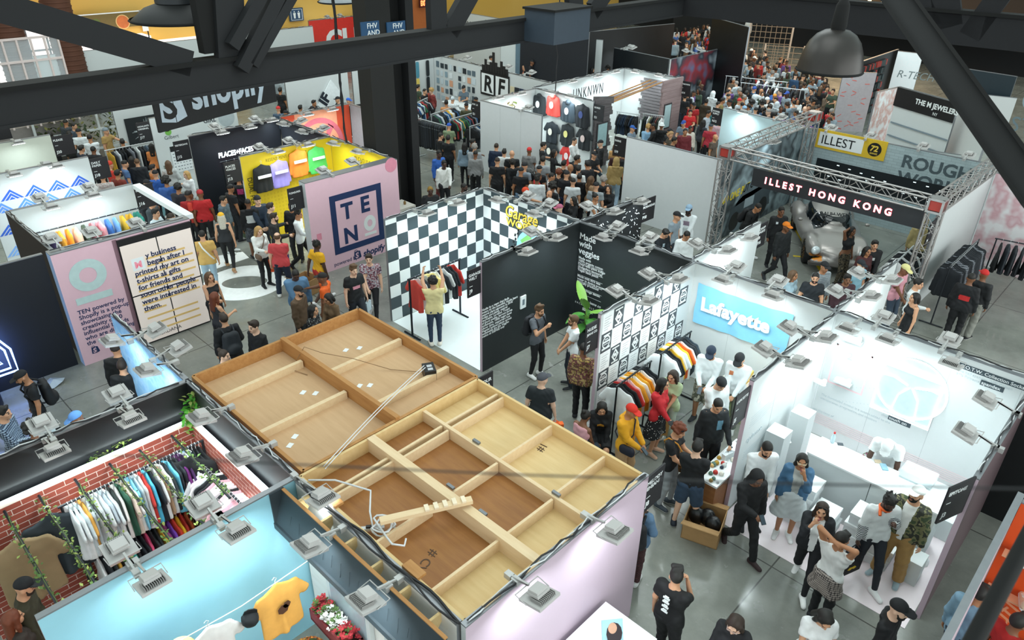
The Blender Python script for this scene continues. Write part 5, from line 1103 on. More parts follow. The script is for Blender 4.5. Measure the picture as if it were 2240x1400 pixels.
pts = [(-6.5, 3.28, 2.62), (-6.25, 3.5, 2.64), (-5.8, 3.7, 2.63), (-5.55, 3.5, 2.6), (-5.4, 3.42, 2.52)]+[(-5.3+.11*math.cos(a)+.03*math.sin(2.7*a), 3.5+.13*math.sin(a), 2.48+.008*a) for a in np.linspace(0, 16, 40)]+[(-5.1, 3.4, 2.58), (-4.95, 3.36, 2.62), (-4.85, 3.45, 2.6), (-4.95, 3.55, 2.56)]
o = MB().tube(pts, .012, 6).build('extension_lead', CABW); tag(o, 'tangled white extension lead on the brown plywood roof', 'cable')
for i, (x, y) in enumerate(((-6.0, 3.3), (-4.5, 3.3))): b = MB(); b.box((-.13, -.06, 0), (.13, .06, .035)); o = b.build('wood_cleat', OAK, None, (x, y, 2.6)); tag(o, ('oak cleat block near the shaded end of the plywood roof edge', 'oak cleat block by the pink wall end of the plywood roof edge')[i], 'block')
# room walls under the roofs and the fascia
wall(-6.7, 6.42, -6.7, 6.44, BLK, BLK, 'x') if 0 else None
mv = wall(-3.62, 3.2, -3.62, 6.33, mat('c0acba', .55, var=.02), WHT, 'pale mauve outer wall under two flood lamps', end=WHT)
wall(-6.7, 6.37, -3.66, 6.37, MAUVE, WHT, 'mauve shop side facing the seated women', cable=False, h=2.36)
wall(-9.72, 6.37, -6.74, 6.37, MAUVE, WHT, 'mauve shop side facing the aisle', cable=False, h=2.36)
cott = wall(-6.62, 3.2, -3.68, 3.2, pattern('wood', 'e8e4de', 'f2f0ec', scale=1.5), WHT, 'white painted cottage front with a window', cable=False, h=2.58)
ws = empty('cottage_window', (-6.1, 3.16, .5), 0, 'grey glazed window in the white cottage front', 'window'); b = MB(); b.box((0, -.06, 0), (.9, 0, 1.55)); b.build('frame', WHT, ws); b = MB(); b.box((.08, -.065, .08), (.82, -.055, 1.47)); b.build('pane', mat('a8b8c0', .1), ws)
wq = empty('cottage_window', (-4.9, 3.16, .35), 0, 'warm lit blind window in the white cottage front', 'window'); b = MB(); b.box((0, -.06, 0), (1.0, 0, 1.5)); b.build('frame', WHT, wq); b = MB()
for k in range(16): b.box((.08, -.075, .08+.085*k), (.92, -.055, .14+.085*k))
b.build('blind', mat('ffe0b0', .5, emit=1.0), wq)
fc = empty('roof_fascia', (-6.62, 2.98, 0), 0, 'slate grey slanted fascia with wooden brackets along the cottage front', 'fascia'); b = MB(); SLT = mat('2e383e', .6, var=.15); M_ = Matrix(((0, 0, 1, 0), (1, 0, 0, 0), (0, 1, 0, 0), (0, 0, 0, 1)))
b.prism([(0, 2.58), (.03, 2.58), (-.12, 2.12), (-.15, 2.12)], 0, 2.98, 0, M_); b.box((-.02, -.17, 2.05), (3.0, -.10, 2.14)); b.build('slate_board', SLT, fc); b = MB(); b.box((0, -.005, 2.58), (2.98, .035, 2.595)); b.build('top_edge', OAK, fc); b = MB(); r_ = random.Random(1)
for k in range(16): u = .3+k*.17; b.bar((u, -.06-.02, 2.40), (u+.01, -.12, 2.40-r_.uniform(.1, .22)), .004, .004)
b.build('slate_joint', mat('2c363c'), fc); b = MB(); b.box((-.12, -.16, 2.05), (0, .03, 2.6)); b.build('end_cap', SLT, fc)
for k in range(6): b = MB(); b.prism([(.03, 2.57), (.19, 2.57), (.19, 2.45), (.03, 2.25)], .28+.48*k, .31+.48*k, 0, M_); b.build('bracket', PLY, fc)
for k in range(2): o = MB().tube([(-6.6+2.95*t, 3.21+.03*math.sin(t*17+k*2)-.05*k, 2.63+.02*k) for t in np.linspace(0, 1, 24)], .016-.004*k, 6).build('power_cable', CAB); tag(o, ('thick black cable along the cottage roof edge', 'thinner black cable twisted along the cottage roof edge')[k], 'cable', 'cables along the wall tops')
sign(mv, 1, ['MELODY', 'EHSANI'], 'J8', .42); sY = sign(mv, 1, ['YOUR', 'VILLA'], 'J6', .3, label='small black booth plate between the two wooden roofs'); sY.location = (-6.74, 6.40, 0)
wallpx((1285, 70), (1475, 52), INK, INK, 'far tall black drape behind the four lamp wall', h=3.4); wallpx((1100, 40), (1290, 66), mat('1c1f26', .8), INK, 'far dark drape beyond the white logo wall', h=3.6)
A_, B_ = at(1470, 74), at(2330, 150); wall(A_[0], A_[1], B_[0], B_[1], INK, INK, 'far long black drape closing the dark hall end', h=5, cable=False)  # added black sheet, stands in for darkness over the far floor
hb = MB().box((-18.9, 6.14, 2.5), (-16.0, 6.32, 2.61)).build('header_board', WT); tag(hb, 'white header board spanning from the pink tower to the bright garment wall', 'board')
FSC = Wall(); FSC.p0 = np.array([-6.62, 2.98, 0]); FSC.d = np.array([1., 0, 0]); FSC.n = np.array([0, -1., 0]); FSC.L = 2.95; FSC.h = 2.56; FSC.lab = 'slate fascia'
for x, y in ((717, 1170), (840, 1285)): flood(x, y, 2.62, FSC)
for x, y in ((1345, 1165), (1180, 1305)): flood(x, y, 2.66, mv)
# ---- aluminium box truss of the car stand ----
ALU = mat('b4b0ae', .35, .8)
def boxtruss(P, Q, label, s=.29):
    P, Q = Vector(P), Vector(Q); r = empty('box_truss', P, 0, label, 'truss'); d = Q-P; L = d.length; d.normalize(); u = Vector((0, 0, 1)) if abs(d.z) < .9 else Vector((1, 0, 0)); sd = d.cross(u).normalized(); u = sd.cross(d)
    cn = [(sd*a+u*c)*s/2 for a, c in ((-1, -1), (1, -1), (1, 1), (-1, 1))]
    for c in cn: MB().tube([c, d*L+c], .025, 8).build('chord_tube', ALU, r)
    n = max(2, round(L/.32)); b = MB()
    for f in range(4):
        c0, c1 = cn[f], cn[(f+1) % 4]
        for k in range(n): b.tube([(c0 if k % 2 == 0 else c1)+d*L*k/n, (c1 if k % 2 == 0 else c0)+d*L*(k+1)/n], .010, 5, cap=False)
        for k in range(0, n+1, 2): b.tube([c0+d*L*k/n, c1+d*L*k/n], .010, 5, cap=False)
    b.build('lacing', ALU, r); return r
ZT = 3.05; TL, TR, TBL, TBR = (-9.35, 18.28), (-3.92, 18.06), (-9.4, 23.85), (-3.86, 23.1)
boxtruss((TL[0]+.2, TL[1], ZT), (TR[0]-.2, TR[1], ZT), 'front horizontal span of the silver box truss above the dark lit board'); boxtruss((TL[0], TL[1]+.2, ZT), (TBL[0], TBL[1]-.2, ZT), 'horizontal silver box truss span above the race car mural'); boxtruss((TR[0], TR[1]+.2, ZT), (TBR[0], TBR[1]-.2, ZT), 'horizontal silver box truss span beside the rose print wall')
for (x, y), l in ((TL, 'silver box truss tower by the blank grey wall'), (TR, 'silver box truss tower by the rose print wall'), (TBL, 'rear silver box truss tower beside the yellow plate')):
    boxtruss((x, y, .02), (x, y, ZT-.2), l); c = empty('truss_corner', (x, y, ZT), 0, 'red and silver corner block on top of the '+l[7:], 'truss corner'); b = MB(); b.box((-.17, -.17, -.17), (.17, .17, .17)) if False else [b.box((a-.025, c_-.025, -.17), (a+.025, c_+.025, .17)) for a in (-.15, .15) for c_ in (-.15, .15)]; b.box((-.17, -.17, .12), (.17, .17, .17)); b.box((-.17, -.17, -.17), (.17, .17, -.12)); b.build('cage', ALU, c); b = MB(); b.box((-.13, -.13, -.11), (.13, .13, .11)); b.build('red_core', mat('b03a30', .5), c)
lb = empty('led_board', (-8.4, 18.05, 0), 0, 'long dark board with red edged white letters hung under the truss', 'sign'); b = MB(); b.box((0, 0, 2.40), (4.30, .08, 2.86)); b.build('panel', mat('24262a', .5), lb); text(lb, 'ILLEST HONG KONG', .36, 2.54, .235, mat('ff3a4c', .5, emit=2.2, var=0), -.004, bold=.05, spacing=1.62, sx=.98); text(lb, 'ILLEST HONG KONG', .36, 2.54, .235, mat('fff0f2', .5, emit=2.6, var=0), -.010, bold=.022, spacing=1.62, sx=.98); b = MB()
for u in (.5, 1.6, 2.7, 3.8): b.tube([(u, .04, 2.86), (u, .04, 2.95)], .012, 6)
b.build('hanging_bracket', ALU, lb)
# ---- clothes: one of each kind, then copies ----
def cloth_proto(kind):
    S = Sdf(.02); fy = (np.array([0, 1., 0]), 2.2); z = -.16
    if kind == 'hanging_trousers':
        S.cap((-.10, 0, -.12), (-.11, 0, -.95), .10, .085, flat=fy); S.cap((.10, 0, -.12), (.11, 0, -.95), .10, .085, flat=fy)
    else:
        t = {'hanging_t_shirt': .055, 'hanging_shirt': .06, 'hanging_hoodie': .085, 'hanging_jacket': .10}[kind]; L = {'hanging_t_shirt': .62, 'hanging_shirt': .66, 'hanging_hoodie': .60, 'hanging_jacket': .66}[kind]
        f = (np.array([0, 1., 0]), 3. if t < .07 else 2.)
        S.cap((-.13, 0, z-.12), (-.14, 0, z-L), .11, .12, flat=f); S.cap((.13, 0, z-.12), (.14, 0, z-L), .11, .12, flat=f); S.cap((0, 0, z-.08), (0, 0, z-L), .12, .13, flat=f)
        for k in range(3): S.cap((-.16+.16*k, .02*(-1)**k, z-.3), (-.18+.18*k, .035*(-1)**k, z-L-.02), .03, .05)
        S.cap((-.21, 0, z-.05), (0, 0, z+.035), .045, .05, flat=f); S.cap((.21, 0, z-.05), (0, 0, z+.035), .045, .05, flat=f)
        sl = .24 if kind == 'hanging_t_shirt' else .58
        for s in (1, -1): S.cap((s*.20, 0, z-.06), (s*(.32 if sl < .3 else .29), .01, z-sl), .075, .07 if sl < .3 else .05, flat=f)
        if kind == 'hanging_hoodie': S.ell((0, -.03, z+.02), (.11, .07, .09))
        S.cut((0, 0, z-L-.05), (0, 0, -1.))
    r = empty(kind); ob('cloth', sdfmesh('cloth', S, .02, mat('888888')), r)
    b = MB(); b.tube([(-.2, 0, z-.03), (0, 0, -.09), (.2, 0, z-.03)], .009, 5); b.tube([(0, 0, -.09), (0, 0, -.03), (.025, 0, 0), (0, 0, .028), (-.025, 0, .005)], .005, 5); b.build('hanger', mat('c8ccce'), r)
    for c in r.children:
        c.material_slots[0].link = 'OBJECT'
    return r
CP = {k: cloth_proto('hanging_'+n) for k, n in {'t': 't_shirt', 's': 'shirt', 'h': 'hoodie', 'j': 'jacket', 'p': 'trousers'}.items()}
CN = {'t': 't-shirt', 's': 'shirt', 'h': 'hoodie', 'j': 'jacket', 'p': 'trousers'}; USED = set()
def cname(h):
    if ':' in h: return 'patterned'
    r, g, b = (int(h[i:i+2], 16) for i in (0, 2, 4)); mx, mn = max(r, g, b), min(r, g, b)
    if mx-mn < 28: return 'black' if mx < 52 else 'charcoal' if mx < 95 else 'grey' if mx < 190 else 'white'
    if r == mx: return ('yellow' if g > .72*r else 'orange' if g > .42*r else 'brown' if r < 130 else 'pink' if b > .55*r else 'red') if b < .75*g or g < .7*r else ('tan' if r < 210 and b < r*.85 else 'pink' if b > .8*r else 'cream')
    if b == mx: return 'navy' if b < 95 else ('purple' if r > g*1.05 else 'teal' if g > .85*b and r < .6*b else 'pale blue' if b > 190 else 'blue')
    return 'green' if g > 90 else 'dark green'
def garment(kind, P, ang, hexc, label, group, sc=1., hang_mat='c8ccce'):
    o = CP[kind]
    if kind in USED: o = dup(o)
    USED.add(kind); o.location = P; o.rotation_euler = (0, 0, ang); o.scale = (sc,)*3; tag(o, label, CN[kind], group)
    for c in o.children: c.material_slots[0].material = mk(hexc) if c.name.startswith('cloth') else mat(hang_mat)
    return o
def rail(P, Q, items, where, group, kinds='t', end='near', angj=.12, ends=.06, sc=1., hang='c8ccce'):
    """garments spread along a rail from P to Q, ordered from the P end"""
    P, Q = np.array(P, float), np.array(Q, float); d = Q-P; n = len(items); r_ = random.Random(int(abs(P[0]*100)+abs(P[1])*10)); L = np.linalg.norm(d); u = d/L; an = math.atan2(u[1], u[0])
    for i, c in enumerate(items):
        k = kinds if len(kinds) == 1 else r_.choice(kinds)
        if c[:2] in ('t=', 's=', 'h=', 'j=', 'p='): k, c = c[0], c[2:]
        t = ends+(1-2*ends)*(i/(n-1) if n > 1 else .5); p = P+d*t
        garment(k, p, an+math.pi/2+r_.uniform(-angj, angj), c, f"{cname(c)} {CN[k]} on the {where}, {nth(i)} from the {end}", group, sc*r_.uniform(.95, 1.05), hang)
def cols(s, n, seed=0):
    r_ = random.Random(seed); p = s.split(); return [r_.choice(p) for _ in range(n)]
PIPE = mat('33373c', .4, .6)
def rackframe(P, Q, label, h=None, name='clothes_rack', m=None, feet=True, r=.017):
    P, Q = np.array(P, float), np.array(Q, float); d = Q-P; L = np.linalg.norm(d); R = empty(name, (P[0], P[1], 0), math.atan2(d[1], d[0]), label, 'clothes rack'); z = P[2]; m = m or PIPE
    MB().tube([(-.06, 0, z), (L+.06, 0, z)], r, 8).build('rail', m, R)
    for u in (-.02, L+.02): MB().tube([(u, 0, .03), (u, 0, z)], r, 8).build('post', m, R)
    if feet:
        for u in (-.02, L+.02): MB().tube([(u, -.28, .02), (u, .28, .02)], r, 8).build('foot', m, R)
    return R
DK = '15171b 1c2026 22262c 101216 2a2f36'; MIXC = DK+' e6e8e8 d8dcdc 2c5c8c a83434 2f6a48 d8a83c 7c8088 c8ccd0 50606e'
# racks by the poster wall
for (P, Q, its, wh) in (((-5.96, 9.02, 1.5), (-6.0, 10.05, 1.5), ['e9eef0', '15171b', '15171b', 'c8302c', 'e8c8c8', 'e8a82c', 'e9eef0', 'e8a82c', 'd8901c', 'e9eef0', '15171b', '1c2026'], 'nearer low rack by the poster sheets'),
                        ((-6.0, 10.45, 1.52), (-6.05, 11.5, 1.52), ['e9eef0', 'e9eef0', '22282e', '15171b', 'e8b42c', 'e9eef0', 'e9eef0', 'e8c83c', 'e86a2c', 'e9eef0', '22282e', '22282e', '3a4650'], 'farther low rack by the poster sheets')):
    rackframe(P, Q, 'black pipe clothes rack, the '+wh, m=mat('202428', .4, .5)); rail(P, Q, its, wh, 'tops on the racks by the poster wall', 't', end='near end', hang='1c1e22')
# checkered stand rack
P, Q = at_plane(897, 617, (-11.8, 0, 0), (1, 0, 0)), at_plane(1003, 562, (-11.8, 0, 0), (1, 0, 0)); P[2] = Q[2] = (P[2]+Q[2])/2; rackframe(P, Q, 'black pipe clothes rack before the checkered wall', m=mat('2a3038', .4, .6), r=.025)
rail(P, Q, ['d84a40', 'd8dcdc', '3a4046', 'dcd8c8', 'e8d890', 'e8d890', 'e4e6e4', '1c2026', 'e4e6e4', '1c2026', '1c2026', 'c03028'], 'rack before the checkered wall', 'tops before the checkered wall', 't', ends=.10, end='near end')
# single rail of bright garments
P, Q = (-18.6, 3.75, 2.1), (-18.6, 6.1, 2.1); o = MB().tube([P, Q], .018, 8).build('wall_rail', PIPE); tag(o, 'thin dark wall rail holding bright garments', 'rail')
rail(P, Q, ['4a4e54', '5c4a78', 'e8a030', 'e8a030', 'e8c0a8', '4c5c4c', 'c87c84', 'd898a0', '3c70b8', '78a8d8', 'e0b030', 'e0b030', '2c8c80'], 'bright wall rail near the pink tower', 'bright garments on the wall rail', 'sj', end='dark end', ends=.04)
# brick stand
BR = pattern('brick', '9c4c3c', '8c4234', 'd8c4b8'); BR2 = BR
bk = empty('brick_backdrop', (-9.5, .0, 0), math.pi/2, 'brick patterned backdrop panel lit from behind its top edge', 'backdrop'); b = MB(); b.box((0, -.08, 0), (3.1, .0, 2.02)); b.build('panel', BR, bk); b = MB(); b.box((0, .0, 2.02), (3.1, .03, 2.05)); b.build('light_strip', mat('e8fbff', .5, emit=2, var=0), bk); alight('strip_light', (1.55, .06, 2.12), (math.radians(180), 0, 0), 3.0, .05, 2.5, (.85, 1, 1), bk)
b2 = empty('brick_backdrop', (-9.4, 3.1, 0), 0, 'short brick patterned backdrop panel behind the striped garments', 'backdrop'); b = MB(); b.box((0, -.06, 0), (2.6, 0, 2.02)); b.build('panel', BR2, b2); b = MB(); b.box((0, 0, 2.02), (2.6, .03, 2.05)); b.build('light_strip', mat('e8fbff', .5, emit=4, var=0), b2)
VINE = mat('4c6a2c', .7, var=.3, scale=30); VIN2 = mat('8a9a4c', .7, var=.3)
def vine(pts, label, n=40, seed=0, spread=.07, name='vine', leaf=.03, m=None):
    r_ = random.Random(seed); root = empty(name, pts[0], 0, label, 'plant'); p0 = Vector(pts[0]); pts = [Vector(p)-p0 for p in pts]; b = MB(); b.tube([p+Vector((r_.uniform(-.02, .02), r_.uniform(-.02, .02), .02)) for p in pts], .006, 5); b.build('stem', mat('4c5a28'), root); b = MB()
    for k in range(n):
        t = r_.random()*(len(pts)-1); i = min(int(t), len(pts)-2); p = pts[i].lerp(pts[i+1], t-i)+Vector([r_.gauss(0, spread*.6) for _ in range(3)]); R = Matrix.Rotation(r_.uniform(0, 6.28), 3, 'Z') @ Matrix.Rotation(r_.uniform(-1, 1), 3, 'X'); s = leaf*r_.uniform(.7, 1.3)
        b.add([p+R @ Vector(q)*s for q in ((0, -.9, 0), (.55, -.1, .15), (0, 1, -.1), (-.55, -.1, .15), (0, 0, .25))], [(0, 1, 4), (1, 2, 4), (2, 3, 4), (3, 0, 4)], r_.choice([0, 0, 1]), True)
    o = b.build('foliage', [m or VINE, VIN2], root); o['kind'] = 'stuff'; return root
for i, (y0, x1, dens) in enumerate(((.58, -7.0, 46), (.98, -7.0, 60), (1.42, -7.0, 44), (1.87, -7.0, 50), (2.28, -7.3, 54), (2.74, -7.6, 46))):
    P, Q = (-9.4, y0, 1.98), (x1, y0-.03, 1.98); o = MB().tube([P, Q], .018, 8).build('garland_pipe', PIPE); tag(o, f'dark overhead pipe in the brick stand, {nth(i)} from the cap wearer end', 'pipe', 'overhead pipes in the brick stand'); vine([tuple(np.array(P)+(np.array(Q)-np.array(P))*t) for t in np.linspace(.05, .95, 8)], f'leafy vine twined on the {nth(i)} overhead pipe of the brick stand', dens*2, i, .06)
for i, (x, y) in enumerate(((245, 982), (195, 1010))): P = at(x, y, 2.06); vine([P, P+[0, .12, .02], P+[0, .25, 0]], ('small vine tuft on the bright strip, beyond the first lamp', 'small vine tuft on the bright strip, beside the first lamp')[i], 22, 60+i, .05)
P = at(417, 905, 2.2); vine([P+[0, -.05, -.25], P+[0, 0, 0], P+[0, .1, .25]], 'bushy bright green plant clump on the black wall corner', 130, 77, .09, 'hanging_plant', .055, mat('4c9a2c'))
P, Q = (-9.05, 1.16, 1.93), (-9.05, 3.0, 1.93); rackframe((-9.05, 1.14, 1.93), (-9.05, 3.0, 1.93), 'upper dark rail along the brick backdrop', m=PIPE, feet=False)
pal = ['dfe6e8', 'e6eaea', 'c8d4d8', 'd8a048', 'b8c4c8', 'e4e8e8', 'd0d8da', 'e4e8e8', 'b8c4cc', 'dfe6e8', '26302e', 'e8e4e0', '2c5c48', 'dcc8b8', 'e4e8e8', '7cc4dc', 'c4d0d4', 'e4e8e8', 'c83830', '4cb4d4', '1c2026', 'e0e4e4', 'b89878', 'dfe6e8', '22282c', '68c0d8', '1c2026', '2a3036', '68246c', '4c2a60', 'd8e0e4', '9cc0d8', '20262a', '1a1e22', '15181b']
rail(P, Q, pal, 'upper rail along the brick backdrop', 'tops on the upper brick stand rail', 'tst', end='dark shirt end', ends=.02, angj=.08)
P, Q = (-8.95, 1.2, 1.02), (-8.95, 2.6, 1.02); rackframe(P, Q, 'lower dark rail along the brick backdrop', feet=True); rail(P, Q, ['e4e8e8', '1c2026', '22262a', 'b88a30', '1c2026', '2c4878', '3c9c90', '15181b', '1c2026', '1c2026', 'd04870', '1a1d20', '15181b', 'd8a030', '8c3a78', '6c3aa0', 'd8402c', 'e8c02c', 'c03830', 'a85028'], 'lower rail along the brick backdrop', 'tops on the lower brick stand rail', 't', end='dark shirt end', angj=.08)
rail((-8.9, 2.85, 1.75), (-7.3, 2.85, 1.75), cols('e8d8dc d8a8b4 f0f0f2 1c2026 e4b8c0 f0eef0', 22, 4), 'striped rail under the short brick panel', 'striped tops under the short brick panel', 'ts', end='corner', angj=.05); o = MB().tube([(-8.95, 2.85, 1.75), (-7.2, 2.85, 1.75)], .018, 8).build('wall_rail', PIPE); tag(o, 'dark rail under the short brick panel', 'rail')
garment('t', (-9.0, .55, 1.9), 1.45, '96805e', 'large tan sleeveless top at the cap wearer end of the brick stand', 'shirts pinned on the brick', 1.35); garment('t', (-9.05, .98, 2.0), 1.4, '2c363c', 'large charcoal tee beside the tan top on the brick', 'shirts pinned on the brick', 1.35)
garment('j', (-8.85, 2.75, 2.0), .9, '15181b', 'black glossy jacket near the brick corner', 'shirts pinned on the brick', 1.2)
hn = empty('neon_sign', (-7.55, 3.0, 1.55), 0, 'white heart shaped neon outline behind the striped rail', 'neon sign'); MB().tube([(.26*math.sin(t)**3, -.03, .2*(math.cos(t)-.38*math.cos(2*t)-.15*math.cos(3*t))) for t in np.linspace(0, 6.2832, 40)], .018, 6).build('neon_outline', mat('f4ffff', .5, emit=4, var=0), hn)
# clothes line before the teal wall
LN = [Vector((-6.03, 1.25, 1.93)), Vector((-6.03, 2.0, 1.86)), Vector((-6.02, 3.15, 1.93))]; o = MB().tube(LN, .006, 6).build('clothes_line', mat('e8e4d8')); tag(o, 'white clothes line strung before the teal wall', 'line')
def lineshirt(y, c, label, sc=1., prn=None, tilt=0): 
    o = garment('t', (-6.0, y, 1.98), math.pi/2, c, label, 'garments on the clothes line', sc); o.rotation_euler = (tilt, 0, math.pi/2)
    if prn: flat(o, 'chest_print', [circ(.0, -.42, .07, 7), circ(.05, -.38, .05, 6)], mat(prn), -.075, .004)
    return o
lineshirt(2.42, 'dca04c', 'mustard tee with a small dark print on the clothes line', 1.05, '4a2a18'); lineshirt(1.60, 'd8d4d2', 'white tee with a small oval print on the clothes line', 1.0, 'c87858'); lineshirt(.98, 'cfc4d8', 'lilac white tee at the far end of the clothes line', 1.0)
def hatobj(P, kind, c, label, fa=0.):
    r = empty('cap' if kind == 'cap' else 'hat', P, fa, label, 'hat'); b = MB()
    if kind == 'cap':
        b.lathe([(.095, 0), (.098, .04), (.088, .085), (.06, .115), (.001, .125)], 20); b.build('crown', mk(c), r); b = MB(); b.prism([(-.08, .05), (-.07, .13), (-.03, .17), (.03, .17), (.07, .13), (.08, .05)], -.004, .006); b.build('brim', mk(c), r)
    else:
        b.lathe([(.085, .03), (.09, .06), (.075, .10), (.001, .115)], 20); b.build('crown', mk(c), r); b = MB(); b.lathe([(.085, .04), (.13, .02), (.17, .0), (.165, -.005), (.085, .03)], 24); b.build('brim', mk(c), r)
    return r
o = hatobj((-5.98, 2.05, 1.70), 'cap', '14171c', 'black cap clipped to the clothes line'); o.rotation_euler = (1.9, .2, 1.2); o = hatobj((-6.0, 1.28, 1.78), 'hat', 'd8c088', 'straw coloured bucket hat on the clothes line'); o.rotation_euler = (1.0, .1, 1.4)
# flowers at the cottage
def bloom(root, n, r, box, cols_, seed, name='bloom'):
    r_ = random.Random(seed); mats = [mat(c, .7) for c in cols_]; b = MB()
    for k in range(n):
        p = Vector((r_.uniform(box[0], box[3]), r_.uniform(box[1], box[4]), r_.uniform(box[2], box[5]))); mi = r_.randrange(len(mats))
        for j in range(5): a = 1.2566*j+r_.random(); b.add([p, p+Vector((r*math.cos(a-.5), r*math.sin(a-.5), r*.4)), p+Vector((r*1.3*math.cos(a), r*1.3*math.sin(a), r*.55)), p+Vector((r*math.cos(a+.5), r*math.sin(a+.5), r*.4))], [(0, 1, 2, 3)], mi)
    o = b.build(name, mats, root); o['kind'] = 'stuff'; return o
fp = empty('flower_box', (-6.15, 3.0, .78), -.02, 'dark red window box of red and white chrysanthemums', 'flower box'); b = MB(); b.box((0, -.16, 0), (.85, .08, .05)); b.box((0, -.16, 0), (.85, -.13, .2)); b.box((0, .05, 0), (.85, .08, .2)); b.box((0, -.16, 0), (.03, .08, .2)); b.box((.82, -.16, 0), (.85, .08, .2)); b.build('trough', mat('8c3438'), fp); b = MB(); b.box((.03, -.13, .1), (.82, .05, .15)); b.build('soil', mat('2a1c14'), fp)
bloom(fp, 70, .028, (.04, -.14, .22, .26, .06, .36), ['a82430', 'b83038', '4c6a2c'], 1); bloom(fp, 90, .03, (.24, -.15, .2, .58, .06, .34), ['f0ece8', 'f4f0ec', '5c7a3c'], 2); bloom(fp, 60, .028, (.56, -.15, .2, .80, .06, .34), ['a82430', '4c6a2c', 'b83038'], 3)
mm = empty('chrysanthemum', (-5.95, 2.62, 0), 0, 'round bush of orange chrysanthemums below the window box', 'plant'); b = MB(); b.lathe([(.14, 0), (.18, .28), (.16, .28)], 20); b.build('pot', mat('7c4a30'), mm); S = Sdf(.05); S.ell((0, 0, .42), (.25, .25, .2)); ob('foliage', sdfmesh('foliage', S, .03, mat('4c5a24')), mm); r_ = random.Random(5); b = MB(); mats_ = [mat('b8641c'), mat('d08428'), mat('9a4a14')]
for k in range(330):
    u = Vector([r_.gauss(0, 1) for _ in range(3)]).normalized(); 
    if u.z < -.4: continue
    p = Vector((u.x*.26, u.y*.26, .42+u.z*.21)); s = .022; t = u.orthogonal().normalized(); w_ = u.cross(t); m_ = r_.randrange(3); b.add([p+t*s, p+w_*s, p-t*s, p-w_*s, p+u*s*.9], [(0, 1, 4), (1, 2, 4), (2, 3, 4), (3, 0, 4)], m_)
o = b.build('bloom', mats_, mm); o['kind'] = 'stuff'
# counter below the mauve wall
ct = empty('counter', (-3.5, 4.3, 0), 0, 'white counter table against the mauve wall', 'counter'); b = MB(); b.box((.0, 0, .0), (.75, 1.25, .96)); b.build('body', WHT, ct); b = MB(); b.box((-.02, -.02, .96), (.77, 1.27, 1.0)); b.build('top', mat('f4f2f6', .3), ct); text(ct, 'ROSE', 0, 0, .1, mat('88b8c8'), 0).matrix_local = Matrix.Translation((.5, .45, 1.002)) @ Matrix.Rotation(2.3, 4, 'Z')
pf = empty('picture_frame', (-3.05, 5.1, 1.0), .9, 'small tilted photo print of a dark haired person on the white counter', 'picture'); b = MB(); M_ = Matrix.Rotation(-.45, 4, 'X'); b.box((-.13, -.01, 0), (.13, .01, .34), 0, M_); b.build('print', mat('9cc4d4'), pf); b = MB(); b.prism(circ(.0, .24, .055, 14, .07), 0, .002, 0, M_ @ Matrix.Translation((0, -.012, 0)) @ UPR); b.prism(circ(.02, .17, .10, 12, .14), 0, .001, 1, M_ @ Matrix.Translation((0, -.0115, 0)) @ UPR); b.build('portrait', [mat('c89a80'), mat('2a2024')], pf)
# floors of vinyl and paint
def patch(name, pts, m, label, cat='floor covering', z=.006):
    b = MB(); b.prism([tuple(p[:2]) for p in pts], 0, z, 0); return tag(b.build(name, m, None, (0, 0, .001)), label, cat)
patch('vinyl_sheet', [(-12.66, 9.2), (-9.66, 9.2), (-9.66, 12.24), (-12.66, 12.24)], mat('e8eeee', .35, var=.02), 'white vinyl floor sheet of the checkered stand'); t = text(None, 'GW', 0, 0, .55, mat('3c464a'), 0, bold=.05, shear=.2); t.matrix_local = Matrix.Translation((-10.75, 10.6, .012)) @ Matrix.Rotation(1.75, 4, 'Z'); t.name = 'floor_lettering'; tag(t, 'grey letters printed on the white vinyl floor', 'floor lettering')
patch('vinyl_sheet', [(-3.64, 8.88), (-.68, 8.88), (-.68, 12.24), (-3.64, 12.24)], mat('ecdfe2', .3, var=.02), 'pinkish white vinyl floor sheet of the sneaker stand')
patch('vinyl_sheet', [(-18.9, 3.5), (-16.1, 3.5), (-16.1, 6.1), (-18.9, 6.1)], mat('d8e0e0', .4), 'white vinyl floor sheet behind the pink tower')
patch('grass_mat', [(-22.0, 9.2), (-19.4, 9.2), (-19.4, 12.0), (-22.0, 12.0)], mat('2c3a22', .95, var=.4, scale=30), 'dark green grass mat of the black stand')
patch('floor_paint', [(-19.6, 6.75), (-18.35, 6.75), (-18.35, 8.7), (-18.95, 8.7), (-18.95, 8.0), (-19.6, 8.0)][0:0] or [tuple(at(*p)) for p in ((425, 605), (462, 592), (545, 564), (531, 551), (475, 560), (420, 572))], mat('e6e8e6', .5), 'white bar of the big floor number'); b = MB(); c_ = at(544, 620); ring(b, 0, 0, 1.06, .58, 0, .007, 0, 48, .98, .62, Matrix.Rotation(math.pi*.30, 4, 'Z')); tag(b.build('floor_paint', mat('e6e8e6', .5), None, (-17.08, 7.72, .001)), 'white oval of the big floor number', 'floor covering')
b = MB()
for p, q in (((1730, 485), (1795, 592)), ((1735, 560), (1768, 563))): P, Q = at(*p), at(*q); b.bar((P[0], P[1], .004), (Q[0], Q[1], .004), .09, .004)
tag(b.build('floor_tape', mat('d8bc20')), 'yellow parking lines taped beside the silver car', 'floor tape')
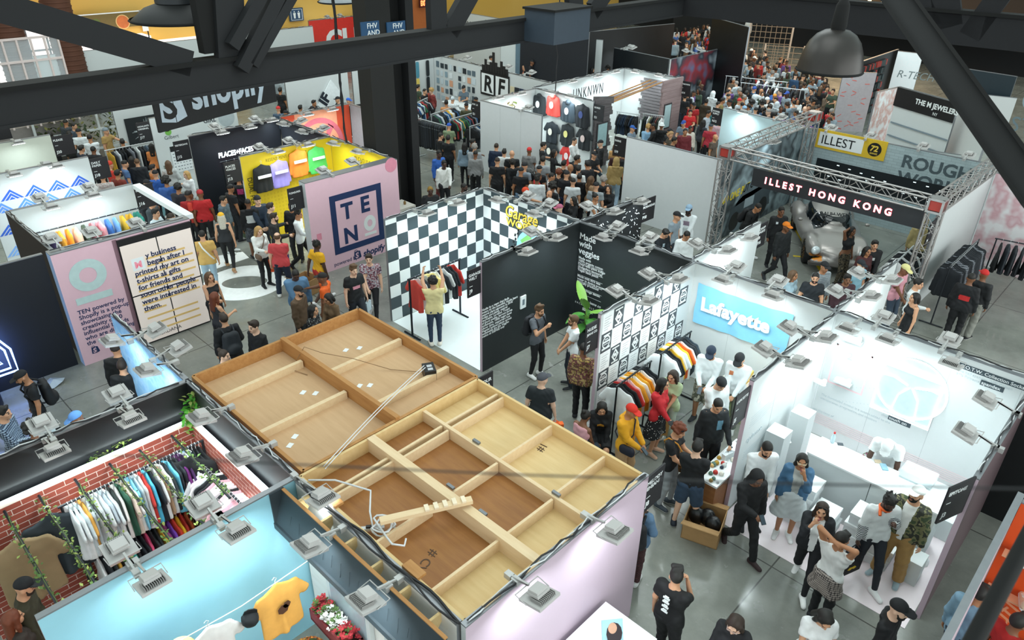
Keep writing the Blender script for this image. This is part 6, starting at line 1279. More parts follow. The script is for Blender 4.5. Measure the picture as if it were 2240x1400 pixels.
# dark stand with the blue neon
dkw = wall(-15.98, .2, -15.98, 3.2, mat('10151f', .6), BLK, 'dark navy wall behind the blue neon', cable=False); nb = empty('neon_sign', (-15.9, 1.55, .4), math.pi/2, 'blue white arched neon sign on the dark navy wall', 'neon sign'); NBL = mat('7ca4ff', .5, emit=7, var=0)
for k, s in enumerate((1., .82)): MB().tube([(.6*s*x, -.05, z*s+.1*k) for x, z in ((-.9, 0), (-.9, .55), (-.6, .92), (0, 1.05), (.6, .92), (.95, .5), (.95, 0), (-.9, 0))], .02, 6).build('neon_arch', NBL, nb)
for zz in (.35, .6): MB().tube([(-.2, -.05, zz), (.3, -.05, zz), (.36, -.05, zz-.1), (.1, -.05, zz-.12)], .016, 6).build('neon_stroke', NBL, nb)
alight('neon_glow', (0, -.25, .5), (math.radians(90), 0, 0), 1.0, .8, 22, (.25, .4, 1), nb)
tr = empty('trampoline_stool', (-16.4+.9, 1.2, 0), 0, 'low round dark blue stool by the blue neon', 'stool'); b = MB(); b.lathe([(.42, .02), (.45, .05), (.45, .30), (.40, .33), (.001, .33)], 28); b.build('cushion', mat('141c38'), tr)
b = MB(); r_ = random.Random(3); pts = [at(*p) for p in ((97, 842), (112, 832), (130, 830), (144, 832), (140, 840), (120, 850), (100, 856))]; b.add([(p[0], p[1], .01+r_.uniform(0, .1)) for p in pts]+[tuple(np.mean(pts, 0)+[0, 0, .12])], [(i, (i+1) % 7, 7) for i in range(7)]); tag(b.build('plastic_wrap', mat('a8b4bc', .15)), 'crumpled clear plastic wrap on the dark floor', 'plastic wrap')
# counters, boxes
def boxthing(name, lo, hi, m, label, cat, lid=None, rz=0., loc=None, open_=False):
    c = ((lo[0]+hi[0])/2, (lo[1]+hi[1])/2, lo[2]); r = empty(name, c, rz, label, cat); w, d, h = (hi[0]-lo[0])/2, (hi[1]-lo[1])/2, hi[2]-lo[2]; b = MB()
    if open_:
        t = .012; b.box((-w, -d, 0), (w, d, t)); b.box((-w, -d, 0), (w, -d+t, h)); b.box((-w, d-t, 0), (w, d, h)); b.box((-w, -d, 0), (-w+t, d, h)); b.box((w-t, -d, 0), (w, d, h)); b.build('carton', m, r)
        for s in (1, -1): f = MB(); f.box((-w, 0, -.006), (w, d*.9, .006)); o = f.build('flap', m, r, (0, s*d, h), (-.5 if s > 0 else .5, 0, 0 if s > 0 else math.pi)); 
    else: b.box((-w, -d, 0), (w, d, h*(.72 if lid else 1))); b.build('body', m, r)
    if lid: b = MB(); b.box((-w-.008, -d-.008, h*.70), (w+.008, d+.008, h)); b.build('lid', lid, r)
    return r
boxthing('plinth', (-17.2, 12.55, 0), (-16.55, 13.15, .9), mat('cfc8bc'), 'cream plinth beside the pink emblem wall', 'plinth', mat('d8d2c8')); CB = mat('b08a5c', .8)
for k, (x, y, h, c, l) in enumerate(((-17.05, 12.75, .18, 'd8dcd8', 'clear bottle on the cream plinth'), (-16.8, 12.95, .12, '8a6a3c', 'brown jar on the cream plinth'), (-16.9, 12.7, .06, '4a4a48', 'dark tin on the cream plinth'))): b = MB(); b.lathe([(.035, 0), (.04, .02), (.04, h*.7), (.015, h*.85), (.015, h), (.001, h)], 12); tag(b.build('bottle', mat(c, .2), None, (x, y, .9)), l, 'bottle')
boxthing('carton', (-15.75, 8.35, 0), (-15.2, 8.85, .42), CB, 'open brown carton by the pink emblem wall', 'box', open_=True, rz=.2)
boxthing('carton', (-3.98, 8.2, 0), (-3.4, 8.75, .38), CB, 'open brown carton of black bags by the trinket table', 'box', open_=True, rz=.3)
for k in range(3): S = Sdf(.05); S.ell((-3.83+.15*k, 8.45+.08*(k % 2), .30), (.13, .12, .16)); o = ob('bin_bag', sdfmesh('bin_bag', S, .03, mat('0e0f12', .35))); tag(o, f'black folded bag standing in the open carton, {nth(k)} along', 'bag', 'bags in the open carton')
# trinket table
tt = empty('table', (-4.12, 8.75, 0), 0, 'white topped table of pins and trinkets by the white wall', 'table'); b = MB(); b.box((0, 0, .72), (.40, 1.35, .76)); b.build('top', mat('e8ecec', .4), tt); b = MB(); b.box((0.02, .02, 0), (.38, .75, .72)); b.build('wood_base', pattern('wood', '8a5a34', 'a06c40', scale=2), tt); b = MB(); b.box((.02, .75, .1), (.38, 1.33, .72)); b.build('dark_base', INK, tt); r_ = random.Random(12); tc_ = ['d8dcdc', 'c03830', '2c3a4c', 'd8b070', '1c1e22', '7c9ca8', 'e4e0d4', '5c7c6c', 'b89030', 'f0f0f0']
for k in range(34): b = MB(); s = r_.uniform(.02, .045); b.lathe([(.001, 0), (s, .005), (s*1.05, s*.8), (s*.6, s*1.5), (.001, s*1.6)], 10); c = r_.choice(tc_); u, w_ = r_.uniform(.05, .36), .06+.037*k; tag(b.build('trinket', mat(c, .35), None, (-4.12+u, 8.75+w_, .76)), f'small {cname(c)} trinket on the white table, {nth(k)} along from the carton', 'trinket', 'trinkets on the white table')
# sneaker stand: counter, boxes, sneakers
ec = empty('counter', (-2.95, 10.25, 0), 0, 'long white service counter of the sneaker stand', 'counter'); b = MB(); b.box((0, 0, 0), (1.02, .55, 1.03)); b.box((1.03, 0, 0), (2.0, .55, 1.03)); b.build('body', WHT, ec); b = MB(); b.box((-.01, -.01, 1.03), (2.01, .56, 1.06)); b.build('top', mat('f2f6f6', .25), ec); n_ = 0
for (x, y, ns) in ((-2.72, 9.90, 4), (-2.30, 9.72, 3), (-1.82, 9.86, 4), (-1.45, 9.96, 2)):
    for k in range(ns):
        w_ = .36-.012*k; boxthing('shoe_box', (x-w_/2+.03*(k % 2), y-.24+.02*k, .20*k), (x+w_/2+.03*(k % 2), y+.20, .20*k+.195), mat('e6e9ea', .4, var=.02), f'white lidded shoe box before the counter, {nth(k)} up in the {nth([-2.72, -2.30, -1.82, -1.45].index(x))} stack', 'box', mat('eef1f1', .4, var=.02))
def sneaker(P, rz, c, label, sc=1., rx=0.):
    r = empty('sneaker', P, rz, label, 'shoe'); r.scale = (sc,)*3; r.rotation_euler = (rx, 0, rz); S = Sdf(.03); S.cap((0, -.09, .05), (0, .12, .035), .045, .032); S.cap((0, -.09, .06), (0, -.10, .10), .04); ob('upper', sdfmesh('upper', S, .014, mat(c, .5)), r); S = Sdf(.02); S.cap((0, -.10, .012), (0, .13, .012), .045, .038, flat=(np.array([0, 0, 1.]), 2.2)); ob('sole', sdfmesh('sole', S, .014, mat('f4f4f2', .5)), r); b = MB()
    for k in range(3): b.bar((-.025, .02+.03*k, .085-.008*k), (.025, .02+.03*k, .085-.008*k), .008, .008)
    b.build('laces', mat('e8e8e8'), r); return r
for i, (x, y, u, z, l) in enumerate(((1868, 740, 0, 0, 'white sneaker shown high on the white back wall'), (1845, 832, 0, 0, 'white sneaker inside the pale red outline'))):
    P = at_plane(x, y, epiB.p0+epiB.n*.12, epiB.n); sneaker(tuple(P-np.array([0, 0, .05])), 1.4, 'e4e8e8', l)
    b = MB(); b.box((-.15, -.08, -.02), (.15, .08, 0)); tag(b.build('wall_shelf', WHT, None, (P[0], P[1]+.02, P[2]-.05)), ('small white ledge high on the white back wall', 'small white ledge inside the pale red outline')[i], 'shelf')
for i, (x, y, z) in enumerate(((1723, 863, 1.3), (1790, 838, 1.3), (2010, 1238, 0), (2052, 1088, .45), (1700, 958, .8), (1710, 968, .8))): P = at(x, y, z); sneaker(tuple(P), .5+i, 'eceeee', ['white sneaker on the side wall ledge', 'white sneaker on the tall white block', 'white sneaker lying on the pinkish floor', 'white sneaker on a low white block', 'speckled sneaker low by the side wall', 'second speckled sneaker low by the side wall'][i])
for i, (x, y, h) in enumerate(((-3.4, 10.95, 1.28), (-3.45, 10.15, 1.28), (-1.0, 9.9, .43), (-1.15, 11.5, .6), (-.95, 11.2, .4), (-3.5, 9.75, .78))): boxthing('plinth', (x-.16, y-.16, 0), (x+.16, y+.16, h), WHT, f'white display block of the sneaker stand, {["corner one", "slim one by the side wall", "low one by the clerk", "taller rear one by the neon", "lower rear one by the neon", "waist high one by the side wall"][i]}', 'plinth')
P = at(1820, 968, 1.06); b = MB(); b.lathe([(.03, 0), (.035, .01), (.035, .13), (.015, .17), (.015, .19), (.001, .19)], 14); r = empty('water_bottle', tuple(P), 0, 'clear water bottle with a red cap on the white counter', 'bottle'); b.build('body', mat('c8dce4', .1), r); b = MB(); b.lathe([(.018, .19), (.018, .215), (.001, .215)], 12); b.build('cap', mat('d03030'), r)
for (x, y, w_, d_, c, n_, l) in ((1838, 972, .09, .06, '3a444c', 'card_reader', 'small dark card reader on the white counter'), (1934, 1022, .09, .16, '9cc8dc', 'leaflet', 'pale blue leaflet under the clerk hand'), (1920, 1010, .10, .08, 'd8c4a8', 'leaflet', 'tan card beside the pale blue leaflet')): P = at(x, y, 1.065); b = MB(); b.box((-w_/2, -d_/2, 0), (w_/2, d_/2, .012)); tag(b.build(n_, mat(c), None, tuple(P), (0, 0, .6)), l, n_.replace('_', ' '))
P = at(1995, 1045, 1.06); dc = empty('display_case', tuple(P), 0, 'clear glass display case at the clerk end of the counter', 'display case'); b = MB(); b.box((-.16, -.12, 0), (.30, .16, .03)); b.build('tray', mat('c4d4d6'), dc); b = MB(); b.box((-.17, -.13, .0), (.31, .17, .16)); gm2, nt, bs, N, L = newmat('clear_cover'); bs.inputs['Alpha'].default_value = .25; bs.inputs['Base Color'].default_value = (.9, .97, 1, 1); bs.inputs['Roughness'].default_value = .05; b.build('cover', gm2, dc)
P = at(1888, 995, 1.06); vine([P, P+[.05, .05, .02], P+[.1, .0, .02]], 'small bunch of reddish trinkets on the white counter', 26, 9, .03, 'bead_bunch', .02, mat('b8688c'))
# the big leafed plant
pl_ = empty('banana_plant', (-8.75, 11.7, 0), 0, 'large leafed green plant before the matt black wall', 'plant'); b = MB(); b.lathe([(.18, 0), (.22, .4), (.2, .42), (.19, .38), (.001, .38)], 20); b.build('pot', mat('3a3f42'), pl_); r_ = random.Random(2); G1, G2 = mat('4c8a3c', .35, var=.2), mat('7cac4c', .35, var=.2)
for k in range(11):
    a = k*2.4; h0 = .42+.05*k; ln = .36+.014*k; b = MB(); vs, fs = [], []
    up = 1.2 if k > 8 else .40
    for i in range(9):
        t = i/8; r0 = .05+ln*t; z = h0+ln*up*t-.35*t*t*(1 if k < 8 else .25); w_ = .11*math.sin(math.pi*min(1, t*.93+.05))**.7
        for s in (-1, 0, 1): vs.append((r0*math.cos(a)-s*w_*math.sin(a), r0*math.sin(a)+s*w_*math.cos(a), z+(.03 if s else 0)))
    for i in range(8):
        for j in range(2): fs.append((i*3+j, i*3+j+1, i*3+j+4, i*3+j+3))
    b.add(vs, fs, 0, True); b.build('leaf', G2 if k > 7 else G1, pl_); b = MB(); b.tube([(0, 0, .38), (.03*math.cos(a), .03*math.sin(a), h0*.7), (.05*math.cos(a), .05*math.sin(a), h0)], .012, 6); b.build('stalk', G2, pl_)
# folded goods at the poster stand
for k in range(5): b = MB(); b.box((-.16, -.2, 0), (.16, .2, .03)); tag(b.build('folded_shirt', mat(['e8c860', 'e4c870', 'ece4c8', 'e0b850', 'e8c860'][k]), None, (-4.95, 11.75, .82+.032*k), (0, 0, .03*k)), f'folded yellowish shirt, {nth(k)} up in the stack under the blue banner', 'shirt', 'folded shirts under the blue banner')
for k in range(3): b = MB(); b.box((-.16, -.2, 0), (.16, .2, .03)); tag(b.build('folded_shirt', mat(['d86050', 'e0685c', 'e8d8d0'][k]), None, (-4.5, 11.72, .82+.032*k), (0, 0, .03*k)), f'folded reddish shirt, {nth(k)} up in the stack under the blue banner', 'shirt', 'folded shirts under the blue banner')
boxthing('display_shelf', (-5.25, 11.5, 0), (-4.2, 12.1, .82), mat('9aa87c'), 'shelf unit of bright folded goods under the blue banner', 'shelf', mat('d8d4c8')); hatobj((-4.75, 11.4, .82), 'cap', 'c83a30', 'red cap resting on the shelf under the blue banner', 1)
# ---- middle and far racks ----
for i, (P, Q, n, k, c, wh) in enumerate((((-24.2, 19.0, 1.5), (-25.0, 20.8, 1.5), 22, 'th', MIXC, 'far rack nearest the steel column, first row'), ((-22.7, 19.1, 1.5), (-23.1, 20.9, 1.5), 22, 'th', MIXC, 'second rack behind the steel column'), ((-22.5, 18.3, 1.5), (-21.0, 18.35, 1.5), 22, 'p', DK, 'trouser rack beside the steel column'), ((-21.6, 19.1, 1.5), (-21.75, 20.5, 1.5), 20, 'ts', MIXC, 'third rack behind the steel column'), ((-20.3, 18.95, 1.5), (-20.45, 20.2, 1.5), 16, 'ts', MIXC, 'rack beside the blank grey wall'),
    ((-17.9, 25.0, 1.5), (-17.0, 25.2, 1.5), 15, 't', DK+' 1c3048', 'first shack stand rack'), ((-16.95, 25.5, 1.5), (-16.2, 25.75, 1.5), 9, 's', '1c2026 6a3a34 8a8a6c e8e8e8 2c3a30', 'second shack stand rack'), ((-26.3, 8.0, 1.5), (-26.3, 9.6, 1.5), 14, 'sj', MIXC+' d06830 c8d0d4', 'rack below the star burst picture'),
    ((-3.35, 18.5, 1.55), (-3.35, 20.8, 1.55), 22, 's', 'plaid:16181c,3a3e46,9a9ea6 1c2026 plaid:101216,23262c,70747c 22262c', 'long rack by the rose print wall'), ((-3.0, 21.1, 1.6), (-1.0, 21.5, 1.6), 12, 'sj', DK, 'cross rack by the rose print wall'), ((-4.5, 18.6, 1.3), (-4.55, 19.8, 1.3), 9, 't', 'e6e8e8 15171b e6e8e8 22262c', 'short rack at the truss tower'),
    ((-18.1, 34.1, 1.7), (-15.4, 34.9, 1.7), 14, 'th', 'e6e8e8 15171b e6e8e8 22262c', 'far white pipe rack in the crowd'), ((-16.8, 33.2, 1.7), (-14.2, 33.8, 1.7), 14, 'th', 'e6e8e8 15171b 22262c', 'second far white pipe rack in the crowd'), ((-21.3, 9.6, 1.9), (-21.3, 11.9, 1.9), 9, 'j', '15171b b8282c 1c2026 15171b 5cb8a0', 'rack in the black stand'))):
    rackframe(P, Q, f'{["chrome", "black"][i in (8, 9, 13)]} clothes rack, the {wh}', m=mat('d0d4d6', .4, .5) if i not in (8, 9, 13) else PIPE); rail(P, Q, cols(c, n, i), wh, f'garments of rack group {"abcdefghijklmnop"[i]}', k, end='near end')
# pinned tops
PINS = [(1180, 230, 'h', '20262a', 'd8dcdc'), (1210, 232, 'h', 'd84840', 'e8dcd8'), (1243, 245, 'h', '36424c', 'dcd4d4'), (1274, 253, 'j', '181c22', '3c4a80'), (1207, 290, 't', '1c242c', 'd8d4c8'), (1241, 295, 's', '1a2024', 'd8d084'), (1278, 305, 't', '1a1e22', 'd8c0bc'), (1204, 332, 't', '1c2226', 'd8d4c8'), (1242, 343, 't', 'c83430', 'e8d8d8')]
for i, (x, y, k, c, pc_) in enumerate(PINS):
    P = at_plane(x, y, teesW.p0+teesW.n*.14, teesW.n); o = garment(k, (P[0], P[1], P[2]+.52), 0, c, f'{cname(c)} {CN[k]} pinned on the white wall, {nth(i)} in reading order', 'tops pinned on the white wall', 1.12); flat(o, 'chest_print', [circ(0, -.42, .09, 12, .12)], mat(pc_), -.10, .01)
for i, (x, y, c, pc_) in enumerate(((575, 385, '15171a', 'e8e8e8'), (612, 375, '9a8cd8', 'e8e8f0'), (653, 352, 'e8842c', 'f0e8e0'), (693, 345, '4cb85c', 'e8f0e8'))):
    P = at_plane(x, y, yelA.p0+yelA.n*.16, yelA.n); o = garment('j', (P[0], P[1], P[2]+.42), math.pi/2, c, f'{cname(c)} windbreaker with a white chest band on the yellow wall', 'jackets on the yellow wall', 1.02); flat(o, 'chest_band', [rect(-.2, -.44, .2, -.36)], pattern('checker', 'f0f0f0', pc_, scale=30), -.10, .02)
# skate decks
for j in range(3):
    for i in range(7):
        P = rtfA.p0+rtfA.d*(.5+.62*i)+rtfA.n*.09+np.array([0, 0, .55+.75*j]); b = MB(); b.prism([(-.09, -.3), (-.06, -.36), (.06, -.36), (.09, -.3), (.09, .3), (.06, .36), (-.06, .36), (-.09, .3)], 0, .02, M=UPR); c = random.Random(i*3+j).choice(['7cc0c8', 'd85c40', 'e4c860', 'c8dce0', '4c8ca0', '20262a', 'e8ecec']); o = b.build('skate_deck', mat(c), None, tuple(P), (0, 0, math.pi/2)); tag(o, f'{cname(c)} skate deck on the far white wall, {nth(i)} in the {["bottom", "middle", "top"][j]} row', 'skate deck', 'skate decks on the far wall')
# weathered shack front
WD, WD2 = pattern('wood', '4a4648', '6c6668', scale=1.5), pattern('wood', '8a7474', 'a08c8c', scale=1.5)
sh = empty('shack_front', (-16.75, 21.9, 0), math.pi/2, 'weathered plank shack front with a window beside the pinned tops', 'shack'); b = MB()
for k in range(17): b.box((.02*(k % 3), -.04, .15*k), (1.0+.06*(k*7 % 4)-.06, .04, .15*k+.145), 0)
b.build('plank', WD, sh); b = MB(); b.box((.18, -.07, .75), (.85, -.03, 1.75)); b.build('window_frame', mat('3c383a'), sh); b = MB(); b.box((.24, -.075, .81), (.79, -.065, 1.69)); b.build('pane', mat('a8c8cc', .15), sh); b = MB(); b.prism([(-.02, 2.5), (1.1, 2.35), (1.1, 2.6), (-.02, 2.75)], -.06, .06, 0, UPR); b.build('top_board', WD, sh)
s2 = empty('shack_front', (-16.75, 26.3, 0), math.pi/2, 'pinkish weathered plank shack front at the far end of the stand', 'shack'); b = MB()
for k in range(18): b.box((.03*(k % 3), -.04, .15*k), (1.5, .04, .15*k+.145), 0)
b.build('plank', WD2, s2); b = MB(); b.box((.25, -.07, .7), (.8, -.03, 1.75)); b.build('window_frame', mat('3c383a'), s2); b = MB(); b.box((.30, -.075, .76), (.75, -.065, 1.69)); b.build('pane', mat('b4d0d4', .15), s2)
for k in range(9): P, Q = (-16.8-.06*k, 22.95, 2.35+.02*(k % 3)), (-16.9-.07*k, 26.5, 2.62-.03*(k % 4)); o = MB().bar(P, Q, .05, .03).build('roof_lath', WD2 if k % 2 else OAK); tag(o, f'loose wooden lath spanning the two shack fronts, {nth(k)} from the aisle', 'lath', 'laths over the shack stand')
b = MB()
for k in range(14): b.box((.0+.08*(k*5 % 3), -.02, .6+.13*k), (1.9-.1*(k*3 % 4), .02, .6+.13*k+.11))
tag(b.build('plank_panel', WD, None, (-18.75, 27.68, 0), (0, 0, 0)), 'dark plank panel on the shack stand back wall', 'panel')
vine([(-19.0, 19.5, 1.6), (-19.0, 19.6, 2.0), (-18.9, 19.8, 2.4)], 'dried pale grass plume behind the blank grey wall', 70, 5, .12, 'dried_grass', .12, mat('b8a878')); boxthing('plinth', (-19.2, 19.35, 0), (-18.7, 19.85, 1.55), WHT, 'white plinth under the dried grass plume', 'plinth')
bc = empty('counter', (-25.6, 22.2, 0), -.05, 'far white counter under the art prints', 'counter'); b = MB(); b.box((0, 0, 0), (2.6, .6, 1.0)); b.build('body', WHT, bc); b = MB(); b.box((-.03, -.03, 1.0), (2.63, .63, 1.04)); b.build('top', WT, bc)
# flower shelf stand at the far side
gs = empty('plant_shelf', (-31, 7.2, 0), math.pi/2, 'white lattice shelf full of green plants', 'shelf'); b = MB()
for k in range(5): b.box((k*1.1-.04, -.04, 0), (k*1.1+.04, .04, 2.6))
for k in range(4): b.box((0, -.06, .3+.72*k), (4.4, .06, .37+.72*k))
b.build('frame', WHT, gs)
for k in range(4):
    r_ = random.Random(k); b = MB()
    for j in range(170): p = Vector((k*1.1+r_.uniform(.06, 1.04), r_.uniform(-.1, .15), r_.uniform(.4, 2.5))); R = Matrix.Rotation(r_.uniform(0, 6.3), 3, 'Z') @ Matrix.Rotation(r_.uniform(-1, 1), 3, 'X'); b.add([p+R @ Vector(q)*.11 for q in ((0, -1, 0), (.5, 0, .1), (0, 1, 0), (-.5, 0, .1))], [(0, 1, 2, 3)], r_.randrange(3))
    o = b.build('potted_foliage', [mat('4c5a28'), mat('7c7a40'), mat('2c3a1c')], gs); o['kind'] = 'stuff'
# near corner: dark narrow stand and orange stand
orw = wall(-.1, 9.3, 3.0, 9.3, mat('e2561c', .6, var=.04), GRY, 'bright orange wall with sneaker shelves', cable=False, h=2.5); wall(-.14, 9.3, -.14, 6.3, WHT, mat('c9b8c4'), 'slim pale wall between the dark and orange stands', cable=False, end=mat('b8b0b4')); wall(-.6, 12.25, -.6+2.2, 12.25, BLK, BLK, 'black curtained rear of the dark narrow stand', cable=False) 
text(orw.root, 'outline', .3, .35, .4, mat('f0a880'), orw.F-.004, rot=1.2)
for k in range(3): b = MB(); b.box((.0, -.14, 0), (2.9, 0, .03)); o = b.build('wall_shelf', mat('f0b48c'), None, (-.05, 9.2, .55+.62*k)); tag(o, f'thin pale ledge on the bright orange wall, {nth(k)} from the floor', 'shelf')
for k, (u, z) in enumerate(((.12, .58), (.35, 1.2), (.15, 1.82), (.6, 1.82))): sneaker((u, 9.12, z), .3, 'f0d8b8', f'cream sneaker on the bright orange wall, {nth(k)} up', 1.1)
boxthing('carton', (-.5, 7.35, 0), (-.22, 7.8, .45), CB, 'half lit brown carton in the dark narrow stand', 'box'); boxthing('case', (-.55, 6.5, 0), (-.2, 7.2, .7), mat('141414'), 'black case on the floor of the dark narrow stand', 'case', mat('1c1c1c'))
# ---- silver sports coupe ----
car = empty('car', (-7.25, 21.25, 0), 0, 'silver grey classic sports coupe under the dark lit board', 'car'); hd_ = at(1870, 590)-at(1760, 520); hd_ = np.array([.62, -1.0]); car.rotation_euler = (0, 0, math.atan2(hd_[1], hd_[0])-math.pi/2)
S = Sdf(.18); X1 = np.array([1., 0, 0]); S.ell((0, .0, .50), (.84, 2.12, .34)); S.ell((0, -.15, .58), (.86, 1.9, .26)); S.ell((0, -.35, .95), (.60, 1.15, .36), k=.22); S.ell((0, 1.2, .55), (.78, .85, .26))
for s in (1, -1): S.ell((s*.66, 1.28, .55), (.22, .55, .30), k=.10); S.ell((s*.70, -1.25, .55), (.24, .62, .34), k=.10); S.cap((s*.62, 1.62, .66), (s*.62, 1.86, .60), .12, k=.06)
S.ell((0, 2.0, .36), (.74, .16, .14), k=.06); S.ell((0, -2.0, .42), (.74, .16, .16), k=.06)
def carcut(P, d):
    for y in (1.30, -1.25): q = np.sqrt((P[:, 1]-y)**2+(P[:, 2]-.32)**2); d = np.maximum(d, np.minimum(.365-q, np.abs(P[:, 0])*0+9) if False else np.where(np.abs(P[:, 0]) > .55, .365-q, d))
    return np.maximum(d, .16-P[:, 2])
SIL, GLS = mat('a09a96', .3, .55, var=.03), mat('0c1013', .08)
def carmat(c):
    x, y, z = np.abs(c[:, 0]), c[:, 1], c[:, 2]; mi = np.zeros(len(c), int); cab = (z > .80)
    mi[cab & (y > .22) & (y < .72) & (x < .56) & (z < 1.17)] = 1; mi[cab & (x > .42) & (y < .16) & (y > -1.0) & (z > .86) & (z < 1.14)] = 1; mi[cab & (y < -.95) & (y > -1.35) & (x < .40) & (z > .84)] = 1
    mi[(z < .235)] = 2; mi[(y > 1.75) & (x > .44) & (x < .74) & (z > .40) & (z < .50)] = 3; mi[(y < -1.9) & (z > .5) & (z < .6)] = 4; return mi
ob('body_shell', sdfmesh('body_shell', S, .035, [SIL, GLS, INK, mat('e08a28', .3), mat('9c2420', .3)], carmat, carcut), car)
for s in (1, -1):
    for y in (1.30, -1.25):
        M_ = Matrix.Translation((s*.70, y, .31)) @ Matrix.Rotation(math.pi/2, 4, 'Y'); w = MB(); w.lathe([(.19, -.11), (.30, -.11), (.32, -.07), (.32, .07), (.30, .11), (.19, .11)], 28, 0, M_); o = w.build('wheel', mat('101112', .7), car); w = MB(); w.lathe([(.20, -.1), (.20, .1), (.17, .08*s), (.05, .06*s), (.001, .07*s)], 24, 0, M_)
        for k in range(10): a = .628*k; w.bar(M_ @ Vector((.05*math.cos(a), .05*math.sin(a), .10*s)), M_ @ Vector((.19*math.cos(a), .19*math.sin(a), .10*s)), .025, .02, 1)
        w.build('rim', [mat('2a2622', .4, .6), mat('8a6a48', .3, .8)], o)
    b = MB(); M_ = Matrix.Translation((s*.62, 1.93, .64)) @ Matrix.Rotation(-math.radians(62), 4, 'X'); b.lathe([(.115, -.02), (.115, .02), (.08, .05), (.001, .06)], 22, 0, M_); b.build('headlamp', mat('dfe8ec', .05, .3), car); b = MB(); b.bar((s*.80, .50, .92), (s*.88, .50, .95), .05, .03); S2 = Sdf(); S2.ell((s*.92, .48, .97), (.07, .05, .05)); ob('wing_mirror', sdfmesh('wing_mirror', S2, .02, SIL), car)
b = MB(); b.box((-.78, 2.0, .28), (.78, 2.14, .36)); b.build('bumper', mat('6c6866', .3, .7), car)
for k in (.12, -.28): b = MB(); b.bar((k, .78, .86), (k+.35, .66, .93), .015, .015); b.build('wiper', INK, car)
t = text(car, 'RAUH-WELT', 0, 0, .15, INK, 0, bold=.03); t.matrix_local = Matrix.Translation((-.42, .40, 1.20)) @ Matrix.Rotation(math.radians(52), 4, 'X'); t.matrix_local = Matrix.Translation((.42, .52, 1.17)) @ Matrix.Rotation(math.pi, 4, 'Z') @ Matrix.Rotation(math.radians(50), 4, 'X')
# ---- the crowd: near figures one by one ----
def held(g, name, label, cat):
    r = empty(name, tuple(g.P*[1, 1, 0]), g.rz, label, cat); r.scale = (g.k,)*3; return r
def phone(g, side, label, c='14161a'):
    r = held(g, 'phone', label, 'phone'); d = g.hd[side]; p = g.wr[side]+d*.11+np.array([0, .02, .02]); M_ = Matrix.Translation(p) @ Matrix.Rotation(-.7, 4, 'X'); b = MB(); b.box((-.037, -.075, -.005), (.037, .075, .005), 0, M_); b.build('case', mat(c, .3), r); b = MB(); b.box((-.033, -.068, .005), (.033, .068, .0065), 0, M_); b.build('screen', mat('30404c', .1), r)
def backpack(g, c, label):
    r = held(g, 'backpack', label, 'bag'); T = g.T; S = Sdf(.05); S.cap(T(-.07, -.20, 1.34), T(-.075, -.22, 1.08), .10, .12, flat=(g.R @ Y3, 1.3)); S.cap(T(.07, -.20, 1.34), T(.075, -.22, 1.08), .10, .12, flat=(g.R @ Y3, 1.3)); S.ell(T(0, -.31, 1.08), (.12, .06, .10)); ob('pack', sdfmesh('pack', S, .014, mat(c, .7)), r)
    for s in (1, -1): b = MB(); b.tube([T(s*.10, -.16, 1.42), T(s*.115, -.07, 1.475), T(s*.12, .06, 1.45), T(s*.13, .125, 1.33), T(s*.15, .05, 1.15), T(s*.14, -.12, 1.08)], .018, 6); b.build('strap', mat(c, .8), r)
def crossbag(g, c, label, sc=.8, strap=None, s=1, z=.98, y=.16):
    r = held(g, 'shoulder_bag', label, 'bag'); T = g.T; b = MB(); b.tube([T(-s*.11, -.05, 1.49), T(-s*.09, .10, 1.42), T(s*.03, .155, 1.2), T(s*.16, .12, z+.08)], .013, 6); b.tube([T(-s*.11, -.05, 1.49), T(-s*.05, -.145, 1.36), T(s*.1, -.16, 1.15), T(s*.17, -.02, z+.08)], .013, 6); b.build('strap', mat(strap or c, .7), r); S = Sdf(.04); S.cap(T(s*.19, y-.09, z), T(s*.19, y+.07, z), .085*sc, flat=(g.R @ np.array([1., 0, 0]), 1.4)); S.cap(T(s*.19, y-.09, z-.07*sc), T(s*.19, y+.07, z-.07*sc), .08*sc, flat=(g.R @ np.array([1., 0, 0]), 1.4)); ob('pouch', sdfmesh('pouch', S, .013, mk(c)), r)
def handbag(g, side, c, label, w=.30, h=.34, d=.07, name='tote_bag', prn=None, hl=.2):
    r = held(g, name, label, 'bag'); p = g.wr[side]+g.hd[side]*.09; b = MB(); q = p-np.array([0, 0, hl]); b.prism([(-w/2*.9, 0), (w/2*.9, 0), (w/2, h), (-w/2, h)], -d/2, d/2, 0, Matrix.Translation(q-np.array([0, 0, h])) @ Matrix.Rotation(.5, 4, 'Z') @ UPR); b.build('pouch', mk(c), r); b = MB()
    c_, s_ = math.cos(.5), math.sin(.5)
    for t in (d/2, -d/2): b.tube([q+np.array([-w*.25*c_-t*s_, -w*.25*s_+t*c_, 0]), p+np.array([0, 0, -.01]), q+np.array([w*.25*c_-t*s_, w*.25*s_+t*c_, 0])], .009, 5)
    b.build('handle', mk(c), r)
    if prn: b = MB(); b.prism([(-.09, .1), (-.04, .08), (0, .1), (.04, .08), (.09, .1), (.05, .14), (0, .13), (-.05, .14)], 0, .004, 0, Matrix.Translation(q-np.array([0, 0, h])) @ Matrix.Rotation(.5, 4, 'Z') @ UPR @ Matrix.Translation((0, 0, d/2))); b.prism([(-.09, .1), (-.04, .08), (0, .1), (.04, .08), (.09, .1), (.05, .14), (0, .13), (-.05, .14)], 0, .004, 0, Matrix.Translation(q-np.array([0, 0, h])) @ Matrix.Rotation(.5, 4, 'Z') @ UPR @ Matrix.Translation((0, 0, -d/2-.004))); b.build('print', mat(prn), r)
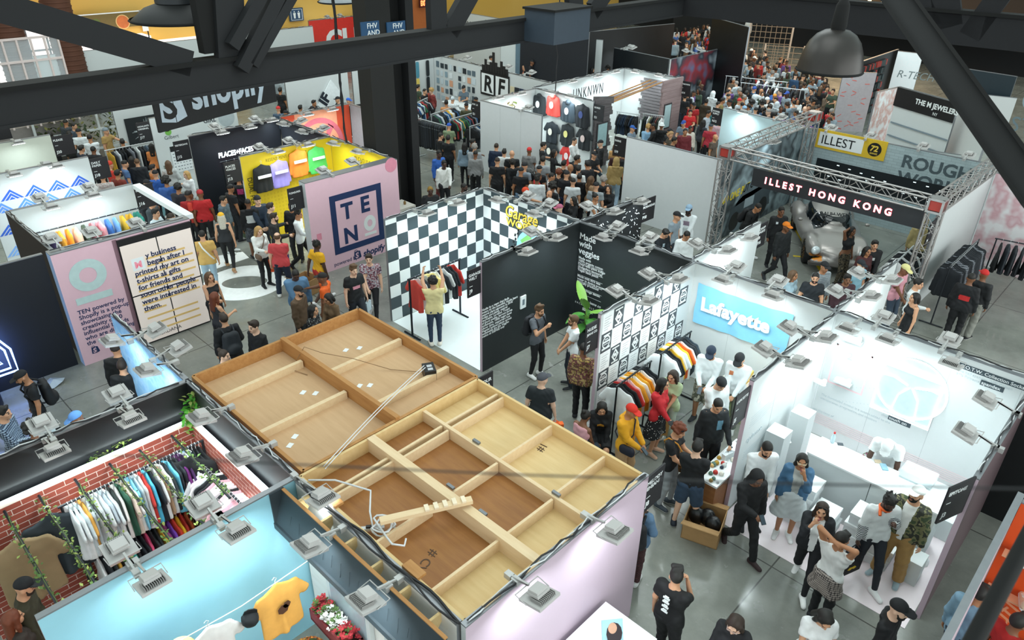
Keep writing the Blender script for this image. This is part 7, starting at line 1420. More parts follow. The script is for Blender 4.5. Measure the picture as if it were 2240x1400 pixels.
def bp(g, name, pts, m, r_=.02): b = MB(); b.tube(pts, r_, 7); return b.build(name, m, g.root)
p_ = person
g = p_((1180, 668), 55, 'd,g', 'c', 'tee 565b62', 'slim 15161a', 'quiff l+beard l', 1, 'f0f0ee', 'person in grey tee raising one hand while talking before the matt black wall', h=1.72, v=.0105); backpack(g, '1a1c22', 'dark backpack worn by the grey tee talker at the matt black wall')
p_((1255, 690), -78, 't,t', 's', 'tee e4e8ea', 'pants 1a2430', 'short l+beard l', 1, '1c2024', 'bearded person in white tee and glasses with clasped hands beside the big plant', h=1.72, v=.0105, glasses='181818')
p_((1278, 752), 165, 'd,hip', 'c', 'jacket blotch:8c7c58,c8b070,7c3c4c,5c4c30,c8a860:15', 'pants 15161a', 'fade k', 3, '15161a', 'person in a patterned brown and gold shirt seen from behind', h=1.72, v=.0105)
g = p_((1187, 818), 168, 'd,d', 's', 'tee 20262a', 'pants 4c5258', 'cap 4a4c54', 0, '2a2c30', 'person in black tee and grey cap walking beside the plywood roof', h=1.75, v=.0105, bulk=1.12, yaw=30); handbag(g, 'r', 'e8641c', 'orange shopping bag carried by the grey capped walker', .30, .26, .10, hl=.10)
bn_ = boxthing('bench', (-5.6, 7.05, 0), (-4.7, 7.45, .42), mat('2a2c30'), 'low dark bench under the two seated women', 'bench')
g = p_((1283, 898), 140, 'lap,lap', 'q', 'strap e0a4ac', 'shorts 2c3844', 'bun k', 3, 'c8c8c8', 'person in pink strappy top seated with a braided bun', fem=True, drop=.40, h=1.66, v=.0105, lean=8)
g = p_((1318, 885), 5, 'lap,lap', 'q', 'long 131519', 'shorts 15171b', 'long k', 1, 'e0e0dc', 'long haired person in black sweatshirt seated with a phone', fem=True, drop=.40, h=1.66, v=.0105, pitch=15, lean=8, prn=((-.06, 1.2, .06, 1.28, False), 'c8902c')); phone(g, 'r', 'pale phone held by the seated black sweatshirt wearer', 'e0e4e8')
g = p_((1385, 888), 62, 'pl,pl', 'c', 'hoodie dc9c14', 'wide b08c64', 'cap d42c1c', 2, '8a6a48', 'person in yellow hoodie and red cap with a sling bag', h=1.72, v=.0105, bulk=1.08, pitch=14); crossbag(g, '1c1e2c', 'dark sling bag worn over the yellow hoodie', .8, s=1); phone(g, 'r', 'dark phone held by the yellow hoodie wearer')
g = p_((1452, 828), 65, 'd,t', 's', 'jacket c4262e', 'skirt dots:15171b,e4e4e0:22', 'long k', 1, 'c8a088', 'person in red jacket and black dotted skirt', fem=True, h=1.66, v=.0105, yaw=-20)
g = p_((1472, 812), -25, 't,d', 's', 'tee a4b48c', 'pants a8b4a4', 'long b', 1, 'd8d0c4', 'person in pale green tee facing the red jacket wearer', fem=True, h=1.64, v=.0105, pitch=12); handbag(g, 'l', 'a88048', 'brown paper shopping bag held between the two talking women', .30, .34, .12, 'paper_bag', hl=.12)
g = p_((1556, 762), -8, 'pl,pl', 'c', 'long e4eaec', 'shorts camo:8c8878,5c5e50,b8b4a4', 'cap 1e2c40+beard k', 2, '2a2c30', 'person in white long sleeves, camouflage shorts and navy cap checking a phone', h=1.78, v=.0105, bulk=1.1, pitch=22); phone(g, 'r', 'dark phone held by the navy capped person under the blue banner')
p_((1618, 778), -12, 't,t', 's', 'long e4eaec', 'pants 6c7468', 'cap 15171b+beard k', 1, 'd0d0d0', 'person in white long sleeves and black cap near the shelf of folded goods', h=1.78, v=.0105, bulk=1.12, pitch=25, prn=((.05, 1.28, .12, 1.36, False), 'c87850'))
p_((1582, 832), 35, 'd,t', 's', 'long e6eaea', 'pants 15161a', 'beanie 15161a', 1, 'e0e0e0', 'person in white top and black skullcap looking down', h=1.74, v=.0105, bulk=1.1, pitch=30)
g = p_((1574, 877), 25, 'k,d', 's', 'shirt 1a1e22', 'pants 14151a', 'fade k', 1, '15161a', 'person in black shirt with a blue chest motif reaching toward the table', h=1.76, v=.0105, bulk=1.18, pitch=20, prn=((-.12, 1.15, -.03, 1.34, False), '6c9cb4')); handbag(g, 'l', 'dfe6ea', 'white plastic bag held out over the trinket table', .30, .36, .08, hl=.04)
g = p_((1490, 930), 72, 'ph,pl', 'c', 'tee 14161a', 'slim a0a4a8', 'capb 15161a+curly r', 1, '3c444c', 'person in black tee and grey trousers with backward starred cap', h=1.72, v=.0105, pitch=15); crossbag(g, 'camo:4a3820,8c5c28,2a2018', 'brown camouflage bag on a mustard strap', 1.7, 'd8902c', s=-1, z=.92)
p_((1528, 965), 172, 'pl,pl', 'o', 'tee 101216', 'shorts 2c4056', 'short k', 0, '1c2430', 'person in black tee and blue shorts bent over the trinket table', h=1.76, v=.0105, bulk=1.05)
g = p_((1402, 1085), 175, 'd,b', 's', 'jacket 54708c', 'pants plaid:201c20,5c2c30,2c2a2c', 'wavy l', 0, 'd8d8d8', 'person in denim jacket half hidden by the mauve wall', h=1.70, v=.0105, fem=True); backpack(g, '17181c', 'big black backpack worn beside the mauve wall edge')
p_((1682, 972), 25, 't,ph', 's', 'long e6eaec', 'pants 15161a', 'fade k+beard k', 1, '15161a', 'person in white top with dark beard behind the hooded person', h=1.78, v=.0105, pitch=18)
g = p_((1662, 1037), 38, 'p,ph', 'w', 'hoodie 0f1013', 'pants 0f1013', 'hood 0f1013', 3, '2c1a1c', 'hooded person all in black walking along the sneaker stand', h=1.72, v=.0105, pitch=20); phone(g, 'r', 'dark phone held by the hooded person in black')
g = p_((1758, 995), 8, 'c,d', 's', 'jacket 446c8e', 'skirt ccd2d4', 'bob k', 2, 'f0f0f0', 'person in denim jacket and pale pleated skirt with cream sunglasses', fem=True, h=1.68, v=.0105, inner='b4b6b2', glasses='e8d4b4')
p_((1802, 1102), 3, 'd,c', 'w', 'jacket 17191f', 'slim 14151a', 'wavy b', 1, 'f0f0ee', 'person in black jacket over white tee with sunglasses on the hair', fem=True, h=1.68, v=.0105, inner='eaeaea', glasses='top')
g = p_((1846, 1166), 158, 'hb,hb', 'c', 'tee e2e2e0', 'pants 121317', 'short k', 2, '15161a', 'person in white tee holding both hands behind the head', h=1.70, v=.0105, yaw=20)
ob('waist_shirt', bottom_mesh(g, 'mini', .0105, [pattern('plaid', '2a2628', '6c6460', 'a89c94', scale=10)]), g.root)
g = p_((1952, 1088), 32, 'b,d', 'w', 'long dfe2e2', 'slim 1a1f28', 'dreads k+beard k', 4, 'f0f0f0', 'person in white top with striped sleeves and orange neckerchief', h=1.76, v=.0105, pitch=18, cuff='stripe:e8eaea,1c2430:12'); handbag(g, 'r', '15141a', 'black tote bag with a yellow wing print', .42, .40, .10, prn='e8c020', hl=.16); bp(g, 'neckerchief', [g.T(.07*math.cos(t), .01+.075*math.sin(t), 1.475) for t in np.linspace(0, 6.28, 14)]+[g.T(.1, .12, 1.42)], mat('e86424'), .022)
p_((2014, 1066), -12, 'd,d', 'o', 'jacket camo:3c4a30,6c6a48,2a2c22,8c8460:10', 'wide a07c48', 'cap ecece8+beard k', 1, '9cb0b8', 'person in camouflage jacket and white cap beside the plate bearing wall', h=1.78, v=.0105, bulk=1.18, inner='e8e8e4', yaw=15, pitch=-10)
g = p_((1962, 945), -5, 'tb,tb', 's', 'tee e6eaea', 'pants e0e4e4', 'cap e8ecec', 4, 'e8e8e8', 'clerk in white tee and white cap leaning on the counter', loc=(-2.0, 11.12, 0), h=1.76, v=.0105, lean=28, pitch=40)
g = p_((1482, 1246), 155, 'd,c', 'c', 'tee 0e0f11', 'pants 0f1013', 'quiff k', 1, '15161a', 'person in black tee with white symbols down the back', h=1.76, v=.0095, bulk=1.05, yaw=-35)
for k, (z, q) in enumerate(((1.40, .3), (1.33, .0), (1.25, .5), (1.17, .2))): b = MB(); b.box((-.045, -.175, z), (.045, -.16, z+.022)); b.box((-.03+.02*q, -.175, z+.03), (.03, -.16, z+.045)); b.build('back_symbol', WT, g.root)
p_((1608, 1358), -10, 'd,ph', 's', 'long 15161a', 'pants 2a2c34', 'long b', 0, '15161a', 'long haired person in glasses at the lower frame edge', fem=True, h=1.70, v=.0105, pitch=25, glasses='c0a8a0')
p_((1812, 1352), 25, 'd,ph', 's', 'tee e4e4e4', 'pants 1c2430', 'long k', 1, '15161a', 'long haired person in white top looking down at the lower frame edge', fem=True, h=1.72, v=.0105, pitch=35)
p_((1972, 1318), 82, 'd,d', 'w', 'hoodie 0f1014', 'pants 121317', 'cap 0e0f13+beard k', 0, '15161a', 'person in black hoodie and black cap at the lower frame edge', h=1.78, v=.0105)
p_((2152, 1284), 160, 'd,k', 's', 'shirt 7c9cb2', 'pants 2a3644', 'short k', 2, '15161a', 'person in faded denim shirt before the orange stand', h=1.76, v=.0105, yaw=-20)
p_((2236, 1346), 150, 'd,d', 's', 'tee a81a16', 'pants 15161a', 'short k', 3, '15161a', 'person in red tee cut by the frame corner', h=1.76, v=.012)
# aisle by the pink emblem wall
V2 = .0125
p_((692, 526), 125, 'v,d', 'w', 'tee e8ac18', 'shorts b82c28', 'dreads k', 4, 'd8d8d8', 'person in yellow tee walking past the pink emblem wall', h=1.74, v=V2)
g = p_((772, 580), 28, 'd,d', 'w', 'tee 14161a', 'pants 1c222c', 'quiff l', 0, '15161a', 'person in black tee with a pink script print', h=1.76, v=V2, bulk=1.08, prn=((-.09, 1.18, .09, 1.26, False), 'd890a0')); handbag(g, 'l', 'b8c8d0', 'clear plastic bag carried by the pink script tee wearer', .2, .24, .05, hl=.05)
p_((806, 556), -5, 'd,t', 'w', 'tee blotch:1c2028,c8ccd4,8c3844,30485c:26', 'slim 131418', 'short b', 0, 'e0e0e0', 'person in a patchy patterned tee holding papers', h=1.76, v=V2, wide=1.05)
p_((545, 0), 0, 'd,d', 's', 'tee 000000', 'pants 000000', '', 0) if 0 else None
p_((704, 598), -110, 'd,r', 's', 'tee e4601c', 'pants 15161a', 'cap 1a1614', 3, 'e8e8e8', 'person in orange tee and black cap by the open carton', h=1.74, v=V2)
p_((646, 593), 10, 'd,t', 's', 'jacket 567c9e', 'pants 1c2430', 'fade k', 4, '15161a', 'person in denim jacket looking down beside the open carton', h=1.74, v=V2, bulk=1.1, pitch=25, wide=1.08)
p_((652, 627), 58, 'd,d', 's', 'jacket 5a4632', 'pants 1c1c20', 'cap 15161a+beard b', 1, '15161a', 'person in brown jacket and black cap before the denim jacket', h=1.74, v=V2)
p_((714, 644), -55, 'd,t', 's', 'long 6a5238', 'pants 15161a', 'bob k', 2, '15161a', 'dark haired person in brown top near the tan roof corner', fem=True, h=1.66, v=V2, pitch=20)
p_((684, 667), 62, 'd,d', 's', 'long dots:15171b,c8c8c4:30', 'pants 15161a', 'long k', 1, '15161a', 'dark haired person in black speckled top by the tan roof', fem=True, h=1.66, v=V2)
g = p_((605, 509), 168, 'd,pl', 'o', 'tee d0484c', 'pants 1e2a3e', 'balding l', 0, 'e8e8e6', 'balding person in coral red tee seen from behind', h=1.74, v=V2, bulk=1.1); handbag(g, 'r', '4c3c78', 'purple cloth bag on the coral tee wearer', .2, .42, .08, hl=-.10)
g = p_((566, 496), 28, 'd,ph', 's', 'shirt e6e8e4', 'slim 14151a', 'wavy y', 0, '15161a', 'blonde person in white blouse standing on the floor number', fem=True, h=1.70, v=V2, pitch=15); crossbag(g, '6a5444', 'small brown bag of the blonde white blouse wearer', .7, s=1); handbag(g, 'l', 'e0501c', 'orange paper bag between the blouse and coral tee wearers', .32, .36, .12, 'paper_bag', hl=.02)
p_((598, 466), 78, 'd,ph', 's', 'jacket 191a1d', 'pants 15161a', 'short b+beard b', 0, '15161a', 'person in black leather jacket before the yellow wall', h=1.76, v=V2)
p_((562, 429), 18, 't,t', 's', 'jacket 1c2c3e', 'pants 1c2028', 'beanie 14161a', 0, '15161a', 'person in navy work jacket and dark beanie by the yellow wall', h=1.8, v=V2)
p_((590, 444), 95, 'd,ph', 's', 'long 262a30', 'pants 1c2430', 'short b', 0, '15161a', 'person in dark top beside the navy jacket wearer', h=1.76, v=V2)
p_((636, 442), -22, 't,d', 's', 'long 15161a', 'pants 2a2c30', 'buzz k', 2, '15161a', 'person in black sweater beneath the plate on the pink emblem wall', h=1.76, v=V2)
p_((651, 459), 72, 'd,pl', 'w', 'shirt dfe4e6', 'slim 14151a', 'quiff k', 2, '15161a', 'person in white shirt and black trousers at the pink wall edge', h=1.76, v=V2)
g = p_((440, 504), 175, 'd,d', 's', 'tee cca45c', 'slim a4bccc', 'buzz k', 1, 'd8d8d8', 'person in mustard tee with a white diagonal strap', h=1.74, v=V2, bulk=1.1); bp(g, 'strap', [g.T(-.1, -.08, 1.49), g.T(-.04, -.165, 1.36), g.T(.1, -.17, 1.14), g.T(.17, -.08, 1.0)], mat('e4e4e0'), .02)
g = p_((482, 466), 178, 'd,v', 'w', 'tank 2a2c30', 'slim 121317', 'long w+cap e4ac20', 1, 'b08860', 'person with very long pale hair and yellow cap', fem=True, h=1.68, v=V2); handbag(g, 'l', '1c1c20', 'black shoulder bag of the pale haired person', .34, .3, .1, hl=-.25)
p_((487, 429), 62, 'd,p', 's', 'hoodie 4c5c68', 'pants 30343a', 'short k', 1, 'd8dcdc', 'person in grey hoodie behind the yellow cap wearer', h=1.70, v=V2)
p_((436, 416), 182, 'd,d', 's', 'tee b41a1e', 'pants 15161a', 'cap a82c30', 3, '15161a', 'person in red tee and dark red cap seen from behind', h=1.78, v=V2, bulk=1.12)
p_((409, 418), 178, 'd,d', 's', 'tee 9c181c', 'pants 15161a', 'fade k', 3, '15161a', 'person in dark red tee beside the red capped one', h=1.76, v=V2, prn=((-.05, 1.36, .06, 1.39, True), 'e0c8c8'))
p_((520, 384), 178, 'd,d', 's', 'tee 131418', 'pants 1a1c20', 'cap 15161a', 2, '15161a', 'person in black tee with pink script on the back', h=1.76, v=V2, prn=((-.09, 1.2, .09, 1.38, True), 'd8508c'))
p_((503, 404), 120, 'd,d', 's', 'tee 17181c', 'pants 22262c', 'fade k', 2, '15161a', 'person in plain black tee beside the pink script wearer', h=1.74, v=V2)
p_((541, 436), 182, 'd,d', 's', 'hoodie 131418', 'shorts plaid:1c2024,3a4048,6c7078', 'fade k', 3, '15161a', 'person in black hoodie with white words on the back at the yellow wall edge', h=1.74, v=V2, prn=((-.11, 1.1, .11, 1.32, True), 'c8cccc'))
p_((456, 596), 30, 'd,ph', 's', 'tank 17181c', 'pants 15161a', 'long l', 1, '15161a', 'long brown haired person at the quote screen edge, farther one', fem=True, h=1.66, v=V2)
p_((468, 639), 120, 'd,ph', 's', 'strap 2a2c30', 'pants 15161a', 'long r', 1, '15161a', 'long auburn haired person with bare back at the quote screen edge', fem=True, h=1.66, v=V2)
g = p_((487, 687), 195, 'd,b', 'w', 'coat 15161a', 'slim 15161a', 'short b', 1, '30404c', 'person in long black coat walking past the quote screen', h=1.74, v=V2); backpack(g, '22262c', 'dark backpack worn over the long black coat')
p_((553, 702), -55, 'd,d', 's', 'long 111215', 'pants 15161a', 'short b', 0, '15161a', 'person in black top with short brown hair near the tan roof edge', h=1.78, v=V2)
p_((488, 766), 60, 'd,d', 's', 'long 8c9094', 'pants 30343a', 'bun b', 0, '15161a', 'person with tied hair just above the tan roof edge', fem=True, h=1.66, v=V2)
g = p_((38, 815), -85, 'd,d', 'w', 'tee 0e0f12', 'pants 0f1013', 'cap 0f1013+beard k', 2, 'e0e4e8', 'person in black walking past the blue neon with a shopping bag', h=1.78, v=V2, pitch=20); backpack(g, '121317', 'black backpack worn by the walker at the blue neon'); handbag(g, 'l', 'dfe8e6', 'large white paper bag carried past the blue neon', .46, .36, .12, 'paper_bag', hl=.06)
p_((158, 905), -88, 'd,d', 's', 'tee 1c2028', 'pants 15161a', 'cap 5c8cc8', 3, '15161a', 'person in pale blue cap behind the black topped wall', h=1.72, v=V2, pitch=20)
p_((66, 924), 180, 'd,d', 's', 'tee 0c0d10', 'pants 0f1013', 'afro k', 3, '15161a', 'dark silhouetted person behind the black topped wall', h=1.74, v=V2)
p_((2, 890), 60, 'd,ph', 's', 'shirt plaid:1c2430,4c5c70,9caab8', 'pants 15161a', 'short k', 1, '15161a', 'person in blue plaid shirt at the frame edge behind the black topped wall', h=1.76, v=V2)
p_((264, 788), 160, 'd,d', 's', 'long 0f1013', 'pants 0f1013', 'short b', 1, '15161a', 'person in black top beside the crumpled blue wall', h=1.76, v=V2)
p_((250, 752), 170, 'd,d', 's', 'jacket 0f1013', 'pants 0f1013', 'beanie 2c2420', 1, '15161a', 'person in dark jacket squeezed behind the blue wall lamp', h=1.74, v=V2)
p_((52, 1268), 72, 'd,d', 's', 'jacket 33301e', 'pants 15161a', 'cap 101216+beard b', 1, '15161a', 'person in olive jacket and black cap in the brick stand', h=1.76, v=.0105, pitch=15)
p_((22, 1338), 100, 'd,d', 's', 'long 2a2018', 'pants 15161a', 'long r', 1, '15161a', 'long brown haired person at the frame edge of the brick stand', fem=True, h=1.68, v=.0105)
p_((946, 606), 182, 'u,u', 's', 'tee e4d49c', 'slim 2c3c54', 'curly k', 1, 'e4dcd0', 'person in pale yellow tee reaching up to the checkered stand rack', h=1.72, v=V2, yaw=-20)
p_((941, 408), 8, 'd,d', 's', 'tee 141519', 'pants 15161a', 'buzz 8a6a20', 4, '15161a', 'person in black tee with a white square print behind the checkered wall', h=1.78, v=V2, bulk=1.15, prn=((-.10, 1.1, .10, 1.34, False), 'd8dcdc'))
p_((1015, 401), 60, 'd,d', 's', 'tee e4d4d4', 'pants 15161a', 'buzz k+beard k', 4, '15161a', 'person in pale pink tee behind the checkered wall', h=1.76, v=V2)
g = p_((971, 351), 22, 'pl,d', 's', 'hoodie e2e2de', 'slim 131418', 'fade k', 4, 'e0e0e0', 'person in white hoodie with a black pouch in the open aisle', h=1.78, v=V2); crossbag(g, '15161a', 'small black pouch on the white hoodie', .7, 'c8c8c0', s=1, z=1.0)
g = p_((960, 329), 35, 'd,d', 's', 'long 2c60b4', 'pants 6c2a2c', 'fade k', 4, '15161a', 'person in bright blue sweater behind the white hoodie wearer', h=1.78, v=V2, prn=((-.1, 1.05, .1, 1.12, False), 'c8c0c0'))
p_((1482, 464), 62, 'd,d', 's', 'tee 8c9aa4', 'pants 2a3038', 'cap 15161a', 1, 'd0d0d0', 'person in grey blue tee and black cap by the blank grey wall', h=1.76, v=V2, yaw=-10)
p_((1508, 449), -12, 't,t', 's', 'long e2e8ea', 'pants 15161a', 'cap 8ca8c0+beard k', 4, '15161a', 'person in white sweater, pale blue cap and sunglasses by the blank grey wall', h=1.8, v=V2, glasses='dark', prn=((-.08, 1.2, .08, 1.32, False), '8c7c8c'))
p_((1460, 504), 45, 'pl,pl', 's', 'long 10161c', 'pants 15161a', 'short k', 1, '15161a', 'person in black sweater with a white chest motif looking down', h=1.76, v=V2, pitch=35, prn=((-.03, 1.22, .05, 1.32, False), 'a8b8c0'))
p_((1505, 508), 30, 'd,d', 's', 'jacket e0e4e4', 'pants 15161a', 'fade k', 2, '15161a', 'person in white jacket beside the black sweater wearer', h=1.72, v=V2, pitch=25)
p_((1711, 453), 25, 'pl,d', 's', 'long 121417', 'pants 15161a', 'fade k', 3, '15161a', 'person in black top with a round emblem near the silver car', h=1.78, v=V2, prn=((.05, 1.28, .11, 1.35, False), 'd8e0e4'))
p_((1722, 487), 50, 'd,d', 'w', 'jacket 1a1e20', 'slim 17181c', 'cap e07c18', 3, '2a2c30', 'person in dark jacket and orange cap near the silver car', h=1.78, v=V2)
p_((1866, 496), 55, 'd,h', 's', 'crop 15171a', 'slim camo:3a3428,5c5240,1e1c18,7c7058:12', 'long k', 3, '15161a', 'person in crop top and camouflage trousers with a hand on the head', fem=True, h=1.70, v=V2)
p_((1916, 526), 20, 't,t', 's', 'hoodie 111215', 'pants 15161a', 'short k', 1, '15161a', 'person in black hoodie before the car bonnet', h=1.74, v=V2, bulk=1.15, prn=((-.06, 1.24, .0, 1.32, False), 'c8cccc'))
p_((1900, 540), 40, 'd,d', 's', 'long 4a2224', 'pants 15161a', 'long k', 2, '15161a', 'person in maroon top behind the black hoodie by the car', fem=True, h=1.66, v=V2)
p_((1738, 592), 62, 'd,t', 's', 'jacket 9cb4c0', 'pants 30404c', 'wavy l', 2, '15161a', 'person in pale denim jacket behind the blue banner wall', fem=True, h=1.66, v=V2)
p_((1786, 597), 5, 'd,d', 's', 'tee 151a20', 'pants 1c2430', 'buzz k+beard k', 1, '15161a', 'person in navy black tee facing out behind the blue banner wall', h=1.76, v=V2, bulk=1.12)
p_((1806, 574), 40, 'd,d', 's', 'shirt plaid:7c8890,a8b0b4,5c6870', 'pants 15161a', 'cap 15161a', 2, '15161a', 'person in grey plaid shirt and dark cap beside the silver car', h=1.74, v=V2)
p_((1886, 570), 45, 'd,d', 's', 'tee 88b4c4', 'pants 30343c', 'cap 1c2028', 1, '15161a', 'person in pale blue tee and dark cap below the car nose', h=1.72, v=V2)
p_((1856, 600), 20, 'd,d', 's', 'long 3c2028', 'pants 1c1c20', 'short k', 3, '15161a', 'person in dark maroon top behind the sneaker stand wall', h=1.72, v=V2)
p_((1985, 581), 60, 'd,t', 's', 'tee d898a4', 'slim 3a4858', 'cap d8d090', 3, 'd8d8d8', 'person in pink tee and pale yellow cap beside the truss tower', h=1.78, v=V2, pitch=18)
p_((2012, 610), 75, 'd,ph', 's', 'long d8dcdc', 'pants 15161a', 'short k', 1, '15161a', 'person in pale top behind the pink tee wearer', h=1.74, v=V2)
p_((2004, 641), -60, 'd,d', 's', 'strap 15161a', 'slim 17181c', 'bob k', 1, '15161a', 'black haired person in black top at the truss tower foot', fem=True, h=1.66, v=V2)
p_((2128, 599), 175, 'd,d', 's', 'jacket 111317', 'pants 131418', 'fade k', 3, '15161a', 'person in black jacket with red script on the back', h=1.78, v=V2, bulk=1.12, prn=((-.10, 1.14, .12, 1.26, True), 'c02828'))
p_((2156, 591), 165, 'd,d', 's', 'jacket 17191c', 'wide 8c8c84', 'cap c42420', 3, '15161a', 'person in dark jacket and red cap by the rose print stand', h=1.76, v=V2, yaw=-40)
g = p_((1662, 447), 60, 'd,d', 'w', 'jacket 121417', 'slim 1c2430', 'fade k', 2, 'e0e0e0', 'person in black jacket leaning toward the mural', h=1.76, v=V2, lean=20); backpack(g, '15161a', 'black backpack worn by the person at the mural')
p_((2025, 478), 175, 'd,d', 's', 'hoodie a89868', 'pants 30302c', 'hood a89868', 1, '15161a', 'person in tan hooded top by the right truss tower'.replace('right ', ''), h=1.76, v=V2)
p_((2040, 278), 10, 'd,ph', 's', 'long 131417', 'pants 15161a', 'long k', 2, '15161a', 'person in black on the orange checked carpet', fem=True, h=1.68, v=.016)
p_((2112, 292), 70, 'd,d', 's', 'tee 8c949c', 'pants 15161a', 'short k', 1, '15161a', 'person in grey tee beside the low white counter', h=1.74, v=.016)
# ---- the rest of the crowd: a few built figures, copied with their own colours ----
PROTO = {}
for key, a in dict(a=('ph,d', 's', 'tee', 'pants', 'short', 0), b=('d,p', 'c', 'hoodie', 'pants', 'short', 0), c=('t,t', 's', 'long', 'slim', 'buzz', 0), d=('ph,ph', 's', 'tee', 'slim', 'cap', 0), e=('d,b', 'w', 'jacket', 'pants', 'cap', 0), f=('d,d', 'c', 'tee', 'shorts', 'fade', 0),
        g=('ph,d', 'c', 'long', 'slim', 'long', 1), h=('d,b', 's', 'jacket', 'slim', 'wavy', 1), i=('f,f', 'c', 'tee', 'mini', 'pony', 1), j=('f,f', 'o', 'long', 'pants', 'afro', 0), k=('d,pl', 'w', 'hoodie', 'pants', 'hood', 0), l=('d,d', 's', 'tee', 'pants', 'bald', 0), m=('r,d', 'c', 'tee', 'pants', 'beanie', 0),
        n=('p,p', 's', 'coat', 'pants', 'dreads', 0), o=('d,ph', 'c', 'jacket', 'pants', 'bucket', 0), p=('d,d', 's', 'tee', 'pants', 'cap', 0), q=('bk,d', 's', 'long', 'pants', 'curly', 0), r=('d,d', 'w', 'long', 'pants', 'fade', 0), s=('d,t', 's', 'strap', 'pants', 'bun', 1), t=('d,d', 's', 'jacket', 'pants', 'buzz', 0)).items():
    g = person((0, 0), 0, a[0], a[1], a[2]+' 888888', a[3]+' 444444', a[4]+('' if a[4] == 'bald' else ' 222222'), 2, 'cccccc', 'x', h=1.74, fem=bool(a[5]), v=.0165, loc=(0, 0, 0), fine=True, wide=1.)
    g.top, g.bot, g.hr = a[2], a[3], a[4]; PROTO[key] = g
    for o in g.root.children_recursive:
        if o.material_slots: o.material_slots[0].link = 'OBJECT'
HN = dict(short='short hair', fade='cropped hair', buzz='shaved hair', cap='cap', long='long hair', wavy='wavy hair', pony='ponytail', afro='rounded hair', hood='hood up', bald='bald head', beanie='beanie', dreads='short locks', bucket='bucket hat', curly='curly hair', bun='tied hair')
GN = dict(tee='tee', long='sweater', hoodie='hoodie', jacket='jacket', coat='long coat', strap='strappy top'); BN = dict(pants='trousers', slim='slim trousers', shorts='shorts', mini='short skirt')
SEEN, FRESH = {}, set(PROTO)
TAGS = []
def crowd(zone, group, s):
    for tok in s.split():
        x, y, fa, k, tc, bc, hc, sk = (tok.split(',')+['17181c', 'k', '2'])[:8] if tok.count(',') < 7 else tok.split(',')
        if ':' in tc: q = tc.split(':'); tc = q[0]+':'+','.join(q[1:]+([q[-1]] if q[0] == 'plaid' else []))
        place(zone, group, float(x), float(y), float(fa), k, tc, bc, hc, int(sk))
def place(zone, group, x, y, fa, k, tc, bc, hc, sk, h=None):
    g = PROTO[k]; r_ = random.Random(int(x*31+y*17)); kk = (h or r_.uniform(1.68, 1.80) if not g.fem else r_.uniform(1.60, 1.70))/1.75
    tp = g.HT(0, -.01, .115); P = at(x, y, tp[2]*kk); rz = math.atan2(CAM[1]-P[1], CAM[0]-P[0])+math.radians(fa)-math.pi/2; c, s = math.cos(rz), math.sin(rz)
    if k in FRESH: o = g.root; FRESH.discard(k)
    else: o = dup(g.root)
    o.location = (P[0]-kk*(c*tp[0]-s*tp[1]), P[1]-kk*(s*tp[0]+c*tp[1]), 0); o.rotation_euler = (0, 0, rz); o.scale = (kk,)*3
    hx = HAIRC.get(hc, hc); hm = mk(hx) if g.hr in ('cap', 'beanie', 'hood', 'bucket') else mat(hx, .6, var=.3, scale=40)
    if g.hr == 'hood': hm = mk(tc)
    for ch in o.children:
        n = ch.name.split('.')[0]; m = mat(SKIN[sk], .5, var=.06) if n == 'body' else mk(tc) if n in NAMES.values() else mat(r_.choice(['e0e0de', '17181c', '8c8c8c', '2c2c34']), .5) if n == 'shoe' else mk(bc) if n in ('trousers', 'shorts', 'skirt') else hm
        ch.material_slots[0].material = m
        for c2 in ch.children: c2.material_slots[0].material = hm
    hcol = {'k': 'black', 'b': 'dark brown', 'l': 'brown', 'y': 'blonde', 'g': 'grey', 'r': 'auburn', 'w': 'pale'}.get(hc) or cname(hc)
    hd = 'hood up' if g.hr == 'hood' else 'bald head' if g.hr == 'bald' else f'{hcol} {HN[g.hr]}'
    L = f'person in {cname(tc)} {GN[g.top]} with {hd}, {zone}'; o['category'] = 'person'; o['group'] = group; TAGS.append((o, L, cname(bc)+' '+BN[g.bot], x)); return o
Q = 'queue before the pinned tops'
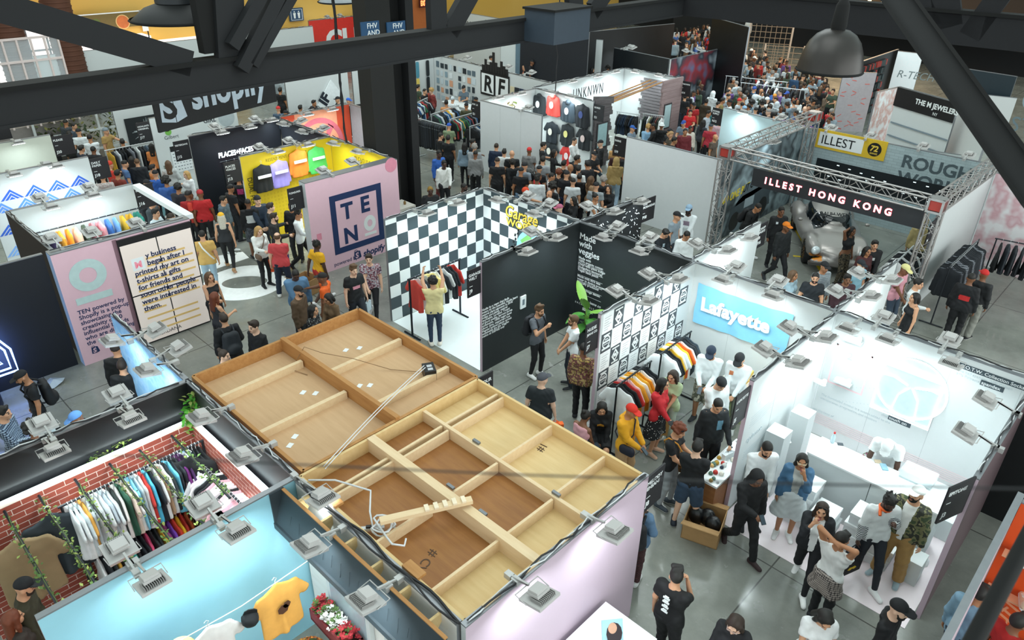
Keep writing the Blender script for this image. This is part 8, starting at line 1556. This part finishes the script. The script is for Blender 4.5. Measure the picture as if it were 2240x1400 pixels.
crowd('queue before the blank walls', Q, '''1086,313,165,t,1c2c44,2a2c30,b,1 1103,326,170,a,dfe2e2,22262c,k,1 1120,329,185,l,15161a,15161a,k,1 1158,323,175,p,plaid:1c1e22:8c8c8c,1c2430,c82c2c,3 1088,345,175,f,15161a,17181c,b,1 1121,349,190,q,15171b,15161a,k,1 1140,367,172,p,131418,6c88a4,15161a,2 1148,356,150,p,8c98a4,1c1e24,15161a,1
1180,363,160,p,15171b,15161a,15161a,1 1175,384,180,n,dfe4e6,1c2430,k,3 1178,378,100,t,b82424,15161a,k,3 1150,411,90,m,15161a,2c3c58,d84420,1 1202,417,-30,l,1a1a1e,15161a,k,5 1207,378,95,c,dce0e2,15161a,k,2 1188,342,165,a,a4a8ac,15161a,k,1 1189,311,100,a,17181c,15161a,k,1 1213,327,80,g,15161a,15161a,k,2
1223,370,170,q,15161a,17181c,r,1 1234,351,150,a,17191d,15161a,k,1 1248,359,120,l,5c4c40,15161a,k,2 1240,374,165,p,101216,1c2c50,15161a,1 1266,362,160,a,e0e2e2,15161a,k,1 1268,380,178,b,0f1013,15161a,k,2 1254,390,178,f,d4d8da,1c1e24,k,1 1254,430,-60,g,111317,15161a,k,1 1224,448,-70,d,e0d8dc,15161a,b8607c,0 1216,438,60,g,15161a,15161a,k,3
1263,340,110,a,16171b,15161a,k,2 1257,301,60,c,dfe0e0,1c2430,k,1 1300,332,40,d,1a1c20,15161a,15161a,1 1314,307,-80,e,121317,2c4458,15161a,0 1347,314,170,g,c89860,15161a,l,1 1352,328,175,t,3c1c1e,15161a,k,3 1349,345,180,k,a88c58,8ca0b0,k,1 1305,399,170,p,8c9498,15161a,15161a,1 1321,385,175,q,15161a,15161a,g,2 1303,423,60,s,dfe2e4,15161a,k,2 1332,405,-20,g,101216,15161a,b,1 1294,385,120,g,9c7c5c,15161a,l,2 1366,330,90,p,15161a,15161a,2c5c98,2 1210,400,140,j,15161a,15161a,k,3 1285,352,-150,a,1c1c20,15161a,k,2''')
crowd('aisle beside the garment racks', 'shoppers by the racks', '''1016,312,178,h,8498a8,15161a,k,1 1038,315,170,q,9ca0a4,15161a,g,1 1040,330,175,r,8c8c8c,15161a,k,3 980,296,170,a,131418,15161a,k,2 964,290,120,c,15161a,15161a,k,1 982,270,160,d,7c8c6c,15161a,2454b0,1 1020,226,175,p,44442c,15161a,15161a,2 976,219,175,a,c88c5c,15161a,k,2 990,212,150,m,dfe4e6,15161a,c8d0d4,1 1041,213,-150,p,15161a,15161a,15161a,2 914,185,130,a,3c4a38,15161a,k,1 929,194,60,t,17181c,15161a,k,1 943,193,-60,q,8c3c38,15161a,y,0 1014,188,-20,d,5c6c78,15161a,17181c,1 898,210,100,q,4c4c3c,15161a,k,1 1034,304,80,a,15161a,15161a,k,3''')
crowd('shack stand queue', 'shoppers at the shack stand', '''1384,275,60,d,7c8c9c,15161a,2c5ca8,1 1419,272,170,q,8cb4d4,15161a,y,1 1429,269,-80,c,1c1c20,15161a,k,3 1448,269,175,o,15161a,15161a,e0e4e4,3 1468,288,-60,d,4c4438,15161a,a8845c,1 1466,282,120,p,1c1c20,15161a,15161a,2 1476,300,90,a,2a2a2c,15161a,k,2''')
crowd('dark walkway past the shack stand', 'people in the dark walkway', '''1500,281,10,t,6c2028,15161a,k,2 1511,276,30,r,c8c0b4,15161a,k,3 1496,264,-20,d,6c7c8c,15161a,2c4c98,1 1511,240,5,a,c42024,15161a,k,1 1519,225,10,p,a81c20,15161a,15161a,2 1499,207,175,a,17181c,2c3440,k,1 1506,200,160,l,1c1c20,15161a,k,3 1551,242,60,a,stripe:8c9cac:d0d4d8,15161a,k,2 1566,238,40,t,1c6c70,15161a,k,2 1576,260,170,f,c8a8b0,2c3c50,k,1 1556,271,175,p,a82838,15161a,3c444c,2 1566,294,60,l,4c3c30,15161a,k,2 1546,217,160,n,3c3020,15161a,k,2 1561,200,150,k,dfe4e6,15161a,k,1 1572,222,120,c,d8dcdc,2c3440,k,1 1540,262,140,h,2c3038,15161a,k,1 1582,214,100,a,8c7c4c,15161a,k,2''')
crowd('aisle below the star burst picture', 'people in the upper aisle', '''230,280,50,m,a88850,15161a,7c8890,1 266,304,178,b,111216,15161a,k,2 150,288,178,b,131714,15161a,k,2 160,269,60,t,3c4854,15161a,k,1 170,282,170,p,dfe4e6,15161a,15161a,1 194,294,178,c,e0e4e6,2c3440,k,2 202,320,150,t,1c1c20,15161a,k,3 176,318,120,a,2c3440,15161a,k,1 330,314,170,g,e08848,15161a,k,2 238,353,120,m,c43424,15161a,c83c28,1 271,351,100,f,4c6c98,15161a,k,1 286,342,170,g,15161a,15161a,k,1 298,347,175,t,20242a,15161a,l,1 338,373,175,d,2c5cac,15161a,15161a,1 366,351,178,h,c0c4c4,6c88a4,l,1 332,360,100,a,c87840,8cc0c8,k,1 361,388,178,j,3c64a8,15161a,k,2 406,374,-60,h,dfe0e0,5c6c78,y,0 320,394,60,e,2c3440,15161a,15161a,1 412,418,90,a,c83c2c,15161a,k,3 330,434,60,t,3c4448,15161a,k,1 338,457,60,a,c8d8e0,15161a,k,1 372,467,120,r,2c2c30,15161a,b,1 222,380,178,t,plaid:6c2428:c8c0bc,15161a,k,1 107,288,170,g,dfe0dc,15161a,k,1 255,372,140,a,7c3024,15161a,k,2 310,430,100,j,15161a,15161a,k,3 388,402,150,q,2c2c34,15161a,k,2 142,262,150,r,44484c,15161a,k,2''')
crowd('space behind the orange swirl wall', 'people behind the swirl wall', '''672,203,20,g,dfe0de,15161a,k,1 686,219,60,a,15161a,15161a,k,2 655,216,100,c,dfe2e4,15161a,k,1 656,230,150,a,2c2c30,15161a,k,2 738,212,-70,d,15161a,15161a,15161a,1 762,215,60,d,c8d4dc,15161a,2c64c8,1 640,198,150,g,e0a484,15161a,k,1 682,233,-60,p,3c3c40,15161a,15161a,1 608,233,170,d,44586c,15161a,c82c2c,1 625,242,60,p,2c3440,15161a,15161a,2 612,192,150,a,15161a,15161a,k,2 702,180,15,a,131418,15161a,k,1 730,175,80,c,4c3c30,15161a,k,3''')
crowd('far white stand behind the skyline emblem', 'people behind the skyline emblem', '''1088,103,10,n,dfe4e4,15161a,k,3 1074,122,80,a,dfe0de,15161a,k,2 1123,95,170,h,5c4028,15161a,k,2 1149,131,60,s,c88468,15161a,k,1 1164,131,70,p,1c1c20,15161a,15161a,3 1307,144,60,r,9c9ca0,15161a,k,2 1330,145,20,j,2c3038,15161a,k,3 1296,148,100,g,20242a,15161a,k,1''')
crowd('wall behind the red panel booths', 'people at the far red booths', '205,150,30,a,15161a,15161a,k,2 292,142,60,q,2c2c30,15161a,k,3 282,148,30,g,c8b8a8,15161a,k,1')
# the packed far walkway under warm light
alight('far_warm_light', (-17, 44, 6), (0, 0, 0), 6, 6, 900, (1, .62, .32)); alight('far_cool_light', (-15, 32, 5.5), (0, 0, 0), 6, 6, 260, (.8, .95, 1))
r_ = random.Random(21); TC = ['15161a', '1c1e24', '2c3038', 'dfe4e6', 'c8d0d4', '8c9aa4', '3c64a8', '7c2a2c', '5c4c3c', '2c4c6c', 'b83030', '8ca4b4', '4c3c30', '6c4c8c', '3c4c3c', 'e0e4e4', '17181c', 'stripe:5c6c7c,c8d0d4']; HC = ['k', 'k', 'b', 'k', 'l', 'k', 'g']; CPC = ['15161a', '2c4c98', 'dfe4e4', 'c83030', '3c3c40', '8cb4d4', 'd88c30']; n_ = 0; PTS = []
ZP = [[(1588, 200), (1600, 168), (1690, 192), (1770, 205), (1838, 245), (1800, 268), (1690, 250), (1590, 222)], [(1600, 100), (1640, 95), (1820, 168), (1825, 205), (1620, 165)], [(1440, 60), (1560, 52), (1605, 88), (1540, 98), (1450, 90)], [(1500, 190), (1535, 170), (1540, 200), (1505, 215)]]
def inside(p, poly):
    x, y = p; c = False
    for i in range(len(poly)):
        (x0, y0), (x1, y1) = poly[i], poly[i-1]
        if (y0 > y) != (y1 > y) and x < (x1-x0)*(y-y0)/(y1-y0)+x0: c = not c
    return c
LOW = []
for a in (('ph,d', 'tee', 'short', False), ('d,d', 'jacket', 'cap', False), ('d,b', 'long', 'long', True)):
    g = person((0, 0), 0, a[0], 's', a[1]+' 888888', 'pants 444444', a[2]+' 222222', 2, 'cccccc', 'x', fem=a[3], v=.036, loc=(0, 0, 0), fine=False); fs = []
    for o in g.root.children_recursive:
        n = o.name.split('.')[0]; m = o.data; co = np.empty(len(m.vertices)*3, F); m.vertices.foreach_get('co', co); fs.append(('s' if n == 'body' else 't' if n in NAMES.values() else 'b' if n == 'trousers' else 'h' if n in ('hair', 'cap', 'brim') else 'o', co.reshape(-1, 3)*g.k, [tuple(q.vertices) for q in m.polygons]))
    LOW.append(fs)
    for o in list(g.root.children_recursive)+[g.root]: bpy.data.objects.remove(o)
CM, CX = [], {}
def cmi(m):
    if m.name not in CX: CX[m.name] = len(CM); CM.append(m)
    return CX[m.name]
CB = MB()
def far_figure(W_):
    a = r_.uniform(0, 6.28); c, s = math.cos(a), math.sin(a); R = np.array([[c, -s, 0], [s, c, 0], [0, 0, 1]])*r_.uniform(.95, 1.03)
    ms = dict(s=mat(SKIN[r_.choice([0, 1, 1, 2, 3, 4])], .5, var=.06), t=mk(r_.choice(TC[:17])), b=mk(r_.choice(['15161a', '2c3440', '4c4c48'])), h=mat(HAIRC[r_.choice('kkbkl')], .6, var=.3, scale=40), o=mat('8c8c8c', .5))
    for k, v, f in r_.choice(LOW): CB.add(v @ R.T+[W_[0], W_[1], 0], f, cmi(ms[k]), True)
for zi, (poly, cnt, md, zn) in enumerate(zip(ZP, (62, 70, 44, 6), (.48, .5, .6, .5), ('packed crowd beyond the truss stand', 'warm lit far crowd by the cages', 'far crowd before the dark mannequin wall', 'walkway by the blurred street photo'))):
    t = 0; k = 0
    while k < cnt and t < 4000:
        t += 1; p = (r_.uniform(min(q[0] for q in poly), max(q[0] for q in poly)), r_.uniform(min(q[1] for q in poly), max(q[1] for q in poly)))
        if not inside(p, poly): continue
        W_ = at(p[0], p[1], 1.72)
        if any(abs(W_[0]-q[0])+abs(W_[1]-q[1]) < md for q in PTS): continue
        PTS.append(W_); k += 1
        if len(TAGS) >= 208: far_figure(W_); continue
        pk = r_.choice('abcdefghijklmnopqrst'); hh = PROTO[pk].hr
        place(zn, zn, p[0], p[1], r_.uniform(0, 360), pk, r_.choice(TC), r_.choice(['15161a', '2c3440', '4c4c48', '1c2430', '7c6c54']), r_.choice(CPC) if hh in ('cap', 'beanie', 'bucket', 'hood') else r_.choice(HC), r_.choice([0, 1, 1, 2, 2, 3, 4]))
o = CB.build('distant_crowd', CM); tag(o, 'distant packed crowd, too small and many to tell apart', 'crowd', None, 'stuff')
for k in FRESH: 
    for o in list(PROTO[k].root.children_recursive)+[PROTO[k].root]: bpy.data.objects.remove(o)
# every label names one figure: trousers first, then the order along the group
by = {}
for t in TAGS: by.setdefault(t[1], []).append(t)
for L, ts in by.items():
    if len(ts) == 1: ts[0][0]['label'] = L; continue
    for i, t in enumerate(sorted(ts, key=lambda t: t[3])): t[0]['label'] = L+f', {nth(i)} such along'
# white figures of the far clothes display
for i, (x, y, hd_) in enumerate(((1640, 40, 0), (1552, 58, 0), (1582, 66, 1), (1578, 95, 1))):
    g = person((x, y), 0, 'd,d', 's', 'tee d8dcdc' if i != 1 else 'coat dfe2e2', 'pants 8c9094' if i else 'slim e0e2e2', 'bald', 0, 'd0d0d0', ['pale display mannequin on the dark wall, uppermost', 'pale display mannequin in a long white coat', 'pale display mannequin beside the coat one', 'pale display mannequin low in the crowd'][i], h=1.8, v=.02, fine=False); g.root.name = 'mannequin'; g.root['category'] = 'mannequin'; g.parts['body'].data.materials[0] = mat('e0e2e0', .3)
# small sweeps: labels within sixteen words
for o in C.objects:
    if o.parent is None and o.get('label'):
        w = o['label'].split()
        if len(w) > 16: o['label'] = ' '.join(w[:16])
